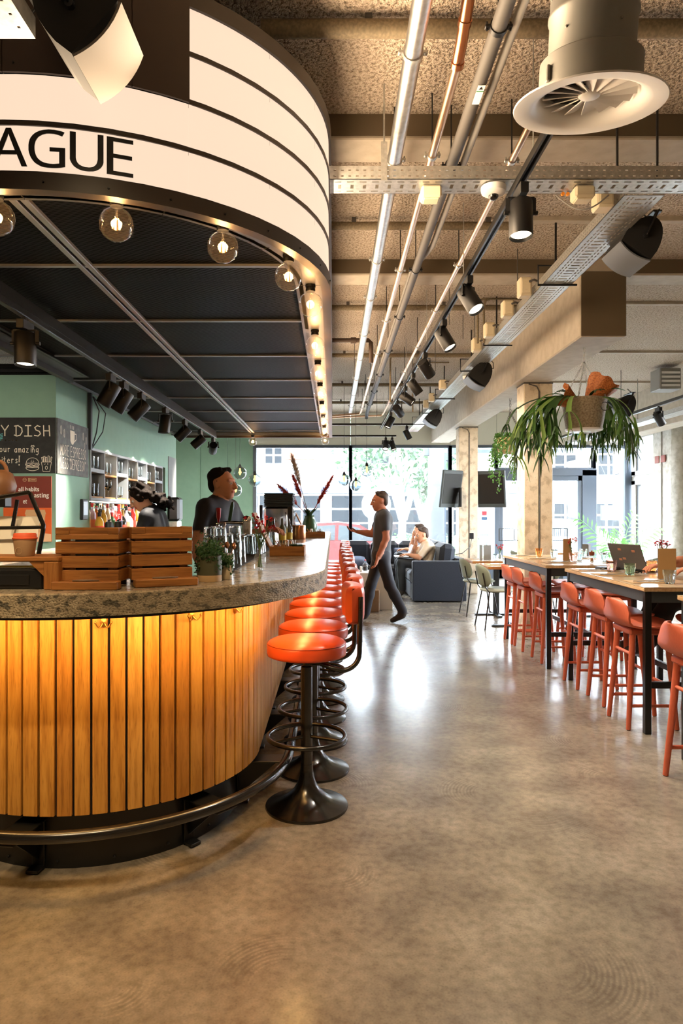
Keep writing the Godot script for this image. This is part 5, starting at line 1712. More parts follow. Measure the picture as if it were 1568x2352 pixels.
const STROKES := {
	"Y": [[0, 1, 0.45, 0.5, 0.9, 1], [0.45, 0.5, 0.45, 0]], "D": [[0.1, 1, 0.1, 0], [-0.1, 0.95, 0.35, 1, 0.8, 0.75, 0.85, 0.4, 0.6, 0.08, 0.2, 0, -0.12, 0.1]], "I": [[0.1, 1, 0.8, 1], [0.45, 1, 0.45, 0], [0.0, 0, 0.9, 0]], "S": [[0.8, 0.9, 0.45, 1, 0.15, 0.8, 0.3, 0.58, 0.7, 0.45, 0.85, 0.22, 0.55, 0, 0.1, 0.06]], "H": [[0.1, 1, 0.14, 0], [0.78, 1, 0.86, 0], [0.1, 0.5, 0.82, 0.5]], "M": [[0, 0, 0.1, 1, 0.45, 0.35, 0.8, 1, 0.9, 0]], "O": [[0.45, 1, 0.15, 0.75, 0.12, 0.3, 0.4, 0, 0.72, 0.25, 0.75, 0.7, 0.45, 1]], "R": [[0.1, 0, 0.1, 1, 0.6, 0.95, 0.7, 0.7, 0.5, 0.5, 0.12, 0.48], [0.4, 0.48, 0.8, 0]], "E": [[0.75, 1, 0.12, 1, 0.12, 0, 0.78, 0], [0.12, 0.52, 0.6, 0.52]], "P": [[0.1, 0, 0.1, 1, 0.6, 0.95, 0.72, 0.7, 0.5, 0.48, 0.12, 0.46]], "L": [[0.12, 1, 0.12, 0, 0.75, 0]], "\"": [[0.2, 1, 0.2, 0.8], [0.5, 1, 0.5, 0.8]],
	"o": [[0.4, 0.6, 0.1, 0.45, 0.1, 0.15, 0.4, 0, 0.7, 0.15, 0.7, 0.45, 0.4, 0.6]], "u": [[0.1, 0.6, 0.12, 0.15, 0.4, 0, 0.65, 0.15, 0.7, 0.6], [0.7, 0.6, 0.72, 0]], "r": [[0.15, 0.6, 0.2, 0], [0.2, 0.4, 0.4, 0.6, 0.65, 0.55]], "a": [[0.65, 0.5, 0.4, 0.6, 0.1, 0.4, 0.12, 0.1, 0.4, 0, 0.65, 0.2], [0.68, 0.6, 0.7, 0]], "m": [[0.05, 0.6, 0.08, 0], [0.08, 0.4, 0.3, 0.6, 0.42, 0.4, 0.42, 0], [0.42, 0.4, 0.65, 0.6, 0.78, 0.4, 0.8, 0]], "z": [[0.1, 0.58, 0.65, 0.58, 0.1, 0.02, 0.7, 0]], "i": [[0.35, 0.6, 0.35, 0], [0.34, 0.8, 0.36, 0.86]], "n": [[0.1, 0.6, 0.14, 0], [0.14, 0.4, 0.42, 0.6, 0.65, 0.4, 0.68, 0]], "g": [[0.65, 0.5, 0.4, 0.6, 0.1, 0.4, 0.15, 0.12, 0.4, 0.05, 0.65, 0.25], [0.68, 0.6, 0.68, -0.2, 0.4, -0.42, 0.05, -0.3]], "t": [[0.35, 0.95, 0.35, 0.1, 0.5, 0, 0.7, 0.08], [0.08, 0.62, 0.65, 0.62]], "e": [[0.1, 0.3, 0.68, 0.34, 0.6, 0.55, 0.35, 0.6, 0.1, 0.4, 0.15, 0.1, 0.45, 0, 0.7, 0.12]], "s": [[0.6, 0.52, 0.35, 0.6, 0.15, 0.48, 0.35, 0.32, 0.6, 0.2, 0.5, 0.03, 0.1, 0.04]], "!": [[0.35, 1, 0.32, 0.35], [0.42, 1, 0.36, 0.35], [0.3, 1, 0.5, 1], [0.3, 0.1, 0.38, 0.12, 0.36, 0.02, 0.3, 0.04, 0.3, 0.1]]}
func chalk(b: MB, s: String, o: Vector3, ux: Vector3, h: float, wd: float, line: float, n: Vector3) -> void:
	var at := 0.0
	for ch in s:
		if STROKES.has(ch):
			for st in STROKES[ch]:
				var pts := []
				for i in range(0, st.size(), 2): pts.append(o + ux * (at + st[i] * wd) + Vector3(0, st[i + 1] * h, 0))
				b.strip(pts, line, n)
		at += wd * (0.55 if ch == " " else 0.6 if ch in ["i", "\"", "!"] else 1.12)
func doodle(b: MB, pts: Array, o: Vector3, ux: Vector3, s: float, line: float, n: Vector3) -> void:
	var r := []
	for i in range(0, pts.size(), 2): r.append(o + ux * pts[i] * s + Vector3(0, pts[i + 1] * s, 0))
	b.strip(r, line, n)
func ring(cx: float, cy: float, rx: float, ry: float, a0 := 0.0, a1 := TAU, nseg := 14) -> Array:
	var r := []
	for i in nseg + 1:
		var a := a0 + (a1 - a0) * i / nseg
		r += [cx + cos(a) * rx, cy + sin(a) * ry]
	return r

func chalkboards() -> void:
	var z := -5.44
	var n := Vector3(0, 0, 1)
	var b := MB.new(); b.bb(Vector3(-3.6, 1.676, z + 0.012), Vector3(-2.205, 2.118, z))
	var t := solo("chalk_board", "black menu chalkboard with hand-drawn burger and fries", "chalkboard", b, M.board)
	b = MB.new()
	var X := Vector3.RIGHT
	var zz := z + 0.0135
	var at := func(px: float, py: float) -> Vector3:
		var p := W(px, py, 5.4265)
		return Vector3(p.x, p.y, zz)
	for q in [["Y", 3, 1001.0, 0.083, 0.063, 0.0085], ["DISH", 35, 1001.5, 0.083, 0.065, 0.0085], ["our", -1, 1038.0, 0.05, 0.028, 0.0045], ["amazing", 33, 1039.0, 0.052, 0.0275, 0.0045], ["iters", 2, 1063.5, 0.053, 0.0285, 0.0045], ["!", 40, 1069.0, 0.075, 0.04, 0.006]]:
		b = MB.new()
		chalk(b, q[0], at.call(q[1], q[2]), X, q[3], q[4], q[5], n)
		part("chalk_word", b, M.chalk, t)
	b = MB.new()
	for k in 5: doodle(b, ring(0, 0, 1, 1), at.call(4 + k * 8.4, 1011), X, 0.0042, 0.006, n)
	part("chalk_dots", b, M.chalk, t)
	b = MB.new()
	# burger, fries, heart
	var o: Vector3 = at.call(74.5, 1066)
	for q in [ring(0, 0.15, 1, 0.85, 0.0, PI), [-1, 0.15, 1, 0.15], [-1.05, -0.05, -0.6, -0.2, -0.2, -0.02, 0.2, -0.2, 0.6, -0.02, 1.05, -0.15], [-1, -0.25, 1, -0.25], [-1, -0.42, -0.5, -0.36, 0, -0.46, 0.5, -0.36, 1, -0.42], ring(0, -0.55, 1.05, 0.5, PI, TAU), [-1.05, -0.55, 1.05, -0.55], [-1, 0.15, -1.1, -0.05, -1, -0.25], [1, 0.15, 1.1, -0.05, 1, -0.25], ring(0, 0.45, 0.22, 0.14, PI, TAU), [-0.15, 0.6, -0.15, 0.66], [0.15, 0.6, 0.15, 0.66]]:
		doodle(b, q, o, X, 0.05, 0.0038, n)
	part("chalk_burger", b, M.chalk, t)
	b = MB.new()
	o = at.call(106.5, 1066)
	for q in [[-0.75, 0.3, -0.5, -1.1, 0.5, -1.1, 0.75, 0.3, -0.75, 0.3], [-0.6, 0.3, -0.72, 1.0, -0.5, 1.05, -0.45, 0.3], [-0.4, 0.3, -0.4, 1.2, -0.2, 1.2, -0.2, 0.3], [-0.1, 0.3, -0.15, 1.0, 0.08, 1.05, 0.08, 0.3], [0.2, 0.3, 0.25, 1.25, 0.45, 1.2, 0.4, 0.3], [0.5, 0.3, 0.72, 1.1, 0.86, 1.0, 0.65, 0.3], ring(0, -0.55, 0.16, 0.24), [-0.3, -0.05, -0.15, 0.05], [0.2, 0.15, 0.2, -0.1]]:
		doodle(b, q, o, X, 0.053, 0.0038, n)
	part("chalk_fries", b, M.chalk, t)
	b = MB.new()
	doodle(b, [0, -0.6, -0.9, 0.2, -0.6, 0.8, 0, 0.35, 0.6, 0.8, 0.9, 0.2, 0, -0.6], at.call(75, 1026), X, 0.014, 0.004, n)
	part("chalk_heart", b, M.chalk, t)
	b = MB.new()
	for k in 5: doodle(b, [-1.2, -0.2 + k * 0.35, 0.8, 0.25 + k * 0.4], at.call(-1, 1012), X, 0.03, 0.006, n)
	part("chalk_scribble", b, M.chalk_blue, t)
	# side board
	var x := -2.205
	n = Vector3(1, 0, 0)
	b = MB.new(); b.bb(Vector3(x + 0.001, 1.676, -5.44), Vector3(x + 0.012, 2.118, -6.13))
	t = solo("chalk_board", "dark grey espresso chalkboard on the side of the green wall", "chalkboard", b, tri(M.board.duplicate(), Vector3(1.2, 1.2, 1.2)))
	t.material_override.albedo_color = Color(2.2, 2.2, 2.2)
	var ux := Vector3(0, 0, -1)
	var sx := x + 0.0135
	for q in [["MORE", 0.0, 1.83, 0.041], ["ESPRESSO", 0.208, 1.83, 0.041], ["LESS", 0.0, 1.725, 0.037], ["\"DEPRESSO\"", 0.186, 1.725, 0.037]]:
		b = MB.new()
		chalk(b, q[0], Vector3(sx, q[2], -5.5 - q[1]), ux, 0.085, q[3], 0.007, n)
		part("chalk_word", b, M.chalk, t)
	# cup drawn solid, steam and beans
	b = MB.new()
	var cp := [Vector3(sx, 2.05, -5.70), Vector3(sx, 2.05, -5.80), Vector3(sx, 1.96, -5.795), Vector3(sx, 1.935, -5.765), Vector3(sx, 1.935, -5.735), Vector3(sx, 1.96, -5.705)]
	for i in range(1, 5): b.tri(cp[0], cp[i], cp[i + 1], n)
	b.strip([Vector3(sx, 2.03, -5.80), Vector3(sx, 2.03, -5.835), Vector3(sx, 1.985, -5.835), Vector3(sx, 1.965, -5.80)], 0.009, n)
	for k in 3: b.strip([Vector3(sx, 2.065, -5.715 - k * 0.03), Vector3(sx, 2.09, -5.705 - k * 0.035)], 0.008, n)
	part("chalk_cup", b, M.chalk, t)
	b = MB.new()
	for q in [[-5.51, 2.03, 0.022], [-5.575, 2.01, 0.02], [-6.0, 2.03, 0.02], [-6.07, 2.0, 0.02], [-6.03, 1.95, 0.018]]:
		doodle(b, ring(0, 0, 0.7, 1.6), Vector3(sx, q[1], q[0]), ux, q[2], 0.004, n)
		doodle(b, [-0.2, -1.2, 0.2, 0.0, -0.1, 1.2], Vector3(sx, q[1], q[0]), ux, q[2], 0.004, n)
	part("chalk_beans", b, M.chalk, t)
	# poster below the board
	b = MB.new(); b.bb(Vector3(-2.62, 1.13, z + 0.006), Vector3(-2.238, 1.652, z), 0.002)
	t = solo("wall_poster", "rust red and orange coffee cup poster under the chalkboard", "poster", b, mt(c8(120, 42, 26), 0.6))
	b = MB.new(); b.bb(Vector3(-2.62, 1.13, z + 0.008), Vector3(-2.238, 1.40, z + 0.006))
	part("print_orange", b, mt(c8(214, 92, 30), 0.6), t)
	b = MB.new()
	var cupo := Vector3(-2.36, 1.15, z + 0.0085)
	b.quad(cupo + Vector3(-0.06, 0, 0), cupo + Vector3(0.05, 0, 0), cupo + Vector3(0.075, 0.2, 0), cupo + Vector3(-0.085, 0.2, 0), Vector3.BACK)
	b.quad(cupo + Vector3(-0.09, 0.2, 0), cupo + Vector3(0.08, 0.2, 0), cupo + Vector3(0.07, 0.235, 0), cupo + Vector3(-0.08, 0.235, 0), Vector3.BACK)
	part("print_cup", b, mt(c8(206, 164, 118), 0.6), t)
	b = MB.new()
	b.quad(cupo + Vector3(-0.26, -0.02, 0.0002), cupo + Vector3(0.12, -0.02, 0.0002), cupo + Vector3(0.12, 0.04, 0.0002), cupo + Vector3(-0.2, 0.09, 0.0002), Vector3.BACK)
	part("print_hand", b, mt(c8(224, 178, 136), 0.6), t)
	var fnt := SystemFont.new()
	fnt.font_names = PackedStringArray(["Droid Sans"]); fnt.font_weight = 800
	for q in [["all habits", 41, 1124, 0.165], ["asting", 77, 1138, 0.118], ["et", 52, 1152, 0.03]]:
		var tm := TextMesh.new()
		tm.text = q[0]; tm.font = fnt; tm.font_size = 48; tm.depth = 0.001; tm.pixel_size = 0.00095
		tm.horizontal_alignment = HORIZONTAL_ALIGNMENT_LEFT
		var o3 := part("print_text", tm, M.paper, t, at.call(q[1], q[2]))
		o3.scale = Vector3(q[3] / tm.get_aabb().size.x, 1, 1)
		o3.position.z = z + 0.0088
	b = MB.new()
	doodle(b, ring(0, 0, 1, 1), at.call(56, 1102) + Vector3(0, 0, -0.004), X, 0.014, 0.003, Vector3.BACK)
	doodle(b, [-0.8, 0.0, 0.8, 0.0], at.call(56, 1102) + Vector3(0, 0, -0.004), X, 0.014, 0.003, Vector3.BACK)
	doodle(b, [-1.4, -0.8, 1.4, -0.8, 1.4, 0.8, -1.4, 0.8, -1.4, -0.8], at.call(76, 1102) + Vector3(0, 0, -0.004), X, 0.016, 0.003, Vector3.BACK)
	doodle(b, [-0.9, 0.0, 0.9, 0.0], at.call(76, 1102) + Vector3(0, 0, -0.004), X, 0.016, 0.008, Vector3.BACK)
	doodle(b, [0, 0.7, 0, -0.7], at.call(66, 1102) + Vector3(0, 0, -0.004), X, 0.016, 0.012, Vector3.BACK)
	part("print_badges", b, M.tan, t)
func build_bar_stools() -> void:
	var t := thing("bar_stool", "orange leather bar stool on a black trumpet base, standing first at the bar's rounded end", "bar stool", Vector3.ZERO, 0, "orange leather bar stools")
	var b := MB.new()
	b.lathe([Vector2(0, 0.0), Vector2(0.190, 0.0), Vector2(0.1925, 0.006), Vector2(0.190, 0.013), Vector2(0.17, 0.02), Vector2(0.13, 0.033), Vector2(0.09, 0.055), Vector2(0.06, 0.083), Vector2(0.042, 0.115), Vector2(0.032, 0.15), Vector2(0.0275, 0.19), Vector2(0.0275, 0.2)], 40)
	part("base", b, M.black_gloss, t)
	b = MB.new()
	b.lathe([Vector2(0.0265, 0.2), Vector2(0.0265, 0.648), Vector2(0.022, 0.652), Vector2(0.016, 0.653), Vector2(0.016, 0.69), Vector2(0.09, 0.694), Vector2(0.09, 0.702)], 20)
	part("post", b, M.black_gloss, t)
	b = MB.new()
	var pts := []
	for k in 40: pts.append(Vector3(cos(k * TAU / 40) * 0.178, 0.327, sin(k * TAU / 40) * 0.178))
	b.tube(pts, 0.0105, 10, true)
	for k in 3:
		var a := k * TAU / 3 + 0.5
		b.tube([Vector3(cos(a) * 0.02, 0.327, sin(a) * 0.02), Vector3(cos(a) * 0.172, 0.327, sin(a) * 0.172)], 0.008, 8)
	part("foot_ring", b, M.black_gloss, t)
	b = MB.new()
	b.lathe([Vector2(0.0, 0.70), Vector2(0.172, 0.70), Vector2(0.181, 0.705), Vector2(0.184, 0.715), Vector2(0.184, 0.748), Vector2(0.181, 0.759), Vector2(0.174, 0.768), Vector2(0.155, 0.777), Vector2(0.11, 0.784), Vector2(0.0, 0.787)], 44)
	var seat := part("seat", b, M.leather, t)
	b = MB.new()
	pts = []
	for k in 44: pts.append(Vector3(cos(k * TAU / 44) * 0.1815, 0.759, sin(k * TAU / 44) * 0.1815))
	b.tube(pts, 0.0022, 6, true)
	part("piping", b, M.leather_seam, seat)
	b = MB.new()
	for e in [-1.0, 1.0]:
		var z: float = e * 0.128
		var q := [Vector3(-0.02, 0.69, z * 0.55), Vector3(0.06, 0.685, z * 0.8), Vector3(0.11, 0.668, z)]
		for k in 9:
			var a := -PI * 0.5 + k * PI * 0.5 / 8.0
			q.append(Vector3(0.155 + cos(a) * 0.078, 0.735 + sin(a) * 0.078, z))
		q.append(Vector3(0.236, 0.86, z)); q.append(Vector3(0.238, 0.985, z))
		b.tube(q, 0.0115, 10)
		b.lathe([Vector2(0, 0), Vector2(0.006, 0), Vector2(0.005, 0.004), Vector2(0, 0.005)], 8, Transform3D(Basis(Vector3.RIGHT, PI / 2 * e), Vector3(0.237, 0.93, z + e * 0.011)))
	part("back_frame", b, M.black_gloss, t)
	# pad: a rounded cushion bent a little round the sitter
	b = MB.new()
	var g := []
	for i in 25:
		var row := []
		var a := TAU * i / 24.0
		var cx := signf(cos(a)) * pow(absf(cos(a)), 0.5) * 0.040
		var cy := signf(sin(a)) * pow(absf(sin(a)), 0.45) * 0.086
		for j in 13:
			var s := -1.0 + j / 6.0
			var k := pow(maxf(0.0, 1.0 - pow(absf(s), 8.0)), 0.25)
			row.append(Vector3(0.228 - 0.03 * s * s + cx * k, 0.945 + cy * (0.80 + 0.20 * k), s * 0.148))
		g.append(row)
	b.sheet(g)
	for e in [0, 12]:
		var ce := Vector3(0.198, 0.945, -0.148 if e == 0 else 0.148)
		for i in 24: b.tri(ce, g[i][e], g[i + 1][e], Vector3(0, 0, -1 if e == 0 else 1))
	var pad := part("backrest", b, M.leather, t)
	rng.seed = 4
	t.position = Vector3(-0.121, 0, -3.164); t.rotation.y = 0.06
	var words := ["second", "third", "fourth", "fifth", "sixth", "seventh", "eighth", "ninth", "tenth", "eleventh", "twelfth"]
	for k in 11:
		var d := 3.164 + (k + 1) * 0.452
		copy(t, Vector3(-0.112 + k * 0.004 + rng.randf_range(-0.01, 0.01), 0, -d), rng.randf_range(-0.12, 0.16), "orange leather bar stool, %s along the row from the bar's rounded end" % words[k])

# moulded wooden counter stool, facing +x
func coral_stool() -> Node3D:
	var t := thing("counter_stool", "", "stool", Vector3.ZERO, 0, "coral wooden counter stools")
	var b := MB.new()
	var prof := [Vector2(0.215, 0.628), Vector2(0.205, 0.640), Vector2(0.17, 0.648), Vector2(0.08, 0.645), Vector2(-0.02, 0.640), Vector2(-0.10, 0.641), Vector2(-0.145, 0.650), Vector2(-0.172, 0.672), Vector2(-0.187, 0.70), Vector2(-0.197, 0.735), Vector2(-0.206, 0.77), Vector2(-0.213, 0.80), Vector2(-0.216, 0.812)]
	var wid := [0.10, 0.145, 0.182, 0.202, 0.205, 0.203, 0.20, 0.197, 0.193, 0.185, 0.165, 0.12, 0.06]
	var g := []
	for i in prof.size():
		var row := []
		for j in 13:
			var s := -1.0 + j / 6.0
			var p: Vector2 = prof[i]
			var back := clampf((p.y - 0.65) / 0.1, 0, 1)
			var dish := (s * s - 0.4) * 0.012
			row.append(Vector3(p.x + back * s * s * 0.045, p.y + (1.0 - back) * dish, s * wid[i]))
		g.append(row)
	b.sheet(g, 0.013)
	part("shell", b, M.coral, t)
	b = MB.new()
	b.bb(Vector3(-0.135, 0.590, -0.135), Vector3(0.145, 0.632, 0.135), 0.01)
	part("seat_frame", b, M.coral, t)
	for x in [-1.0, 1.0]:
		for z in [-1.0, 1.0]:
			b = MB.new()
			b.tube([Vector3(x * 0.152, 0.004, z * 0.150), Vector3(x * 0.125, 0.35, z * 0.128), Vector3(x * 0.108, 0.612, z * 0.112)], [0.0145, 0.0185, 0.0195], 12)
			var leg := part("leg", b, M.coral, t)
			b = MB.new()
			b.tube([Vector3(x * 0.152, 0.0, z * 0.150), Vector3(x * 0.152, 0.006, z * 0.150)], 0.011, 10)
			part("glide", b, M.black, leg)
	var leg_at := func(x: float, z: float, y: float) -> Vector3:
		var s := y / 0.612
		return Vector3(x * lerpf(0.152, 0.108, s), y, z * lerpf(0.150, 0.112, s))
	for q in [[-1, -1, -1, 1, 0.47], [1, -1, 1, 1, 0.26], [-1, -1, 1, -1, 0.15], [-1, 1, 1, 1, 0.15]]:
		b = MB.new()
		b.tube([leg_at.call(q[0], q[1], q[4]), leg_at.call(q[2], q[3], q[4])], 0.0105, 10)
		part("stretcher", b, M.coral, t)
	return t

func high_table(label: String, x0: float, d0: float, x1: float, d1: float) -> Node3D:
	var t := thing("high_table", label, "table", Vector3((x0 + x1) / 2, 0, -(d0 + d1) / 2))
	var hx := (x1 - x0) / 2
	var hz := (d1 - d0) / 2
	var b := MB.new()
	b.bx(Vector3(0, 0.9035, 0), Vector3(hx * 2, 0.003, hz * 2), 0.001)
	part("laminate", b, M.tabletop, t)
	b = MB.new()
	b.bx(Vector3(0, 0.89, 0), Vector3(hx * 2, 0.024, hz * 2), 0.004)
	part("tabletop", b, M.ply_z, t)
	b = MB.new()
	for e in [-1.0, 1.0]:
		b.bx(Vector3(e * (hx - 0.035), 0.843, 0), Vector3(0.03, 0.07, hz * 2 - 0.07), 0.002)
		b.bx(Vector3(0, 0.843, e * (hz - 0.035)), Vector3(hx * 2 - 0.07, 0.07, 0.03), 0.002)
	part("apron", b, M.frame_dark, t)
	for x in [-1.0, 1.0]:
		for z in [-1.0, 1.0]:
			b = MB.new()
			b.bx(Vector3(x * (hx - 0.035), 0.439, z * (hz - 0.035)), Vector3(0.04, 0.878, 0.04), 0.003)
			part("leg", b, M.black_satin, t)
	for e in [-1.0, 1.0]:
		b = MB.new()
		b.bx(Vector3(0, 0.30, e * (hz - 0.035)), Vector3(hx * 2 - 0.11, 0.04, 0.025), 0.002)
		part("stretcher", b, M.black_satin, t)
	b = MB.new()
	b.bx(Vector3(0, 0.30, 0), Vector3(0.03, 0.04, hz * 2 - 0.09), 0.002)
	part("stretcher", b, M.black_satin, t)
	return t

func tumbler_mesh() -> ArrayMesh:
	var b := MB.new()
	# faceted glass: twelve flats below, round rim
	b.lathe([Vector2(0, 0.0), Vector2(0.026, 0.0), Vector2(0.029, 0.006), Vector2(0.034, 0.045), Vector2(0.0385, 0.055), Vector2(0.040, 0.062), Vector2(0.041, 0.088), Vector2(0.039, 0.088), Vector2(0.037, 0.06), Vector2(0.031, 0.045), Vector2(0.027, 0.012), Vector2(0, 0.010)], 24)
	for k in 12:
		var a := k * TAU / 12
		b.tube([Vector3(cos(a) * 0.029, 0.006, sin(a) * 0.029), Vector3(cos(a) * 0.035, 0.045, sin(a) * 0.035), Vector3(cos(a) * 0.039, 0.056, sin(a) * 0.039)], 0.0014, 5)
	return b.mesh()

func build_tables() -> void:
	var ta := high_table("high table with the open laptop, black steel frame and oak edge", 1.90, 4.17, 2.70, 5.60)
	var tb := high_table("high table with the pepper mill, beside the bare column", 1.845, 5.92, 2.66, 7.42)
	var tc := high_table("high table corner next to the stool at the picture's edge", 1.905, 2.3, 2.71, 3.78)
	tc.set_meta("label", "high table next to the laptop table on the rear side of the room")
	var st := coral_stool()
	var lab := "coral red wooden counter stool %s"
	var list := [[2.00, 4.42, 0.0, "tucked under the laptop table beside the steel leg"], [2.05, 4.93, 0.0, "in the middle of the laptop table's aisle side"], [2.03, 5.39, 0.0, "at the window end of the laptop table's aisle side"], [1.88, 3.39, 0.05, "at the high table next to the laptop table"], [2.03, 6.29, 0.0, "on the pepper mill table's aisle side, nearest the laptop table"], [2.01, 6.83, 0.0, "in the middle of the pepper mill table's aisle side"], [2.0, 7.2, 0.0, "on the pepper mill table's aisle side, beside the column"], [2.50, 6.12, PI, "across the pepper mill table, nearest the laptop table"], [2.50, 6.58, PI, "across the middle of the pepper mill table"], [2.50, 7.02, PI, "across the pepper mill table, nearest the column"], [2.56, 4.55, PI, "across the laptop table near the seated legs"]]
	for i in list.size():
		var q: Array = list[i]
		if i == 0:
			st.position = Vector3(q[0], 0, -q[1]); st.set_meta("label", lab % q[3])
		else:
			copy(st, Vector3(q[0], 0, -q[1]), q[2], lab % q[3])
	# placemats with cutlery and tumblers
	var y := 0.9055
	var tm := tumbler_mesh()
	var kit := thing("place_setting", "kraft paper placemat with fork and knife", "placemat")
	var b := MB.new(); b.bx(Vector3(0, 0.0015, 0), Vector3(0.26, 0.003, 0.19), 0.001)
	part("mat", b, M.kraft, kit)
	b = MB.new()
	b.bar(Vector3(-0.09, 0.008, 0.06), Vector3(0.03, 0.006, 0.05), 0.012, 0.003); b.bar(Vector3(0.03, 0.006, 0.05), Vector3(0.11, 0.010, 0.045), 0.018, 0.002)
	part("knife", b, M.silver, kit)
	b = MB.new()
	b.tube([Vector3(-0.1, 0.007, 0.02), Vector3(0.02, 0.008, 0.015), Vector3(0.07, 0.012, 0.01)], 0.003, 6)
	for k in 4: b.tube([Vector3(0.07, 0.012, 0.01), Vector3(0.078, 0.012, 0.001 + k * 0.006), Vector3(0.105, 0.02, 0.001 + k * 0.006)], 0.0013, 5)
	part("fork", b, M.silver, kit)
	var mats := [[2.07, 4.50, "laptop table at the corner"], [2.05, 5.0, "laptop table in the middle"], [2.03, 5.38, "laptop table at the window end"], [2.06, 6.25, "pepper mill table near the corner"], [2.04, 6.75, "pepper mill table in the middle"], [2.02, 7.2, "pepper mill table beside the column"], [2.48, 6.8, "pepper mill table on the window side"]]
	for i in mats.size():
		var q: Array = mats[i]
		var o: Node3D = kit if i == 0 else copy(kit, Vector3.ZERO)
		o.position = Vector3(q[0], y, -q[1])
		o.set_meta("label", "kraft paper placemat with fork and knife, " + q[2]); o.set_meta("group", "place settings on the high tables")
	for q in [[2.157, 5.285, M.tumbler_rose, "rose tinted faceted tumbler behind the middle placemat"], [2.155, 4.954, M.tumbler_green, "green tinted faceted tumbler beside the laptop cable"], [2.437, 5.22, M.tumbler_amber, "amber tinted faceted tumbler in front of the laptop"], [2.158, 4.377, M.tumbler, "clear faceted tumbler in front of the kraft menu card"], [2.13, 7.05, M.tumbler_amber, "amber tinted faceted tumbler in front of the column"], [2.22, 6.85, M.tumbler, "clear faceted tumbler in front of the column"], [2.22, 6.3, M.tumbler_rose, "pale rose faceted tumbler beside the flower bottle"], [2.34, 6.5, M.tumbler, "clear faceted tumbler behind the pepper mill"], [2.52, 6.35, M.tumbler, "clear bluish faceted tumbler across from the pepper mill"], [2.55, 6.95, M.tumbler, "clear faceted tumbler on the window side of the pepper mill table"]]:
		solo("tumbler", q[3], "tumbler", tm, q[2], Vector3(q[0], y + 0.001, -q[1]), 0, "faceted tumblers")
	# kraft menu cards in stands
	for q in [[2.29, 4.69, 0.10, "tall kraft menu card standing on the laptop table", M.kraft], [2.21, 6.45, 0.08, "kraft menu card behind the flower bottle", M.kraft]]:
		var t := thing("menu_card", q[3], "menu", Vector3(q[0], y, -q[1]), -0.1)
		b = MB.new(); b.bx(Vector3(0, 0.106, 0.018), Vector3(0.115 if q[2] == 0.10 else 0.075, 0.21, 0.004), 0.001)
		part("front_board", b, q[4], t)
		b = MB.new(); b.bx(Vector3(0.005, 0.104, -0.018), Vector3(0.11 if q[2] == 0.10 else 0.075, 0.205, 0.004), 0.001); b.bx(Vector3(0.05 if q[2] == 0.10 else 0.03, 0.10, 0), Vector3(0.012, 0.2, 0.034))
		part("pages", b, mt(c8(110, 88, 64), 0.8), t)
	flower_bottle(Vector3(2.245, y, -6.42), "small glass bottle of coral flowers on the pepper mill table", M.coral_flower, 0.12)
	flower_bottle(Vector3(2.38, y, -4.95), "glass bottle of red flowers behind the kraft menu card", M.red_flower, 0.15)
	# pepper mill
	var t := thing("pepper_mill", "clear and copper brown pepper mill on the high table", "pepper mill", Vector3(2.42, y, -6.38))
	b = MB.new(); b.lathe([Vector2(0, 0), Vector2(0.022, 0), Vector2(0.022, 0.01), Vector2(0.016, 0.03), Vector2(0.018, 0.055), Vector2(0, 0.055)], 18)
	part("glass_body", b, M.clear, t)
	b = MB.new(); b.lathe([Vector2(0, 0.002), Vector2(0.014, 0.002), Vector2(0.012, 0.03), Vector2(0, 0.03)], 14)
	part("pepper", b, mt(c8(180, 130, 90), 0.9), t)
	b = MB.new(); b.lathe([Vector2(0.018, 0.055), Vector2(0.024, 0.062), Vector2(0.026, 0.088), Vector2(0.022, 0.092), Vector2(0.006, 0.093), Vector2(0.007, 0.102), Vector2(0, 0.104)], 18)
	part("head", b, mt(c8(140, 78, 48), 0.45), t)
	# laptop seen from behind with cables
	t = thing("laptop", "open grey laptop with stickers on the high table", "laptop", Vector3(2.36, y, -5.36), PI - 1.15)
	b = MB.new(); b.bb(Vector3(-0.16, 0.0, -0.02), Vector3(0.16, 0.016, 0.21), 0.004)
	part("base", b, M.laptop, t)
	b = MB.new(); b.box(Transform3D(Basis(Vector3.RIGHT, -0.42), Vector3(0, 0.115, -0.068)), Vector3(0.32, 0.215, 0.008), 0.003)
	var lid := part("lid", b, M.laptop, t)
	b = MB.new(); b.box(Transform3D(Basis(Vector3.RIGHT, -0.42), Vector3(0.0, 0.1165, -0.062)), Vector3(0.29, 0.185, 0.003))
	part("screen", b, mt(c8(150, 160, 170), 0.2), lid)
	b = MB.new()
	for q in [[0.05, 0.06], [0.03, -0.02], [0.07, -0.03], [-0.08, 0.05]]: b.box(Transform3D(Basis(Vector3.RIGHT, -0.42), Vector3(q[0], 0.115 + q[1] * 0.9, -0.0725 + q[1] * -0.42)), Vector3(0.03, 0.018, 0.002))
	part("sticker", b, mt(c8(170, 120, 96), 0.7), lid)
	b = MB.new()
	var pts := []
	for k in 41:
		var a := k * 0.42
		pts.append(Vector3(2.27 + cos(a) * (0.06 + 0.02 * sin(k * 0.7)), y + 0.008 + 0.02 * absf(sin(k * 0.37)), -5.12 + sin(a) * 0.045))
	b.tube(pts, 0.004, 6)
	solo("laptop_cable", "coiled black cable lying beside the laptop", "cable", b, M.black)
	b = MB.new(); b.bx(Vector3(2.2, y + 0.012, -5.47), Vector3(0.16, 0.022, 0.12), 0.004)
	solo("notebook_stack", "dark notebooks lying beside the laptop", "books", b, M.black)
	# black wire basket at the table's end
	t = thing("wire_basket", "black upright wire basket on the laptop table", "basket", Vector3(2.56, y, -4.80))
	b = MB.new()
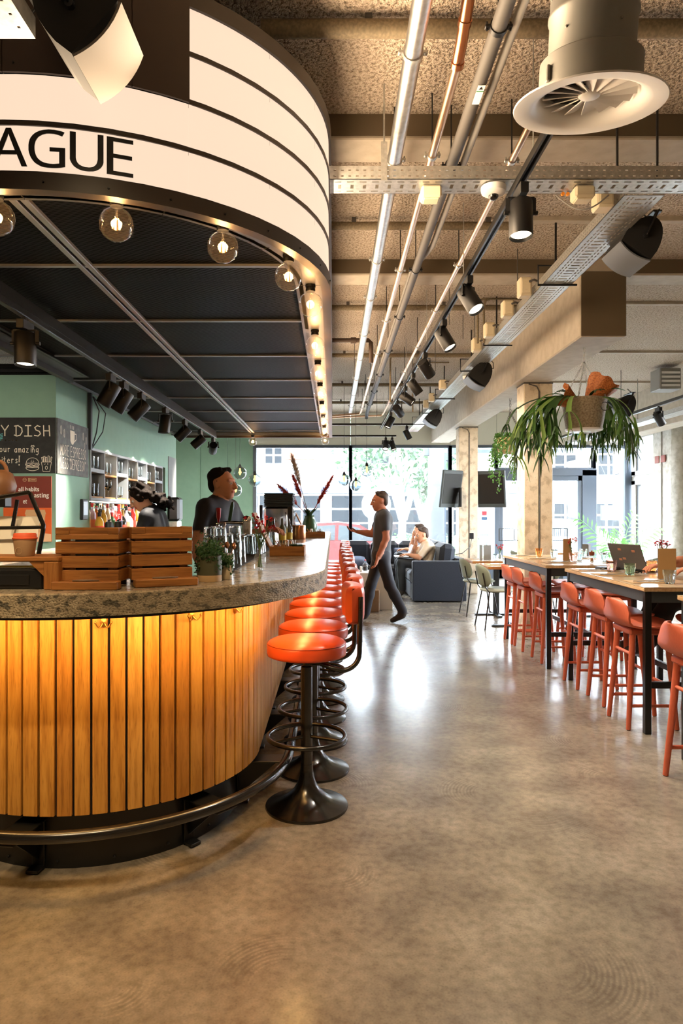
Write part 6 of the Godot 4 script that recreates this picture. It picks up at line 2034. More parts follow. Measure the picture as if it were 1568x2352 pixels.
	for k in 18:
		var a := k * TAU / 18
		b.tube([Vector3(cos(a) * 0.05, 0.004, sin(a) * 0.05), Vector3(cos(a) * 0.062, 0.20, sin(a) * 0.062)], 0.002, 5)
	part("bars", b, M.black, t)
	for q in [[0.05, 0.004], [0.062, 0.20]]:
		b = MB.new(); pts = []
		for k in 24: pts.append(Vector3(cos(k * TAU / 24) * q[0], q[1], sin(k * TAU / 24) * q[0]))
		b.tube(pts, 0.003, 6, true)
		part("hoop", b, M.black, t)
	# small tables with sage chairs
	for q in [[1.80, 7.9, 2.6, 8.45, "small wooden table just behind the high table column"], [1.80, 8.8, 2.55, 9.4, "small wooden table with grey menu card"], [3.2, 8.6, 3.9, 9.3, "small table near the palm and the street door"], [3.3, 10.6, 4.0, 11.3, "small table close to the street door"]]:
		t = thing("small_table", q[4], "table", Vector3((q[0] + q[2]) / 2, 0, -(q[1] + q[3]) / 2))
		var w: float = q[2] - q[0]
		var l: float = q[3] - q[1]
		b = MB.new(); b.bx(Vector3(0, 0.737, 0), Vector3(w, 0.003, l))
		part("laminate", b, M.tabletop, t)
		b = MB.new(); b.bx(Vector3(0, 0.72, 0), Vector3(w, 0.032, l), 0.004)
		part("tabletop", b, M.teak_x, t)
		b = MB.new(); b.bx(Vector3(0, 0.365, 0), Vector3(0.07, 0.69, 0.07), 0.004)
		part("post", b, M.frame_dark, t)
		b = MB.new(); b.bx(Vector3(0, 0.012, 0), Vector3(w * 0.75, 0.02, 0.06), 0.004); b.bx(Vector3(0, 0.012, 0), Vector3(0.06, 0.02, l * 0.8), 0.004)
		part("foot", b, M.frame_dark, t)
	var ch := sage_chair()
	var cs := [[1.93, 8.10, 0.08, "sage green chair with oval back, at the table behind the high table column"], [1.93, 9.15, 0.05, "sage green chair with oval back, at the table with the grey menu card"], [2.75, 9.2, PI, "sage green chair across the table with the grey menu card"], [3.0, 9.0, 0.2, "sage green chair at the small table near the palm"], [4.05, 9.0, PI, "sage green chair on the door side of the table near the palm"], [3.1, 11.0, 0.0, "sage green chair at the table close to the street door"]]
	for i in cs.size():
		var q: Array = cs[i]
		var o: Node3D = ch if i == 0 else copy(ch, Vector3.ZERO)
		o.position = Vector3(q[0], 0, -q[1]); o.rotation.y = q[2]; o.set_meta("label", q[3])
	# things on the small table
	var sy := 0.7395
	t = thing("menu_card", "grey menu card standing on the small table", "menu", Vector3(2.0, sy, -8.95), 0.1)
	b = MB.new(); b.bx(Vector3(0.02, 0.1, 0.015), Vector3(0.1, 0.2, 0.004)); b.bx(Vector3(-0.06, 0.1, 0.0), Vector3(0.03, 0.2, 0.03))
	part("boards", b, M.grey_card, t)
	solo("tumbler", "clear tumbler beside the grey menu card", "tumbler", tm, M.tumbler, Vector3(2.12, sy + 0.001, -8.9), 0, "faceted tumblers")
	solo("tumbler", "clear tumbler on the small table behind the high table column", "tumbler", tm, M.tumbler, Vector3(2.04, sy + 0.001, -8.05), 0, "faceted tumblers")
	flower_bottle(Vector3(2.2, sy, -9.0), "small bottle of dark red flowers on the small table", M.red_flower, 0.1)
	copy(kit, Vector3(1.97, sy, -8.15), 0, "kraft paper placemat on the table behind the high table column")
	copy(kit, Vector3(1.98, sy, -9.2), 0, "kraft paper placemat on the table with the grey menu card")
	t = thing("menu_card", "dark grey menu block on the table near the palm", "menu", Vector3(3.25, sy, -8.75), 0.5)
	b = MB.new(); b.bx(Vector3(0, 0.11, 0), Vector3(0.05, 0.22, 0.10), 0.004)
	part("boards", b, mt(c8(92, 88, 84), 0.7), t)

func flower_bottle(at: Vector3, label: String, m: Material, h: float) -> Node3D:
	var t := thing("flower_bottle", label, "vase", at)
	var b := MB.new()
	b.lathe([Vector2(0, 0), Vector2(0.025, 0), Vector2(0.028, 0.006), Vector2(0.028, 0.055), Vector2(0.02, 0.07), Vector2(0.011, 0.08), Vector2(0.011, 0.1), Vector2(0.014, 0.104)], 20)
	part("bottle", b, M.clear, t)
	rng.seed = int(at.x * 1000.0 - at.z * 333.0)
	b = MB.new()
	var fl := MB.new()
	var lf := MB.new()
	for k in 7:
		var a := k * 2.4
		var top := Vector3(cos(a) * 0.06 * rng.randf_range(0.3, 1.1), 0.10 + h * rng.randf_range(0.6, 1.05), sin(a) * 0.06 * rng.randf_range(0.3, 1.1))
		var p := [Vector3(-cos(a) * 0.01, 0.01, -sin(a) * 0.01), Vector3(cos(a) * 0.003, 0.095, sin(a) * 0.003), top]
		b.tube(p, 0.0018, 5)
		for j in 3:
			var q := top + Vector3(rng.randfn(), rng.randfn() * 0.6, rng.randfn()) * 0.012
			for s in 6:
				var dr := Vector3(rng.randfn(), rng.randfn(), rng.randfn()).normalized()
				var sd := dr.cross(Vector3.UP).normalized() * 0.008
				fl.quad(q, q + dr * 0.008 + sd, q + dr * 0.016, q + dr * 0.008 - sd, dr.cross(sd).normalized())
		for j in 3:
			var q: Vector3 = p[1].lerp(top, 0.2 + j * 0.22)
			var dr := Vector3(rng.randfn(), 0.6, rng.randfn()).normalized()
			var sd := dr.cross(Vector3.UP).normalized() * 0.006
			lf.quad(q, q + dr * 0.015 + sd, q + dr * 0.035, q + dr * 0.015 - sd, dr.cross(sd).normalized())
	part("stems", b, M.stem, t)
	part("blossoms", fl, m, t, Vector3.ZERO, "stuff")
	part("leaves", lf, M.leaf_dark, t, Vector3.ZERO, "stuff")
	return t

func sage_chair() -> Node3D:
	var t := thing("sage_chair", "", "chair", Vector3.ZERO, 0, "sage green chairs")
	var b := MB.new()
	# oval bent back
	var g := []
	for i in 11:
		var row := []
		var s := -1.0 + i / 5.0
		for j in 13:
			var q := -1.0 + j / 6.0
			var w := 0.215 * sqrt(maxf(0.0, 1.0 - pow(absf(s), 3.0)))
			row.append(Vector3(-0.20 + 0.07 * q * q * (w / 0.215) - 0.03 * s, 0.62 + s * 0.135, q * w))
		g.append(row)
	b.sheet(g, 0.022)
	part("backrest", b, M.sage, t)
	b = MB.new()
	b.lathe([Vector2(0, 0.435), Vector2(0.19, 0.435), Vector2(0.212, 0.445), Vector2(0.214, 0.458), Vector2(0.2, 0.47), Vector2(0.12, 0.476), Vector2(0, 0.476)], 30, Transform3D(Basis().scaled(Vector3(1.0, 1, 1.02)), Vector3(0.03, 0, 0)))
	part("seat", b, M.sage_cloth, t)
	for x in [-1.0, 1.0]:
		for z in [-1.0, 1.0]:
			b = MB.new()
			b.tube([Vector3(x * 0.21 + 0.02, 0, z * 0.2), Vector3(x * 0.14 + 0.02, 0.432, z * 0.145)], 0.009, 8)
			part("leg", b, M.black_gloss, t)
	for z in [-1.0, 1.0]:
		b = MB.new()
		b.tube([Vector3(0.0, 0.43, z * 0.14), Vector3(-0.13, 0.44, z * 0.15), Vector3(-0.17, 0.50, z * 0.155), Vector3(-0.185, 0.58, z * 0.155), Vector3(-0.20, 0.66, z * 0.15)], 0.008, 8)
		part("back_support", b, M.black_gloss, t)
	return t
func build_lounge() -> void:
	var t := thing("corner_sofa", "large dark navy velvet corner sofa in front of the shop window", "sofa")
	var b := MB.new()
	b.bb(Vector3(1.21, 0.02, -10.35), Vector3(2.03, 0.627, -10.49), 0.012)
	part("end_panel", b, M.navy, t)
	b = MB.new(); b.bb(Vector3(1.90, 0.02, -10.49), Vector3(2.03, 0.66, -12.95), 0.012)
	part("back_panel", b, M.navy, t)
	b = MB.new(); b.bb(Vector3(1.23, 0.02, -10.49), Vector3(1.90, 0.25, -12.95), 0.01); b.bb(Vector3(0.16, 0.02, -11.95), Vector3(1.23, 0.25, -12.95), 0.01)
	part("plinth", b, M.navy, t)
	for k in 3:
		b = MB.new(); b.bb(Vector3(1.22, 0.25, -10.5 - k * 0.8), Vector3(1.72, 0.43, -11.29 - k * 0.8), 0.04)
		part("seat_cushion", b, M.navy, t)
		b = MB.new(); b.box(Transform3D(Basis(Vector3.BACK, -0.12), Vector3(1.76, 0.64, -10.9 - k * 0.8)), Vector3(0.24, 0.48, 0.78), 0.07)
		part("back_cushion", b, M.navy, t)
	for k in 2:
		b = MB.new(); b.bb(Vector3(0.17 + k * 0.53, 0.25, -11.93), Vector3(0.69 + k * 0.53, 0.43, -12.5), 0.04)
		part("seat_cushion", b, M.navy, t)
	for k in 3:
		b = MB.new(); b.bb(Vector3(0.17 + k * 0.52, 0.40, -12.45), Vector3(0.68 + k * 0.52, 0.85, -12.72), 0.07)
		part("back_cushion", b, M.navy, t)
	b = MB.new(); b.bb(Vector3(0.16, 0.02, -12.72), Vector3(1.9, 0.70, -12.95), 0.012)
	part("back_panel", b, M.navy, t)
	for q in [[Vector3(1.27, 0.57, -12.3), 0.5, -0.2, "dark blue scatter cushion in the sofa corner"], [Vector3(1.50, 0.55, -12.2), -0.35, -0.3, "blue grey scatter cushion leaning beside the dark blue one"], [Vector3(0.42, 0.50, -12.15), 0.2, -1.2, "blue grey scatter cushion lying on the sofa seat"]]:
		b = MB.new()
		var g := []
		for i in 13:
			var row := []
			for j in 13:
				var u := -1.0 + i / 6.0
				var v := -1.0 + j / 6.0
				var pz := 0.07 * pow(maxf(0.0, (1 - pow(absf(u), 2.6)) * (1 - pow(absf(v), 2.6))), 0.6)
				row.append(Vector3(u * 0.19 * (1 - 0.06 * (1 - absf(v))), v * 0.17 * (1 - 0.06 * (1 - absf(u))), pz))
			g.append(row)
		b.sheet(g)
		for row in g:
			for j in row.size(): row[j].z = -row[j].z
		b.sheet(g)
		var o := solo("scatter_cushion", q[3], "cushion", b, M.blue_cloth, q[0], q[1])
		o.rotation.x = q[2]
	# cube table with a bottle, bag in front
	b = MB.new(); b.bb(Vector3(0.32, 0.0, -9.55), Vector3(0.84, 0.52, -10.05), 0.006)
	solo("cube_table", "pale grey cube coffee table in front of the sofa", "table", b, mt(c8(196, 190, 180), 0.7))
	var bt := thing("water_bottle", "clear glass swing bottle on the cube table", "bottle", Vector3(0.46, 0.521, -9.7))
	b = MB.new(); b.lathe([Vector2(0, 0), Vector2(0.036, 0), Vector2(0.038, 0.01), Vector2(0.038, 0.09), Vector2(0.03, 0.115), Vector2(0.013, 0.13), Vector2(0.012, 0.16), Vector2(0.015, 0.163)], 18)
	part("glass_body", b, M.clear, bt)
	b = MB.new(); b.lathe([Vector2(0.0385, 0.02), Vector2(0.0385, 0.075)], 14, Transform3D(), 0.3, 2.4)
	part("label", b, M.frame_dark, bt)
	b = MB.new(); b.lathe([Vector2(0, 0.16), Vector2(0.014, 0.16), Vector2(0.012, 0.178), Vector2(0, 0.18)], 12)
	part("stopper", b, M.red_flower, bt)
	b = MB.new(); b.bx(Vector3(0.40, 0.562, -9.68), Vector3(0.035, 0.08, 0.035), 0.006)
	solo("salt_shaker", "small white shaker beside the bottle on the cube table", "shaker", b, M.white)
	var bag := thing("paper_bag", "brown paper carrier bag with black handles on the floor", "bag", Vector3(0.50, 0, -9.40))
	b = MB.new(); b.bb(Vector3(-0.14, 0.0, -0.06), Vector3(0.14, 0.30, 0.06), 0.01)
	part("body", b, mt(c8(128, 104, 80), 0.85), bag)
	for z in [-0.05, 0.05]:
		b = MB.new()
		var p := []
		for k in 9: p.append(Vector3(-0.08 + k * 0.02, 0.29 + sin(k * PI / 8) * 0.1, z))
		b.tube(p, 0.008, 6)
		part("handle", b, M.black, bag)
	# screens on the sofa column
	for q in [[1.965, 1.76, -11.35, 0.55, 0.42, "dark screen tilted on the sofa side of the sofa column"], [2.66, 1.76, -11.45, -0.5, 0.48, "dark screen tilted on the door side of the sofa column"]]:
		var s := thing("wall_screen", q[5], "television", Vector3(q[0], q[1], q[2]), q[3])
		b = MB.new(); b.box(Transform3D(Basis(Vector3.RIGHT, 0.16), Vector3.ZERO), Vector3(q[4], 0.62, 0.045), 0.008)
		part("housing", b, mt(c8(54, 62, 64), 0.5), s)
		b = MB.new(); b.box(Transform3D(Basis(Vector3.RIGHT, 0.16), Vector3(0, 0.0, 0.024)), Vector3(q[4] - 0.05, 0.5, 0.006), 0.002)
		part("screen_face", b, M.black_satin, s)
		b = MB.new(); b.bar(Vector3(0, 0, -0.02), Vector3(-0.08 if q[3] < 0 else 0.08, 0, -0.12), 0.05, 0.05)
		part("arm", b, M.black, s)
	# glass pendants near the window
	var pe := thing("glass_pendant", "smoky glass globe pendant with glowing filament", "pendant lamp", Vector3.ZERO, 0, "glass globe pendants")
	b = MB.new(); b.lathe([Vector2(0, -0.2), Vector2(0.04, -0.192), Vector2(0.075, -0.166), Vector2(0.096, -0.128), Vector2(0.1, -0.096), Vector2(0.09, -0.055), Vector2(0.065, -0.025), Vector2(0.03, -0.006), Vector2(0.02, 0.0), Vector2(0.018, -0.002), Vector2(0.028, -0.0085), Vector2(0.063, -0.0275), Vector2(0.0875, -0.056), Vector2(0.0973, -0.096), Vector2(0.0934, -0.127), Vector2(0.073, -0.164), Vector2(0.039, -0.1893), Vector2(0, -0.197)], 26)
	part("globe", b, M.smoke, pe)
	b = MB.new(); b.lathe([Vector2(0.022, -0.03), Vector2(0.026, -0.01), Vector2(0.02, 0.015), Vector2(0.006, 0.035), Vector2(0.0, 0.04)], 14)
	part("cap", b, M.black, pe)
	b = MB.new(); b.lathe([Vector2(0, -0.135), Vector2(0.014, -0.12), Vector2(0.018, -0.09), Vector2(0.012, -0.05), Vector2(0.01, -0.03)], 12)
	part("filament_bulb", b, M.filament_pale, pe)
	b = MB.new(); b.tube([Vector3(0, 0.03, 0), Vector3(0, 1.8, 0)], 0.003, 5)
	var cord := part("cord", b, M.black, pe)
	var list := [[551, 1071, 10.3, "behind the barman's head"], [585, 1087, 10.3, "next to the window's edge behind the bar"], [541, 1112, 10.9, "lowest of the three behind the barman"], [790, 1088, 11.0, "left of three before the window mullion"], [817, 1101, 11.2, "lowest of three before the window mullion"], [842, 1067, 11.0, "highest of three before the window mullion"]]
	list[3][3] = "next to the bar in the window group of three"
	for i in list.size():
		var q: Array = list[i]
		var p := W(q[0], q[1], q[2])
		var o: Node3D = pe if i == 0 else copy(pe, p)
		o.position = p
		o.set_meta("label", "smoky glass globe pendant lamp, " + q[3])
		for c in o.get_children():
			if String(c.name).begins_with("cord"):
				c.scale.y = (3.455 - p.y) / 1.8
		omni(p + Vector3(0, -0.09, 0), 0.10, Color(1, 0.7, 0.4), 0.02, "pendant_light")
	# exit sign hanging near the door
	var ex := thing("exit_sign", "green emergency exit sign with a running figure", "sign", W(1326, 991, 12.6))
	b = MB.new(); b.bx(Vector3.ZERO, Vector3(0.2, 0.14, 0.03), 0.004)
	part("panel", b, mt(c8(30, 130, 96), 0.5), ex)
	b = MB.new()
	b.bb(Vector3(0.02, -0.05, 0.016), Vector3(0.08, 0.05, 0.017))
	for q in [[-0.05, 0.035, -0.03, 0.045], [-0.045, 0.025, -0.055, -0.005], [-0.055, -0.005, -0.02, -0.02], [-0.02, -0.02, -0.02, -0.045], [-0.055, -0.005, -0.08, -0.035], [-0.045, 0.02, -0.015, 0.012], [-0.045, 0.02, -0.075, 0.005]]:
		b.bar(Vector3(q[0], q[1], 0.016), Vector3(q[2], q[3], 0.016), 0.002, 0.012, 0.0, Vector3.BACK)
	part("pictogram", b, M.white, ex)
	b = MB.new(); b.tube([Vector3(0, 0.07, 0), Vector3(0, 3.455 - ex.position.y, 0)], 0.005, 5)
	part("hanger", b, M.dark_pipe, ex)
	# notices on the column glass, green frame leaning outside
	b = MB.new(); b.bx(W(1112, 1179, 14.17), Vector3(0.10, 0.09, 0.004))
	var no := solo("window_notice", "small red and blue notice stuck on the narrow window", "notice", b, mt(c8(206, 60, 70), 0.6))
	b = MB.new(); b.bx(W(1112, 1191, 14.17), Vector3(0.12, 0.06, 0.004))
	part("blue_strip", b, mt(c8(60, 90, 120), 0.6), no)
	b = MB.new()
	for q in [[1100, 1290, 1104, 1226], [1112, 1290, 1120, 1226], [1102, 1228, 1121, 1228], [1101, 1255, 1118, 1255]]:
		b.tube([W(q[0], q[1], 15.0), W(q[2], q[3], 15.0)], 0.02, 6)
	b.bb(Vector3(3.1, -0.08, -15.05), Vector3(3.5, 0.32, -14.95))
	solo("easel_board", "green wooden easel frame standing outside the narrow window", "easel", b, mt(c8(120, 190, 150), 0.7))
	# cable and socket at the sofa column
	b = MB.new(); b.tube([Vector3(2.3, 0.95, -11.29), Vector3(2.25, 0.8, -11.2), Vector3(2.1, 0.7, -11.1), Vector3(1.95, 0.68, -11.1)], 0.006, 6); b.bx(Vector3(2.29, 0.98, -11.28), Vector3(0.07, 0.1, 0.05), 0.006)
	solo("column_socket", "black socket and cable on the sofa column", "socket", b, M.black)
	# framed sign on the column's edge
	b = MB.new(); b.bx(Vector3(2.115, 1.62, -11.34), Vector3(0.03, 0.32, 0.12), 0.003)
	solo("picture_frame", "thin black framed notice on the side of the sofa column", "frame", b, M.black)
	# wire racks on the high table column
	for q in [[1163, 1228, 8.05, "black wire magazine rack on the aisle side of the high table column"], [1285, 1228, 8.05, "black wire magazine rack on the window side of the high table column"]]:
		var p := W(q[0], q[1], q[2])
		b = MB.new()
		for k in 8: b.tube([p + Vector3(-0.08 + k * 0.022, 0.07, 0), p + Vector3(-0.08 + k * 0.022, -0.07, 0.0)], 0.0025, 5)
		for e in [-1.0, 1.0]: b.bar(p + Vector3(-0.09, e * 0.07, 0), p + Vector3(0.09, e * 0.07, 0), 0.008, 0.008)
		for e in [-1.0, 1.0]: b.bar(p + Vector3(e * 0.09, -0.07, 0), p + Vector3(e * 0.09, 0.07, 0), 0.008, 0.008)
		var cx := 2.117 if q[0] < 1200 else 2.435
		b.bar(p + Vector3(0.09 if q[0] < 1200 else -0.09, 0.06, 0), Vector3(cx, p.y + 0.06, -7.8), 0.008, 0.008)
		b.bar(p + Vector3(0.09 if q[0] < 1200 else -0.09, -0.06, 0), Vector3(cx, p.y - 0.06, -7.8), 0.008, 0.008)
		solo("wire_rack", q[3], "rack", b, M.frame_dark)

func chain(b: MB, a: Vector3, c: Vector3, link := 0.028) -> void:
	var n := maxi(2, int(a.distance_to(c) / (link * 0.72)))
	var dir := (c - a).normalized()
	var s := dir.cross(Vector3(0.3, 0.1, 0.9)).normalized()
	var q := dir.cross(s)
	for i in n:
		var o := a.lerp(c, (i + 0.5) / n)
		var w := s if i % 2 == 0 else q
		var pts := []
		for k in 10:
			var an := k * TAU / 10
			pts.append(o + dir * cos(an) * link * 0.5 + w * sin(an) * link * 0.27)
		b.tube(pts, 0.0022, 5, true)

# a strap leaf that forks into fingers; dir is where it leaves the pot
func frond(b: MB, o: Vector3, dir: Vector3, length: float, w: float, droop: float, depth: int) -> void:
	var g := []
	var p := o
	var d := dir.normalized()
	var n := 7
	var side := d.cross(Vector3.UP)
	side = Vector3.RIGHT if side.length() < 0.1 else side.normalized()
	side = (side + Vector3(rng.randfn(), rng.randfn(), rng.randfn()) * 0.25).normalized()
	for i in n + 1:
		var s := float(i) / n
		var ww := w * (0.55 + 0.6 * s) if depth > 0 else w * (1.0 - pow(s, 2.2))
		side = (side - d * side.dot(d)).normalized()
		var up := d.cross(side)
		g.append([p - side * ww * 0.5, p + up * ww * 0.14, p + side * ww * 0.5])
		p += d * length / n
		d = (d + Vector3.DOWN * droop / n + Vector3(rng.randfn(), rng.randfn(), rng.randfn()) * 0.04).normalized()
	b.sheet(g, 0.002)
	if depth > 0:
		var k := 2 + int(rng.randf() < 0.45)
		p -= d * length / n * 1.1
		for i in k:
			var e := (i - (k - 1) * 0.5)
			var nd := (d + side * e * 0.85 + Vector3(rng.randfn(), rng.randfn(), rng.randfn()) * 0.1).normalized()
			frond(b, p + side * e * w * 0.42, nd, length * rng.randf_range(0.42, 0.75), w * 0.66, droop * 0.8, depth - 1)

func build_plants() -> void:
	# staghorn fern in a zinc tub
	var c := Vector3(2.20, 2.08, -5.98)
	var t := thing("hanging_fern", "staghorn fern with long forked fronds in a hanging zinc tub", "plant", c)
	var b := MB.new()
	b.lathe([Vector2(0, 0.0), Vector2(0.145, 0.0), Vector2(0.15, 0.006), Vector2(0.192, 0.262), Vector2(0.198, 0.268), Vector2(0.194, 0.276), Vector2(0.185, 0.27), Vector2(0.17, 0.2), Vector2(0, 0.2)], 36)
	var pot := part("tub", b, M.zinc, t)
	b = MB.new()
	var pts := []
	for k in 18: pts.append(Vector3(0.12 + cos(k * TAU / 18) * 0.035, 0.19 + sin(k * TAU / 18) * 0.035, 0.155))
	b.tube(pts, 0.004, 6, true)
	part("ring_handle", b, M.dark_pipe, pot)
	b = MB.new(); b.lathe([Vector2(0.0, -0.012), Vector2(0.12, -0.012), Vector2(0.155, 0.0), Vector2(0.16, 0.012), Vector2(0.15, 0.012)], 30)
	part("drip_tray", b, M.white_gloss, t)
	b = MB.new()
	var top := Vector3(0, 0.60, 0)
	for k in 4:
		var a := k * TAU / 4 + 0.6
		chain(b, top, Vector3(cos(a) * 0.19, 0.265, sin(a) * 0.19))
	chain(b, top, Vector3(0, 0.725, 0), 0.05)
	part("chain", b, M.galv, t)
	rng.seed = 1234
	var greens := [M.leaf, M.leaf, M.leaf_dark, M.leaf_pale]
	var fr := []
	for k in 30:   # the heavy side, towards the column
		fr.append([PI + rng.randf_range(-0.85, 0.95), rng.randf_range(0.26, 0.46), rng.randf_range(0.35, 0.95), rng.randf_range(1.3, 2.4)])
	for k in 20:
		fr.append([rng.randf_range(-1.4, 1.2), rng.randf_range(0.22, 0.36), rng.randf_range(0.0, 0.4), rng.randf_range(1.7, 2.8)])
	for q in fr:
		b = MB.new()
		var a: float = q[0]
		frond(b, Vector3(cos(a) * 0.15, 0.265, sin(a) * 0.15), Vector3(cos(a), q[2] * 0.55, sin(a)), q[1], rng.randf_range(0.036, 0.052), q[3], 2)
		part("frond", b, greens[rng.randi() % 4], t)
	for q in [[0.4, 0.16], [1.5, 0.14], [2.7, 0.18], [5.2, 0.15], [5.9, 0.2]]:
		b = MB.new()
		frond(b, Vector3(cos(q[0]) * 0.1, 0.27, sin(q[0]) * 0.1), Vector3(cos(q[0]), 0.9, sin(q[0])), q[1], 0.045, 0.8, 1)
		part("frond", b, M.leaf_dark, t)
	# brown papery shield fronds
	for q in [[Vector3(0.03, 0.23, 0.02), Vector3(0.55, 0.8, 0.0), 0.24, 0.125, -1.75], [Vector3(-0.09, 0.23, 0.04), Vector3(-0.9, 0.5, 0.1), 0.16, 0.10, -1.3]]:
		b = MB.new()
		var ax: Vector3 = q[1].normalized()
		var fr1 := ax.cross(Vector3(0, 0, 1)).normalized()
		var fr2 := ax.cross(fr1)
		var g := []
		for i in 13:
			var row := []
			for j in 21:
				var u := i / 12.0
				var an: float = q[4] + (-1.0 + j / 10.0) * 1.9
				var r: float = q[3] * (0.35 + 0.75 * u + 0.06 * u * u * sin(an * 6.0) + 0.035 * sin(an * 13.0 + u * 6.0))
				row.append(q[0] + ax * (u * q[2] * (1.0 + 0.05 * sin(an * 7.0) * u)) + (fr1 * cos(an) + fr2 * sin(an)) * r)
			g.append(row)
		b.sheet(g, 0.003)
		part("shield_frond", b, M.frond_brown, t)
	# ivy basket further back
	c = Vector3(2.24, 2.11, -8.62)
	t = thing("hanging_ivy", "trailing ivy in a hanging basket by the column", "plant", c)
	b = MB.new(); b.lathe([Vector2(0, 0), Vector2(0.12, 0.0), Vector2(0.15, 0.02), Vector2(0.175, 0.19), Vector2(0.16, 0.19), Vector2(0, 0.17)], 26)
	part("basket", b, M.tan, t)
	b = MB.new()
	top = Vector3(0, 0.52, 0)
	for k in 3: chain(b, top, Vector3(cos(k * 2.09) * 0.17, 0.19, sin(k * 2.09) * 0.17), 0.035)
	chain(b, top, Vector3(0, 0.70, 0), 0.05)
	part("chain", b, M.dark_pipe, t)
	b = MB.new()
	var st := MB.new()
	for k in 46:
		var a := rng.randf() * TAU
		var ln := rng.randf_range(0.1, 0.42) if k % 3 else rng.randf_range(0.3, 0.75)
		var p := Vector3(cos(a) * 0.17, 0.2, sin(a) * 0.17)
		var path := [p]
		var n := int(ln / 0.03)
		for i in n:
			p += Vector3(cos(a) * 0.012 / (1 + i * 0.3), -0.028, sin(a) * 0.012 / (1 + i * 0.3)) + Vector3(rng.randfn(), 0, rng.randfn()) * 0.006
			path.append(p)
			for e in 2:
				var q := p + Vector3(rng.randfn(), rng.randfn(), rng.randfn()) * 0.014
				var bs := Basis(Vector3(rng.randfn(), rng.randfn(), rng.randfn()).normalized(), rng.randf() * TAU)
				b.quad(q - bs.x * 0.013, q - bs.y * 0.016, q + bs.x * 0.013, q + bs.y * 0.018, bs.z)
		if path.size() > 1: st.tube(path, 0.002, 4)
	for k in 380:
		var a := rng.randf() * TAU
		var r := 0.19 * sqrt(rng.randf())
		var q := Vector3(cos(a) * r, 0.2 + rng.randf() * 0.05, sin(a) * r)
		var bs := Basis(Vector3(rng.randfn(), rng.randfn(), rng.randfn()).normalized(), rng.randf() * TAU)
		b.quad(q - bs.x * 0.014, q - bs.y * 0.017, q + bs.x * 0.014, q + bs.y * 0.019, bs.z)
	part("trailing_stems", st, M.stem, t)
	part("ivy_leaves", b, M.leaf, t, Vector3.ZERO, "stuff")
	# pale palm by the door
	t = thing("potted_palm", "light green palm in a tall pot near the street door", "plant", Vector3(4.35, 0, -10.4))
	b = MB.new(); b.lathe([Vector2(0, 0), Vector2(0.14, 0), Vector2(0.19, 0.5), Vector2(0.2, 0.52), Vector2(0.18, 0.52), Vector2(0.17, 0.46), Vector2(0, 0.46)], 26)
	part("pot", b, M.white_paint, t)
	var dirs := [[-0.55, 1.2, 0.85], [-0.35, 0.9, 0.6], [0.3, 1.2, 0.8], [0.55, 0.9, 0.8], [-0.65, 0.55, 0.55], [0.05, 1.1, 0.5], [0.4, 0.5, 0.5], [-0.1, 0.7, 0.45]]
	for k in dirs.size():
		var q: Array = dirs[k]
		var stem := []
		var d := Vector3(q[0], q[1], 0.35 * sin(k * 2.0)).normalized()
		var p := Vector3(0, 0.5, 0)
		for i in 13:
			stem.append(p)
			p += d * q[2] / 12.0 * 1.15
			d = (d + Vector3.DOWN * 0.05 + Vector3(q[0], 0, 0) * 0.03).normalized()
		b = MB.new()
		b.tube(stem, 0.005, 5)
		for i in range(3, 13):
			for e in [-1.0, 1.0]:
				var o: Vector3 = stem[i]
				var tg: Vector3 = (stem[i] - stem[i - 1]).normalized()
				var sd: Vector3 = (tg.cross(Vector3(0.2, 0.1, 1.0)).normalized() * e * 0.8 + tg * 0.75 + Vector3(0, -0.1, 0.15 * e)).normalized()
				var ln := 0.24 * (1.0 - 0.5 * absf(i - 6) / 7.0)
				var wv: Vector3 = sd.cross(Vector3(0, 0, 1)).normalized() * 0.012
				var m: Vector3 = o + sd * ln * 0.5 + Vector3(0, 0.01, 0)
				b.quad(o, m + wv, o + sd * ln - Vector3(0, 0.03, 0), m - wv, sd.cross(wv).normalized())
		part("palm_frond", b, M.leaf_fresh, t)
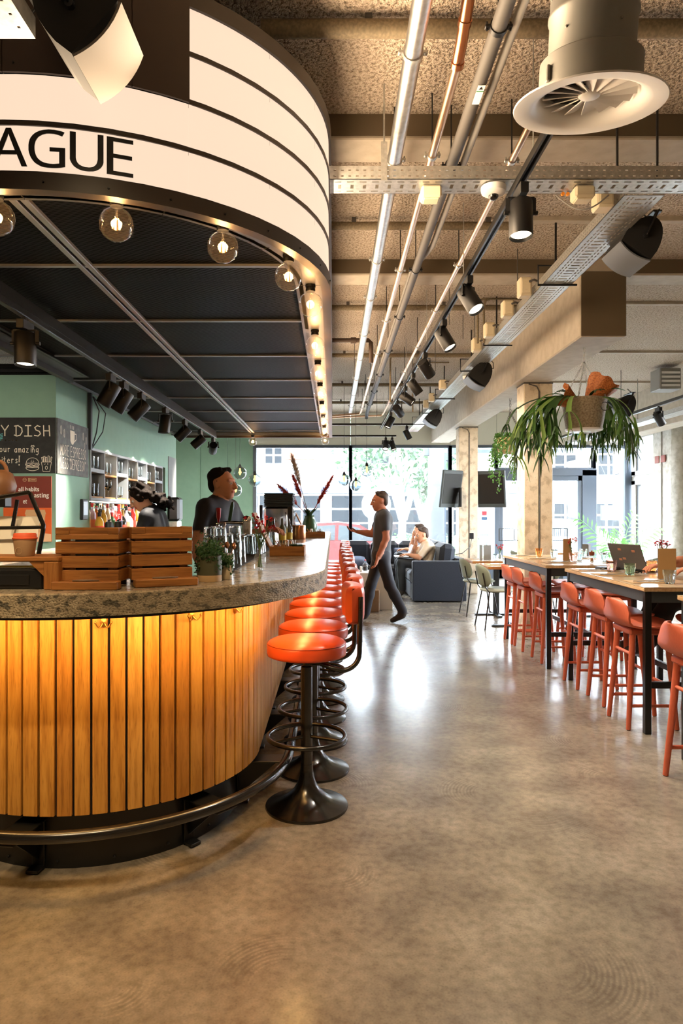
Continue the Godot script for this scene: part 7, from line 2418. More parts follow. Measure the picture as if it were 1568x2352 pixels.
func crate(label: String, at: Vector3, turn: float) -> void:
	var t := thing("slatted_crate", label, "crate", at, turn)
	var w := 0.215
	var b := MB.new()
	# front slats, top one with a recessed hand hold
	for k in 4:
		b = MB.new()
		var y := 0.022 + k * 0.0485
		if k < 3:
			b.bb(Vector3(-w / 2, y, -0.008), Vector3(w / 2, y + 0.041, 0.008), 0.002)
		else:
			b.bb(Vector3(-w / 2, y, -0.008), Vector3(w / 2, y + 0.018, 0.008), 0.002)
			b.bb(Vector3(-w / 2, y + 0.018, -0.008), Vector3(-0.06, y + 0.042, 0.008), 0.002)
			b.bb(Vector3(0.07, y + 0.018, -0.008), Vector3(w / 2, y + 0.042, 0.008), 0.002)
			b.bb(Vector3(-0.06, y + 0.018, -0.008), Vector3(0.07, y + 0.042, 0.0))
		part("slat", b, M.teak_x, t)
		for e in [-1.0, 1.0]:
			b = MB.new(); b.bb(Vector3(e * (w / 2 - 0.014), y, -0.15), Vector3(e * w / 2, y + 0.041, -0.009), 0.002)
			part("side_slat", b, M.teak_z, t)
	for x in [-1.0, 1.0]:
		b = MB.new(); b.bb(Vector3(x * (w / 2 - 0.04), 0.0, -0.03), Vector3(x * (w / 2 - 0.014), 0.205, -0.009), 0.002)
		part("post", b, M.teak_y, t)
	b = MB.new(); b.bb(Vector3(-w / 2 + 0.016, 0.0, -0.15), Vector3(w / 2 - 0.016, 0.2, -0.14))
	part("back_board", b, M.black, t)
	b = MB.new(); b.bb(Vector3(-w / 2 + 0.005, 0.0, 0.009), Vector3(w / 2 + 0.01, 0.028, 0.06), 0.003)
	part("ledge", b, M.teak_x, t)
	b = MB.new(); b.lathe([Vector2(0, 0.0285), Vector2(0.044, 0.0285), Vector2(0.046, 0.032), Vector2(0.042, 0.031), Vector2(0, 0.0295)], 24, Transform3D(Basis().scaled(Vector3(1, 1, 0.4)), Vector3(0.005, 0, 0.034)))
	part("coin_dish", b, M.galv, t)

func build_counter_things() -> void:
	var y := 1.1005
	crate("slatted teak crate next to the wooden riser", Vector3(-0.842, y, -2.345), 0.02)
	crate("slatted teak crate beside the olive plant pot", Vector3(-0.612, y, -2.45), 0.42)
	# riser with eco cup, black drawer box under it
	var t := thing("wooden_riser", "teak riser shelf with angled corner bracket on the bar", "riser", Vector3(-1.1, y, -2.36))
	var b := MB.new(); b.bb(Vector3(-0.2, 0.094, -0.10), Vector3(0.175, 0.112, 0.06), 0.004)
	part("top_board", b, M.teak_x, t)
	b = MB.new(); b.bb(Vector3(0.125, 0.0, -0.10), Vector3(0.175, 0.094, 0.06), 0.003)
	part("leg", b, M.teak_y, t)
	b = MB.new(); b.bb(Vector3(-0.2, 0.0, -0.10), Vector3(-0.15, 0.094, 0.06), 0.003)
	part("leg", b, M.teak_y, t)
	b = MB.new(); b.prism([Vector2(0.125, 0.094), Vector2(0.075, 0.094), Vector2(0.125, 0.045)], 0.02, Transform3D(Basis(), Vector3(0, 0, 0.045)))
	part("corner_bracket", b, M.teak_x, t)
	b = MB.new(); b.bb(Vector3(-1.24, y, -2.42), Vector3(-0.985, y + 0.07, -2.32), 0.006); b.bb(Vector3(-1.22, y + 0.015, -2.318), Vector3(-1.03, y + 0.05, -2.314), 0.002)
	solo("drawer_box", "black plastic drawer box under the wooden riser", "box", b, M.black)
	b = MB.new(); b.bx(Vector3(-1.06, y + 0.076, -2.34), Vector3(0.16, 0.006, 0.01)); b.bx(Vector3(-1.0, y + 0.076, -2.345), Vector3(0.05, 0.008, 0.03))
	solo("pen_pair", "pens and a yellow marker on the black drawer box", "pens", b, mt(c8(190, 170, 70), 0.6))
	t = thing("reusable_cup", "tan reusable cup with an orange lid on the wooden riser", "cup", Vector3(-1.05, y + 0.1125, -2.33))
	b = MB.new(); b.lathe([Vector2(0, 0), Vector2(0.029, 0), Vector2(0.031, 0.003), Vector2(0.038, 0.058), Vector2(0.0385, 0.062), Vector2(0, 0.062)], 30)
	var cup := part("body", b, M.cup, t)
	b = MB.new()
	doodle(b, ring(0, 0, 1, 1), Vector3(-0.006, 0.02, 0.0345), Vector3.RIGHT, 0.011, 0.0012, Vector3.BACK)
	part("embossed_ring", b, M.tan, cup)
	b = MB.new(); b.lathe([Vector2(0.0, 0.058), Vector2(0.040, 0.058), Vector2(0.0405, 0.062), Vector2(0.0375, 0.064), Vector2(0.0365, 0.074), Vector2(0.034, 0.078), Vector2(0, 0.077)], 30)
	part("lid", b, M.cup_lid, t)
	# black tube stand behind the riser
	t = thing("tube_stand", "black bent steel tube stand behind the wooden riser", "stand", Vector3.ZERO)
	for dz in [0.0, 0.16]:
		b = MB.new()
		b.tube([W(-60, 1152, 2.62 + dz), W(66, 1131, 2.62 + dz), W(70, 1135, 2.62 + dz), W(100, 1207, 2.62 + dz), W(99, 1216, 2.62 + dz), Vector3(W(78, 1275, 2.62 + dz).x, y, -2.62 - dz)], 0.0085, 10)
		b.tube([W(-60, 1214, 2.62 + dz), W(100, 1211, 2.62 + dz)], 0.007, 10)
		part("tube", b, M.black_gloss, t)
	b = MB.new()
	for q in [[66, 1131], [100, 1211]]: b.tube([W(q[0], q[1], 2.60), W(q[0], q[1], 2.82)], 0.006, 8)
	b.tube([W(40, 1148, 2.66), W(28, 1216, 2.66)], 0.008, 8)
	part("cross_tube", b, M.black_gloss, t)
	b = MB.new(); b.box(Transform3D(Basis(Vector3.RIGHT, -0.3), Vector3(-1.27, 1.26, -2.68)), Vector3(0.22, 0.18, 0.004))
	part("brochure", b, M.paper, t)
	t = thing("leather_pouch", "brown leather pouch with a loop handle above the tube stand", "bag", W(2, 1105, 2.75))
	b = MB.new(); b.lathe([Vector2(0, -0.06), Vector2(0.05, -0.055), Vector2(0.06, -0.02), Vector2(0.045, 0.03), Vector2(0.02, 0.045), Vector2(0, 0.046)], 20)
	part("body", b, mt(c8(128, 88, 58), 0.5), t)
	b = MB.new(); var pts := []
	for k in 12: pts.append(Vector3(-0.01 + cos(k * PI / 11) * 0.035, 0.03 + sin(k * PI / 11) * 0.05, 0))
	b.tube(pts, 0.008, 8)
	part("handle", b, mt(c8(150, 104, 70), 0.5), t)
	b = MB.new(); b.bb(Vector3(-0.03, -0.105, -0.03), Vector3(0.03, -0.05, 0.03), 0.004)
	part("peg", b, M.black, t)
	# potted herbs
	t = thing("herb_pot", "olive green pot with trailing herb and tan saucer", "plant", Vector3(-0.470, y, -2.60))
	b = MB.new(); b.lathe([Vector2(0, 0), Vector2(0.046, 0), Vector2(0.047, 0.002), Vector2(0.047, 0.024), Vector2(0.0, 0.024)], 30)
	part("saucer", b, M.tan, t)
	b = MB.new(); b.lathe([Vector2(0.0, 0.024), Vector2(0.046, 0.024), Vector2(0.0475, 0.03), Vector2(0.0475, 0.098), Vector2(0.044, 0.098), Vector2(0.043, 0.08), Vector2(0, 0.08)], 30)
	part("pot", b, M.olive_pot, t)
	herb(t, 0.047, 0.098, 900, 0.0055, 0.055)
	t = thing("herb_pot", "small beige patterned pot with green herb", "plant", Vector3(-0.418, y, -2.67))
	b = MB.new(); b.lathe([Vector2(0, 0), Vector2(0.021, 0), Vector2(0.024, 0.004), Vector2(0.026, 0.05), Vector2(0.024, 0.054), Vector2(0, 0.05)], 24)
	part("pot", b, M.beige_pot, t)
	herb(t, 0.025, 0.055, 380, 0.0055, 0.035)
	# black bar mats along the inner edge
	b = MB.new(); b.bb(Vector3(-0.60, 1.1004, -2.95), Vector3(-0.44, 1.1048, -5.1), 0.001)
	solo("bar_mat", "long black rubber bar mat beside the concrete top", "mat", b, M.black_rough)
	b = MB.new(); b.bb(Vector3(-0.64, 0.0, -3.28), Vector3(-0.452, 1.10, -9.3))
	solo("work_bench", "dark steel work bench inside the bar", "counter", b, M.black)
	# stacks of glasses on the mat
	var gb := MB.new()
	gb.lathe([Vector2(0.036, 0.0), Vector2(0.036, 0.003), Vector2(0.032, 0.05), Vector2(0.028, 0.115), Vector2(0.0, 0.117), Vector2(0, 0.109), Vector2(0.026, 0.107), Vector2(0.034, 0.0)], 20)
	var gm := gb.mesh()
	rng.seed = 9
	var stack := -1
	for q in [[-0.50, 3.02, 3], [-0.56, 3.12, 3], [-0.49, 3.16, 2], [-0.56, 3.28, 3], [-0.48, 3.34, 3], [-0.55, 3.46, 2], [-0.485, 3.55, 1], [-0.54, 3.7, 1]]:
		stack += 1
		for k in q[2]:
			solo("stacked_glass", "upturned clear glass, %s in the %s stack along the black bar mat" % [["bottom one", "second one", "top one"][k], ORD[stack]], "glass", gm, M.solid, Vector3(q[0], 1.105 + k * 0.038, -q[1]), 0, "stacked glasses on the bar mat")
	# shaker cups with spoons
	for q in [[-0.455, 2.93, "copper rimmed steel cup holding bar spoons"], [-0.475, 3.0, "steel cup holding a bar spoon"]]:
		t = thing("spoon_cup", q[2], "cup", Vector3(q[0], 1.105, -q[1]))
		b = MB.new(); b.lathe([Vector2(0, 0), Vector2(0.026, 0), Vector2(0.031, 0.075), Vector2(0.032, 0.08), Vector2(0.029, 0.08), Vector2(0.025, 0.01), Vector2(0, 0.008)], 20)
		part("cup", b, M.chrome, t)
		for a in ([0.4, 2.2] if q[1] == 2.93 else [1.2]):
			b = MB.new()
			b.tube([Vector3(0, 0.02, 0), Vector3(cos(a) * 0.03, 0.10, 0.01)], 0.002, 5)
			b.lathe([Vector2(0, -0.016), Vector2(0.009, -0.008), Vector2(0.011, 0.004), Vector2(0.006, 0.014), Vector2(0, 0.017)], 12, Transform3D(Basis().scaled(Vector3(1, 1, 0.35)), Vector3(cos(a) * 0.034, 0.113, 0.012)))
			part("spoon", b, M.copper, t)
	# carnations in a bottle
	var fb := flower_bottle(Vector3(-0.335, y, -3.14), "clear bottle of red carnations on the concrete bar top", M.red_flower, 0.14)
	fb.scale = Vector3.ONE * 0.98
	# cutlery boxes with a raised lid
	for q in [[-0.275, 4.15, 1.0, "oak cutlery box with a raised lid beside the carnations"], [-0.185, 7.2, 1.0, "oak cutlery box near the dried grasses"]]:
		t = thing("cutlery_box", q[3], "box", Vector3(q[0], y, -q[1]))
		for r in [[Vector3(-0.105, 0, 0.05), Vector3(0.105, 0.058, 0.06)], [Vector3(-0.105, 0, -0.16), Vector3(0.105, 0.058, -0.15)], [Vector3(-0.105, 0, -0.15), Vector3(-0.095, 0.058, 0.05)], [Vector3(0.095, 0, -0.15), Vector3(0.105, 0.058, 0.05)], [Vector3(-0.095, 0, -0.15), Vector3(0.095, 0.008, 0.05)]]:
			b = MB.new(); b.bb(r[0], r[1], 0.002)
			part("board", b, M.teak_x, t)
		b = MB.new()
		b.bar(Vector3(-0.105, 0.05, -0.05), Vector3(-0.21, 0.26, -0.05), 0.012, 0.19, 0.002, Vector3.BACK)
		part("lid", b, M.teak_y, t)
		for k in 14:
			var a := rng.randf_range(-0.8, 0.5)
			var o := Vector3(rng.randf_range(-0.07, 0.05), 0.02, rng.randf_range(-0.12, 0.03))
			b = MB.new()
			b.tube([o, o + Vector3(a * 0.06, 0.07, rng.randf_range(-0.02, 0.02))], 0.0035, 5)
			part("cutlery", b, [M.silver, M.copper, M.tan][k % 3], t)
		b = MB.new()
		for k in 5: b.box(Transform3D(Basis(Vector3.UP, k * 0.3), Vector3(0.05, 0.055 + k * 0.003, -0.05 + k * 0.01)), Vector3(0.07, 0.006, 0.05), 0.002)
		part("napkins", b, M.leaf_dark if q[1] < 5 else M.paper, t)
	# beer tap
	t = thing("beer_tap", "polished chrome beer tap column with coloured handles", "beer tap", Vector3(-0.60, 1.09, -4.75))
	b = MB.new()
	pts = []
	for k in 13:
		var a := PI * k / 12.0
		pts.append(Vector3(-0.02 - cos(a) * -0.035 + 0.0, 0.20 + sin(a) * 0.05, 0))
	b.lathe([Vector2(0.05, 0.0), Vector2(0.05, 0.01), Vector2(0.04, 0.02), Vector2(0.038, 0.2), Vector2(0.036, 0.225), Vector2(0.025, 0.245), Vector2(0, 0.252)], 24)
	part("column", b, M.chrome, t)
	b = MB.new(); b.tube([Vector3(-0.02, 0.2, 0.03), Vector3(-0.12, 0.205, 0.05), Vector3(-0.2, 0.195, 0.06)], 0.011, 10)
	part("arm", b, M.chrome, t)
	for q in [[-0.14, 0.0], [-0.185, 0.02]]:
		b = MB.new(); b.tube([Vector3(q[0], 0.20, 0.055), Vector3(q[0] - 0.006, 0.17, 0.075), Vector3(q[0] - 0.008, 0.11, 0.085)], [0.011, 0.009, 0.006], 10)
		part("spout", b, M.chrome, t)
	b = MB.new(); b.lathe([Vector2(0.007, 0.205), Vector2(0.01, 0.225), Vector2(0.015, 0.24), Vector2(0.018, 0.30), Vector2(0.012, 0.305), Vector2(0, 0.305)], 14, Transform3D(Basis(), Vector3(-0.185, 0, 0.06)))
	part("red_handle", b, mt(c8(150, 24, 24), 0.3), t)
	b = MB.new(); b.lathe([Vector2(0.007, 0.205), Vector2(0.012, 0.23), Vector2(0.014, 0.32), Vector2(0.008, 0.35), Vector2(0, 0.35)], 14, Transform3D(Basis(Vector3.BACK, -0.18), Vector3(-0.15, 0, 0.05)))
	part("green_handle", b, mt(c8(30, 66, 44), 0.3), t)
	t = thing("beer_tap", "slim dark beer tap next to the coffee machine", "beer tap", Vector3(-0.58, 1.09, -5.6))
	b = MB.new(); b.lathe([Vector2(0.03, 0), Vector2(0.03, 0.01), Vector2(0.018, 0.02), Vector2(0.018, 0.22), Vector2(0, 0.23)], 16); b.tube([Vector3(0, 0.2, 0), Vector3(0, 0.2, 0.07), Vector3(0, 0.13, 0.08)], 0.009, 8)
	part("column", b, M.chrome, t)
	b = MB.new(); b.lathe([Vector2(0.007, 0.21), Vector2(0.012, 0.25), Vector2(0.016, 0.33), Vector2(0, 0.335)], 12, Transform3D(Basis(), Vector3(0, 0, 0.07)))
	part("handle", b, mt(c8(40, 44, 60), 0.3), t)
	# coffee machine with a stack of dark trays
	t = thing("coffee_machine", "polished steel coffee machine on the bar", "coffee machine", Vector3(-0.53, 1.09, -6.85))
	b = MB.new(); b.bb(Vector3(-0.14, 0.02, -0.25), Vector3(0.145, 0.33, 0.2), 0.02)
	part("body", b, M.chrome, t)
	b = MB.new(); b.bb(Vector3(-0.12, 0.0, -0.22), Vector3(0.12, 0.02, 0.18)); b.bb(Vector3(0.09, 0.06, 0.2), Vector3(0.14, 0.33, 0.215), 0.004)
	part("feet", b, M.black, t)
	b = MB.new(); b.tube([Vector3(0.07, 0.27, 0.21), Vector3(0.08, 0.25, 0.25), Vector3(0.085, 0.12, 0.24)], 0.007, 8); b.tube([Vector3(-0.05, 0.2, 0.2), Vector3(-0.05, 0.2, 0.26)], 0.03, 14)
	part("steam_arm", b, M.chrome, t)
	for k in 8:
		b = MB.new(); b.bb(Vector3(-0.145, 0.331 + k * 0.017, -0.2), Vector3(0.14, 0.346 + k * 0.017, 0.16), 0.005)
		solo("serving_tray", "dark blue tray, %s from the bottom of the stack on the coffee machine" % ORD[k], "tray", b, mt(c8(52, 62, 70), 0.6), Vector3(-0.53 + 0.002 * sin(k * 2.0), 1.09, -6.85), 0, "trays stacked on the coffee machine")
	# rows of glasses and bottles further along
	for k in 18:
		var p := Vector3(-0.575 + (k % 3) * 0.05, 1.105 if k < 9 else 1.105, -4.25 - (k / 3) * 0.12)
		if k >= 9: p.z -= 0.75
		solo("row_glass", "clear glass in the rows behind the oak cutlery box", "glass", gm, M.solid, p, 0, "glasses behind the cutlery box")
	for q in [[-0.50, 5.75, M.black_gloss, "dark bottle with yellow label standing behind the glasses"], [-0.44, 5.95, M.olive_pot, "olive oil bottle standing behind the glasses"], [-0.40, 6.2, M.clear, "clear syrup bottle near the copper jar"]]:
		t = thing("bar_bottle", q[3], "bottle", Vector3(q[0], 1.092, -q[1]))
		b = MB.new(); b.lathe([Vector2(0, 0), Vector2(0.032, 0), Vector2(0.034, 0.01), Vector2(0.034, 0.13), Vector2(0.012, 0.17), Vector2(0.012, 0.22), Vector2(0, 0.222)], 16)
		part("glass_body", b, q[2], t)
		b = MB.new(); b.lathe([Vector2(0.035, 0.03), Vector2(0.035, 0.09)], 16)
		part("label", b, mt(c8(200, 170, 60), 0.7), t)
	b = MB.new(); b.lathe([Vector2(0, 0), Vector2(0.06, 0), Vector2(0.065, 0.01), Vector2(0.065, 0.13), Vector2(0.06, 0.14), Vector2(0, 0.14)], 24)
	solo("copper_jar", "round copper coloured jar near the dried grasses", "jar", b, M.copper, Vector3(-0.33, y, -6.7))
	# dried grasses in a vase
	t = thing("grass_vase", "vase of tall pampas and red dried grasses on the bar", "vase", Vector3(-0.27, y, -7.9))
	b = MB.new(); b.lathe([Vector2(0, 0), Vector2(0.06, 0), Vector2(0.085, 0.05), Vector2(0.09, 0.12), Vector2(0.065, 0.18), Vector2(0.055, 0.22), Vector2(0.06, 0.23)], 24)
	part("vase", b, mt(c8(52, 84, 50), 0.3), t)
	rng.seed = 17
	plume(t, Vector3(0, 0.2, 0), Vector3(-0.28, 1.0, 0), 0.72, 0.34, M.pampas, 0.05)
	plume(t, Vector3(0, 0.2, 0), Vector3(-0.75, 0.8, 0.1), 0.5, 0.3, M.red_grass, 0.05)
	plume(t, Vector3(0, 0.2, 0), Vector3(-0.35, 0.9, 0.1), 0.5, 0.26, M.red_grass, 0.035)
	plume(t, Vector3(0, 0.2, 0), Vector3(0.5, 0.9, 0), 0.52, 0.34, M.red_grass, 0.035)
	b = MB.new()
	for k in 12:
		var a := rng.randf() * TAU
		frond(b, Vector3(0, 0.2, 0), Vector3(cos(a) * 0.5, 1, sin(a) * 0.5), 0.16, 0.035, 1.0, 0)
	part("leaves", b, M.leaf_dark, t)

func plume(t: Node3D, o: Vector3, dir: Vector3, length: float, head: float, m: Material, spread: float) -> void:
	var b := MB.new()
	var d := dir.normalized()
	b.tube([o, o + d * (length - head)], 0.004, 5)
	for k in 700:
		var s := rng.randf()
		var p := o + d * (length - head + head * s)
		var w := spread * (0.35 + 0.9 * sin(PI * clampf(s * 0.85 + 0.12, 0, 1)))
		var q := p + Vector3(rng.randfn(), rng.randfn(), rng.randfn()) * w * 0.45 + d * 0.05
		var sd := (q - p).cross(Vector3(rng.randfn(), rng.randfn(), rng.randfn())).normalized() * 0.0032
		b.quad(p - sd, p + sd, q + sd * 0.4, q - sd * 0.4, sd.cross(q - p).normalized())
	part("plume", b, m, t)

func herb(t: Node3D, r: float, y: float, count: int, size: float, up: float) -> void:
	var b := MB.new()
	rng.seed = count
	for k in count:
		var a := rng.randf() * TAU
		var trail := k % 4 == 0
		var rr := r * (sqrt(rng.randf()) * 1.15 if not trail else rng.randf_range(1.0, 1.18))
		var p := Vector3(cos(a) * rr, y + absf(rng.randfn()) * up * 0.5, sin(a) * rr)
		if trail: p.y = y - rng.randf() * up * (1.1 if sin(a * 3.0) > 0.2 else 0.3)
		var bs := Basis(Vector3(rng.randfn(), rng.randfn(), rng.randfn()).normalized(), rng.randf() * TAU)
		b.quad(p - bs.x * size * 0.6, p - bs.y * size, p + bs.x * size * 0.6, p + bs.y * size, bs.z)
	part("leaves", b, M.leaf_dark, t, Vector3.ZERO, "stuff")
	b = MB.new()
	for k in 16:
		var a := k * 2.4
		b.tube([Vector3(cos(a) * r * 0.3, y - 0.01, sin(a) * r * 0.3), Vector3(cos(a) * r * 0.8, y + up * 0.9, sin(a) * r * 0.8)], 0.0008, 4)
	part("stems", b, M.stem, t)
# colours of a body are linear values: 0 skin, 1 shirt, 2 trousers, 3 shoes, 4 lips, 5 eye white, 6 iris, 7 sole
func body_colors(skin: Color, shirt: Color, legs: Color, shoes: Color) -> Array:
	return [skin.srgb_to_linear(), shirt.srgb_to_linear(), legs.srgb_to_linear(), shoes.srgb_to_linear(), (skin * Color(0.85, 0.6, 0.6)).srgb_to_linear(), Color(0.7, 0.68, 0.65), Color(0.03, 0.02, 0.015), Color(0.6, 0.58, 0.55)]

func hand(mb: MB, cols: Array, wrist: Vector3, dir: Vector3, palm: Vector3, side: float, curl: float) -> void:
	dir = dir.normalized()
	palm = (palm - dir * palm.dot(dir)).normalized()
	var across := dir.cross(palm) * side      # towards the thumb
	var bl := Blob.new(wrist - Vector3.ONE * 0.2, wrist + Vector3.ONE * 0.2, 0.005)
	bl.cap(wrist - dir * 0.03, wrist, 0.026, 0.024, 0, 0.01)
	for k in 4:
		var e := (1.5 - k) * 0.019
		bl.cap(wrist + dir * 0.012 + across * e * 0.7, wrist + dir * 0.085 + across * e, 0.016, 0.0125, 0, 0.014)
	var lens := [0.075, 0.083, 0.077, 0.06]
	for k in 4:
		var e := (1.5 - k) * 0.0195
		var p := wrist + dir * 0.085 + across * e
		var d := dir
		for j in 3:
			var an := curl * (0.6 if j == 0 else 0.9)
			d = (d * cos(an) + palm * sin(an)).normalized()
			palm = palm
			var q: Vector3 = p + d * lens[k] * [0.46, 0.30, 0.24][j]
			bl.cap(p, q, [0.0095, 0.0085, 0.008][j], [0.0085, 0.008, 0.0068][j], 0, 0.004)
			p = q
	var p := wrist + dir * 0.025 + across * 0.026
	var d := (dir * 0.65 + across * 0.65 + palm * 0.3).normalized()
	for j in 3:
		var q: Vector3 = p + d * [0.036, 0.03, 0.024][j]
		bl.cap(p, q, [0.014, 0.0105, 0.0095][j], [0.0105, 0.0095, 0.007][j], 0, 0.006)
		p = q
		d = (d + palm * 0.25 * curl - across * 0.15 + dir * 0.25).normalized()
	bl.into(mb, cols)

func head(mb: MB, cols: Array, c: Vector3, fwd: Vector3, up: Vector3, neck: Vector3) -> void:
	fwd = fwd.normalized()
	up = (up - fwd * up.dot(fwd)).normalized()
	var rt := fwd.cross(up)
	var bs := Basis(rt, up, -fwd)
	var bl := Blob.new(c - Vector3.ONE * 0.2 - Vector3(0, 0.06, 0), c + Vector3.ONE * 0.19, 0.006)
	bl.cap(neck, c - up * 0.06 - fwd * 0.015, 0.056, 0.052, 0, 0.03)
	bl.ell(c + up * 0.022 - fwd * 0.012, Vector3(0.074, 0.09, 0.094), 0, 0.02, bs)
	bl.ell(c - up * 0.035 + fwd * 0.03, Vector3(0.058, 0.068, 0.062), 0, 0.035, bs)
	bl.cap(c - up * 0.088 + fwd * 0.06 - rt * 0.012, c - up * 0.088 + fwd * 0.06 + rt * 0.012, 0.022, 0.022, 0, 0.03)
	bl.cap(c + up * 0.02 + fwd * 0.086, c - up * 0.022 + fwd * 0.108, 0.010, 0.014, 0, 0.014)
	for e in [-1.0, 1.0]:
		bl.cap(c - up * 0.026 + fwd * 0.095 + rt * e * 0.006, c - up * 0.026 + fwd * 0.094 + rt * e * 0.013, 0.009, 0.008, 0, 0.008)
		bl.cap(c + up * 0.034 + fwd * 0.080 + rt * e * 0.016, c + up * 0.032 + fwd * 0.068 + rt * e * 0.048, 0.011, 0.010, 0, 0.014)
		bl.ell(c - up * 0.003 - fwd * 0.012 + rt * e * 0.076, Vector3(0.009, 0.031, 0.019), 0, 0.006, bs)
		bl.ell(c + up * 0.008 + fwd * 0.079 + rt * e * 0.032, Vector3(0.010, 0.0055, 0.010), 5, 0.003, bs)
		bl.ell(c + up * 0.008 + fwd * 0.0875 + rt * e * 0.032, Vector3(0.0060, 0.0060, 0.004), 6, 0.002, bs)
	bl.cap(c - up * 0.054 + fwd * 0.086 - rt * 0.018, c - up * 0.054 + fwd * 0.086 + rt * 0.018, 0.0085, 0.0085, 4, 0.008)
	bl.into(mb, cols)

# J holds joints in room coordinates relative to the figure's base
func figure(label: String, at: Vector3, J: Dictionary, cols: Array, sleeve := 0.55, slim := 1.0) -> Node3D:
	var mb := MB.new()
	mb.use_col = true
	var lo := Vector3.ONE * 9.0
	var hi := -lo
	for k in J:
		if J[k] is Vector3 and not k in ["fwd", "up", "chestf"]:
			lo = lo.min(J[k]); hi = hi.max(J[k])
	var bl := Blob.new(lo - Vector3.ONE * 0.22, hi + Vector3.ONE * 0.22, 0.014)
	var s := slim
	bl.cap(J.neck - (J.neck - J.chest) * 0.25, J.neck, 0.075, 0.055, 1, 0.04)
	bl.cap(J.neck, J.head - J.up * 0.06, 0.054, 0.05, 0, 0.03)
	for e in ["L", "R"]:
		var sh: Vector3 = J["sh" + e]
		var hp: Vector3 = J["hip" + e]
		var mid: Vector3 = J.chest
		bl.cap(mid.lerp(sh, 0.45), J.pelvis.lerp(hp, 0.6), 0.115 * s, 0.108 * s, 1, 0.06)
		bl.cap(J.neck.lerp(mid, 0.35), sh, 0.075 * s, 0.062 * s, 1, 0.05)
		var el: Vector3 = J["el" + e]
		var ha: Vector3 = J["ha" + e]
		bl.cap(sh, sh.lerp(el, sleeve), 0.064 * s, 0.058 * s, 1, 0.03)
		bl.cap(sh.lerp(el, sleeve * 0.8), el, 0.047 * s, 0.04 * s, 0, 0.012)
		bl.cap(el, el.lerp(ha, 0.35), 0.04 * s, 0.04 * s, 0, 0.02)
		bl.cap(el.lerp(ha, 0.35), ha, 0.04 * s, 0.026 * s, 0, 0.02)
		if J.has("kn" + e):
			var kn: Vector3 = J["kn" + e]
			var an: Vector3 = J["an" + e]
			var to: Vector3 = J["to" + e]
			bl.cap(J.pelvis.lerp(hp, 0.8), hp, 0.115 * s, 0.10 * s, 2, 0.05)
			bl.cap(hp, kn, 0.095 * s, 0.066 * s, 2, 0.04)
			bl.cap(kn, kn.lerp(an, 0.35), 0.066 * s, 0.064 * s, 2, 0.03)
			bl.cap(kn.lerp(an, 0.35), an + (kn - an) * 0.08, 0.064 * s, 0.058 * s, 2, 0.03)
			bl.cap(an, an.lerp(to, 0.2), 0.042, 0.045, 3, 0.02)
			bl.cap(an.lerp(to, 0.1) - Vector3(0, 0.02, 0), to, 0.045, 0.032, 3, 0.02)
	bl.into(mb, cols)
	head(mb, cols, J.head, J.fwd, J.up, J.neck)
	for e in ["L", "R"]:
		if J.has("hd" + e):
			hand(mb, cols, J["ha" + e], J["hd" + e], J["hp" + e], 1.0 if e == "L" else -1.0, J.get("curl", 0.45))
	var t := thing("person", label, "person", at)
	part("body", mb, M.body, t)
	return t

func hair(t: Node3D, J: Dictionary, m: Material, style: int) -> void:
	var c: Vector3 = J.head
	var f: Vector3 = J.fwd.normalized()
	var u: Vector3 = (J.up - f * J.up.dot(f)).normalized()
	var r := f.cross(u)
	var bs := Basis(r, u, -f)
	var mb := MB.new()
	mb.use_col = false
	var bl := Blob.new(c - Vector3.ONE * (0.22 if style == 0 else 0.42), c + Vector3.ONE * (0.22 if style == 0 else 0.36), 0.007 if style == 0 else 0.011)
	rng.seed = 3 + style
	if style == 0:     # short crop with a quiff
		bl.ell(c + u * 0.060 - f * 0.036, Vector3(0.077, 0.062, 0.088), 0, 0.01, bs)
		bl.ell(c + u * 0.005 - f * 0.062, Vector3(0.069, 0.075, 0.052), 0, 0.02, bs)
		for k in 26:
			var a := rng.randf_range(-1.0, 1.0)
			var p := c + u * (0.088 + rng.randf() * 0.025) + f * rng.randf_range(-0.10, 0.022) + r * a * 0.05
			bl.cap(p, p + f * 0.02 + u * 0.014 + r * a * 0.01, 0.018, 0.008, 0, 0.012)
	else:              # long curls
		bl.ell(c + u * 0.035 - f * 0.03, Vector3(0.092, 0.09, 0.105), 0, 0.02, bs)
		for k in 150:
			var a := rng.randf_range(-1.0, 1.0)
			var s := rng.randf()
			var p: Vector3 = c + u * 0.03 - f * (0.05 + 0.05 * s) + r * a * 0.10 + J.fall * s * 0.34 + Vector3(rng.randfn(), rng.randfn(), rng.randfn()) * 0.022
			bl.cap(p, p + Vector3(rng.randfn(), rng.randfn(), rng.randfn()) * 0.018, 0.020, 0.014, 0, 0.012)
		for k in 40:
			var a := rng.randf() * TAU
			var p := c + u * rng.randf_range(-0.04, 0.11) - f * rng.randf_range(-0.03, 0.08) + r * cos(a) * 0.085
			bl.cap(p, p + r * cos(a) * 0.012, 0.024, 0.018, 0, 0.012)
		bl.ell(c + u * 0.12 - f * 0.03, Vector3(0.045, 0.035, 0.045), 0, 0.02, bs)
	bl.into(mb, [Color.WHITE])
	part("hair", mb, m, t)

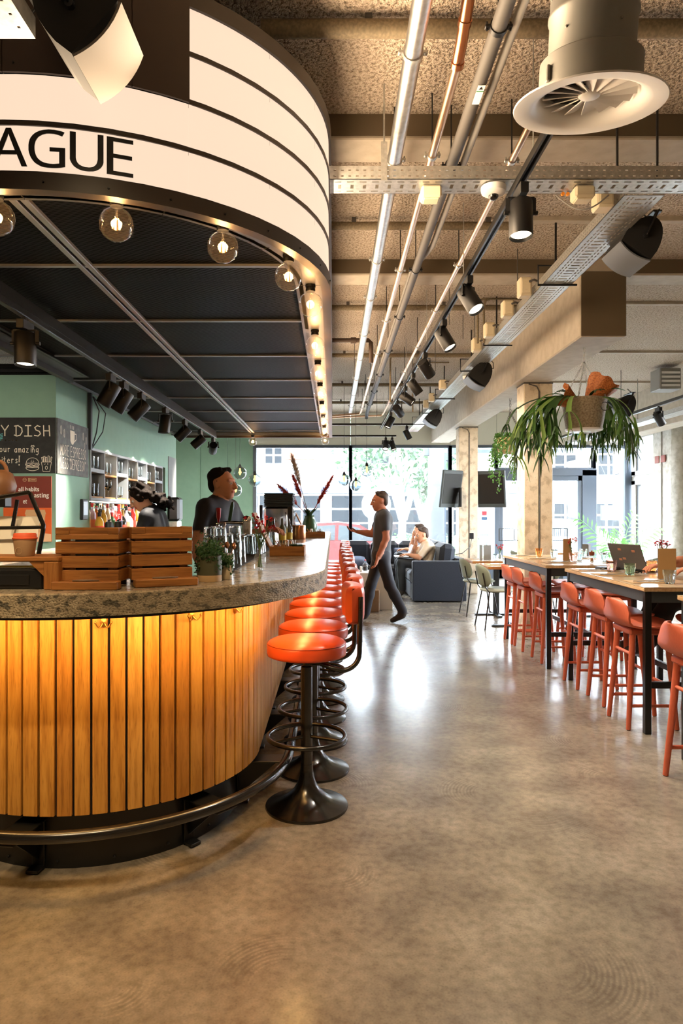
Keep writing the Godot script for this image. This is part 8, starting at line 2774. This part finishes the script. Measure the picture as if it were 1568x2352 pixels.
func build_people() -> void:
	# barman behind the tap, looking along the bar
	var J := {}
	var fwd := Vector3(1.0, -0.03, 0.25)
	J = {"head": Vector3(0.0, 1.575, 0.0), "fwd": fwd, "up": Vector3.UP, "neck": Vector3(-0.035, 1.45, 0.0), "chest": Vector3(-0.03, 1.30, 0.0), "pelvis": Vector3(-0.02, 0.95, 0),
		"shL": Vector3(0.03, 1.40, -0.17), "elL": Vector3(0.17, 1.17, -0.16), "haL": Vector3(0.33, 1.235, -0.02), "hdL": Vector3(1, 0.1, 0.5), "hpL": Vector3(0.3, -1, 0.3),
		"shR": Vector3(-0.10, 1.40, 0.16), "elR": Vector3(-0.16, 1.12, 0.20), "haR": Vector3(-0.10, 0.92, 0.26), "hdR": Vector3(0.2, -1, 0.2), "hpR": Vector3(1, 0, 0),
		"hipL": Vector3(0.03, 0.92, -0.10), "hipR": Vector3(-0.06, 0.92, 0.10), "knL": Vector3(0.06, 0.5, -0.1), "knR": Vector3(-0.04, 0.5, 0.11), "anL": Vector3(0.03, 0.09, -0.1), "anR": Vector3(-0.07, 0.09, 0.12), "toL": Vector3(0.19, 0.045, -0.1), "toR": Vector3(0.09, 0.045, 0.13), "curl": 0.7}
	var cols := body_colors(c8(186, 132, 104), c8(26, 28, 34), c8(30, 30, 34), c8(40, 38, 36))
	var t := figure("barman in a black t-shirt standing behind the beer tap", Vector3(-0.83, 0, -5.15), J, cols)
	hair(t, J, M.hair, 0)
	# barwoman bent over the back counter
	J = {"head": Vector3(-0.03, 1.50, 0.03), "fwd": Vector3(-0.75, -0.55, 0.25), "up": Vector3(-0.35, 1, 0.0), "fall": Vector3(0.62, -0.42, 0.0), "neck": Vector3(0.05, 1.395, 0.0), "chest": Vector3(0.11, 1.27, 0.0), "pelvis": Vector3(0.19, 0.93, 0),
		"shL": Vector3(0.06, 1.33, 0.16), "elL": Vector3(-0.01, 1.10, 0.20), "haL": Vector3(-0.22, 1.18, 0.18), "hdL": Vector3(-1, 0.05, 0), "hpL": Vector3(0, -1, 0),
		"shR": Vector3(0.08, 1.33, -0.16), "elR": Vector3(0.0, 1.10, -0.2), "haR": Vector3(-0.2, 1.18, -0.12), "hdR": Vector3(-1, 0.05, 0), "hpR": Vector3(0, -1, 0),
		"hipL": Vector3(0.19, 0.90, 0.1), "hipR": Vector3(0.19, 0.90, -0.1), "knL": Vector3(0.15, 0.48, 0.1), "knR": Vector3(0.15, 0.48, -0.1), "anL": Vector3(0.17, 0.09, 0.1), "anR": Vector3(0.17, 0.09, -0.1), "toL": Vector3(0.02, 0.045, 0.1), "toR": Vector3(0.02, 0.045, -0.1)}
	cols = body_colors(c8(196, 142, 112), c8(24, 27, 33), c8(28, 28, 32), c8(34, 32, 32))
	t = figure("barwoman with long dark curls in a black t-shirt bending over the back counter", Vector3(-1.78, 0, -6.45), J, cols, 0.5, 0.92)
	hair(t, J, M.hair, 1)
	# waiter walking across the room
	J = {"head": Vector3(-0.02, 1.50, 0.0), "fwd": Vector3(-1, -0.12, 0.15), "up": Vector3(-0.08, 1, 0), "neck": Vector3(0.02, 1.37, 0.0), "chest": Vector3(0.03, 1.22, 0.0), "pelvis": Vector3(0.0, 0.86, 0),
		"shL": Vector3(0.03, 1.32, 0.16), "elL": Vector3(0.05, 1.05, 0.20), "haL": Vector3(-0.05, 0.82, 0.21), "hdL": Vector3(-0.3, -1, 0), "hpL": Vector3(-1, 0.2, -0.3),
		"shR": Vector3(0.02, 1.32, -0.16), "elR": Vector3(-0.10, 1.09, -0.2), "haR": Vector3(-0.28, 1.12, -0.16), "hdR": Vector3(-1, 0.2, 0.1), "hpR": Vector3(0, 1, 0),
		"hipL": Vector3(0.0, 0.83, 0.09), "hipR": Vector3(0.0, 0.83, -0.09), "knL": Vector3(0.10, 0.47, 0.09), "knR": Vector3(-0.12, 0.46, -0.09), "anL": Vector3(0.27, 0.13, 0.09), "anR": Vector3(-0.19, 0.085, -0.09), "toL": Vector3(0.135, 0.035, 0.09), "toR": Vector3(-0.34, 0.045, -0.09), "curl": 0.5}
	cols = body_colors(c8(170, 112, 88), c8(58, 60, 64), c8(36, 38, 44), c8(44, 36, 32))
	t = figure("waiter in grey t-shirt and dark trousers striding past the stools", Vector3(0.60, 0, -8.5), J, cols)
	hair(t, J, M.hair_brown, 0)
	# man with laptop on the sofa
	for k in 2:
		var b := Vector3(1.46, 0, -10.95) if k == 0 else Vector3(1.52, 0.04, -11.85)
		J = {"head": Vector3(-0.03, 1.0, 0.0), "fwd": Vector3(-1, -0.25, 0.12), "up": Vector3(-0.2, 1, 0), "neck": Vector3(0.03, 0.885, 0.0), "chest": Vector3(0.07, 0.76, 0.0), "pelvis": Vector3(0.03, 0.54, 0),
			"shL": Vector3(0.05, 0.83, 0.17), "elL": Vector3(-0.10, 0.66, 0.24), "haL": Vector3(-0.27, 0.70, 0.14), "hdL": Vector3(-1, 0, -0.4), "hpL": Vector3(0, -1, 0),
			"shR": Vector3(0.05, 0.83, -0.17), "elR": Vector3(-0.14, 0.72, -0.14), "haR": Vector3(-0.12, 0.88, -0.05), "hdR": Vector3(-0.1, 1, 0.1), "hpR": Vector3(1, 0, 0),
			"hipL": Vector3(0.0, 0.53, 0.1), "hipR": Vector3(0.0, 0.53, -0.1), "knL": Vector3(-0.38, 0.57, 0.12), "knR": Vector3(-0.38, 0.57, -0.1), "anL": Vector3(-0.36, 0.12, 0.12), "anR": Vector3(-0.38, 0.12, -0.1), "toL": Vector3(-0.50, 0.045, 0.12), "toR": Vector3(-0.52, 0.045, -0.1), "curl": 0.6}
		cols = body_colors(c8(214, 160, 130), c8(226, 212, 192) if k == 0 else c8(90, 96, 104), c8(38, 40, 46), c8(60, 56, 52))
		t = figure("man in a cream t-shirt sitting on the sofa with a laptop" if k == 0 else "man in a grey t-shirt sitting beside the cream shirted man on the sofa", b, J, cols, 0.8)
		hair(t, J, M.hair_brown, 0)
	var lp := thing("laptop", "thin silver laptop on the seated man's lap", "laptop", Vector3(1.10, 0.655, -10.93), -PI / 2)
	var b := MB.new(); b.bb(Vector3(-0.15, 0.0, -0.10), Vector3(0.15, 0.014, 0.11), 0.004)
	part("base", b, M.silver, lp)
	b = MB.new(); b.box(Transform3D(Basis(Vector3.RIGHT, -0.35), Vector3(0, 0.10, -0.135)), Vector3(0.30, 0.20, 0.007), 0.003)
	part("lid", b, M.silver, lp)
	# guest at the laptop table: body out past the edge of the picture, legs under the table
	J = {"head": Vector3(0.02, 1.42, 0.0), "fwd": Vector3(-1, -0.3, 0.0), "up": Vector3.UP, "neck": Vector3(0.06, 1.28, 0.0), "chest": Vector3(0.08, 1.12, 0.0), "pelvis": Vector3(0.05, 0.78, 0),
		"shL": Vector3(0.04, 1.22, 0.18), "elL": Vector3(-0.10, 1.00, 0.22), "haL": Vector3(-0.26, 0.965, 0.20), "hdL": Vector3(-1, -0.05, -0.2), "hpL": Vector3(0, -1, 0),
		"shR": Vector3(0.04, 1.22, -0.18), "elR": Vector3(-0.10, 1.0, -0.22), "haR": Vector3(-0.36, 0.965, -0.10), "hdR": Vector3(-1, -0.05, 0.2), "hpR": Vector3(0, -1, 0),
		"hipL": Vector3(0.02, 0.755, 0.1), "hipR": Vector3(0.02, 0.755, -0.1), "knL": Vector3(-0.42, 0.73, 0.14), "knR": Vector3(-0.40, 0.72, -0.10), "anL": Vector3(-0.56, 0.42, 0.10), "anR": Vector3(-0.52, 0.42, -0.10), "toL": Vector3(-0.70, 0.37, 0.10), "toR": Vector3(-0.66, 0.37, -0.10), "curl": 0.5}
	cols = body_colors(c8(206, 140, 110), c8(40, 42, 46), c8(22, 23, 26), c8(50, 46, 44))
	t = figure("guest in black jeans sitting across the laptop table, hand on the table", Vector3(2.83, 0, -5.02), J, cols)
	hair(t, J, M.hair_brown, 0)
	var st: Node3D = null
	for c in get_children():
		if String(c.name) == "counter_stool": st = c
	copy(st, Vector3(2.83, 0, -5.02), PI, "coral red wooden counter stool under the seated guest")
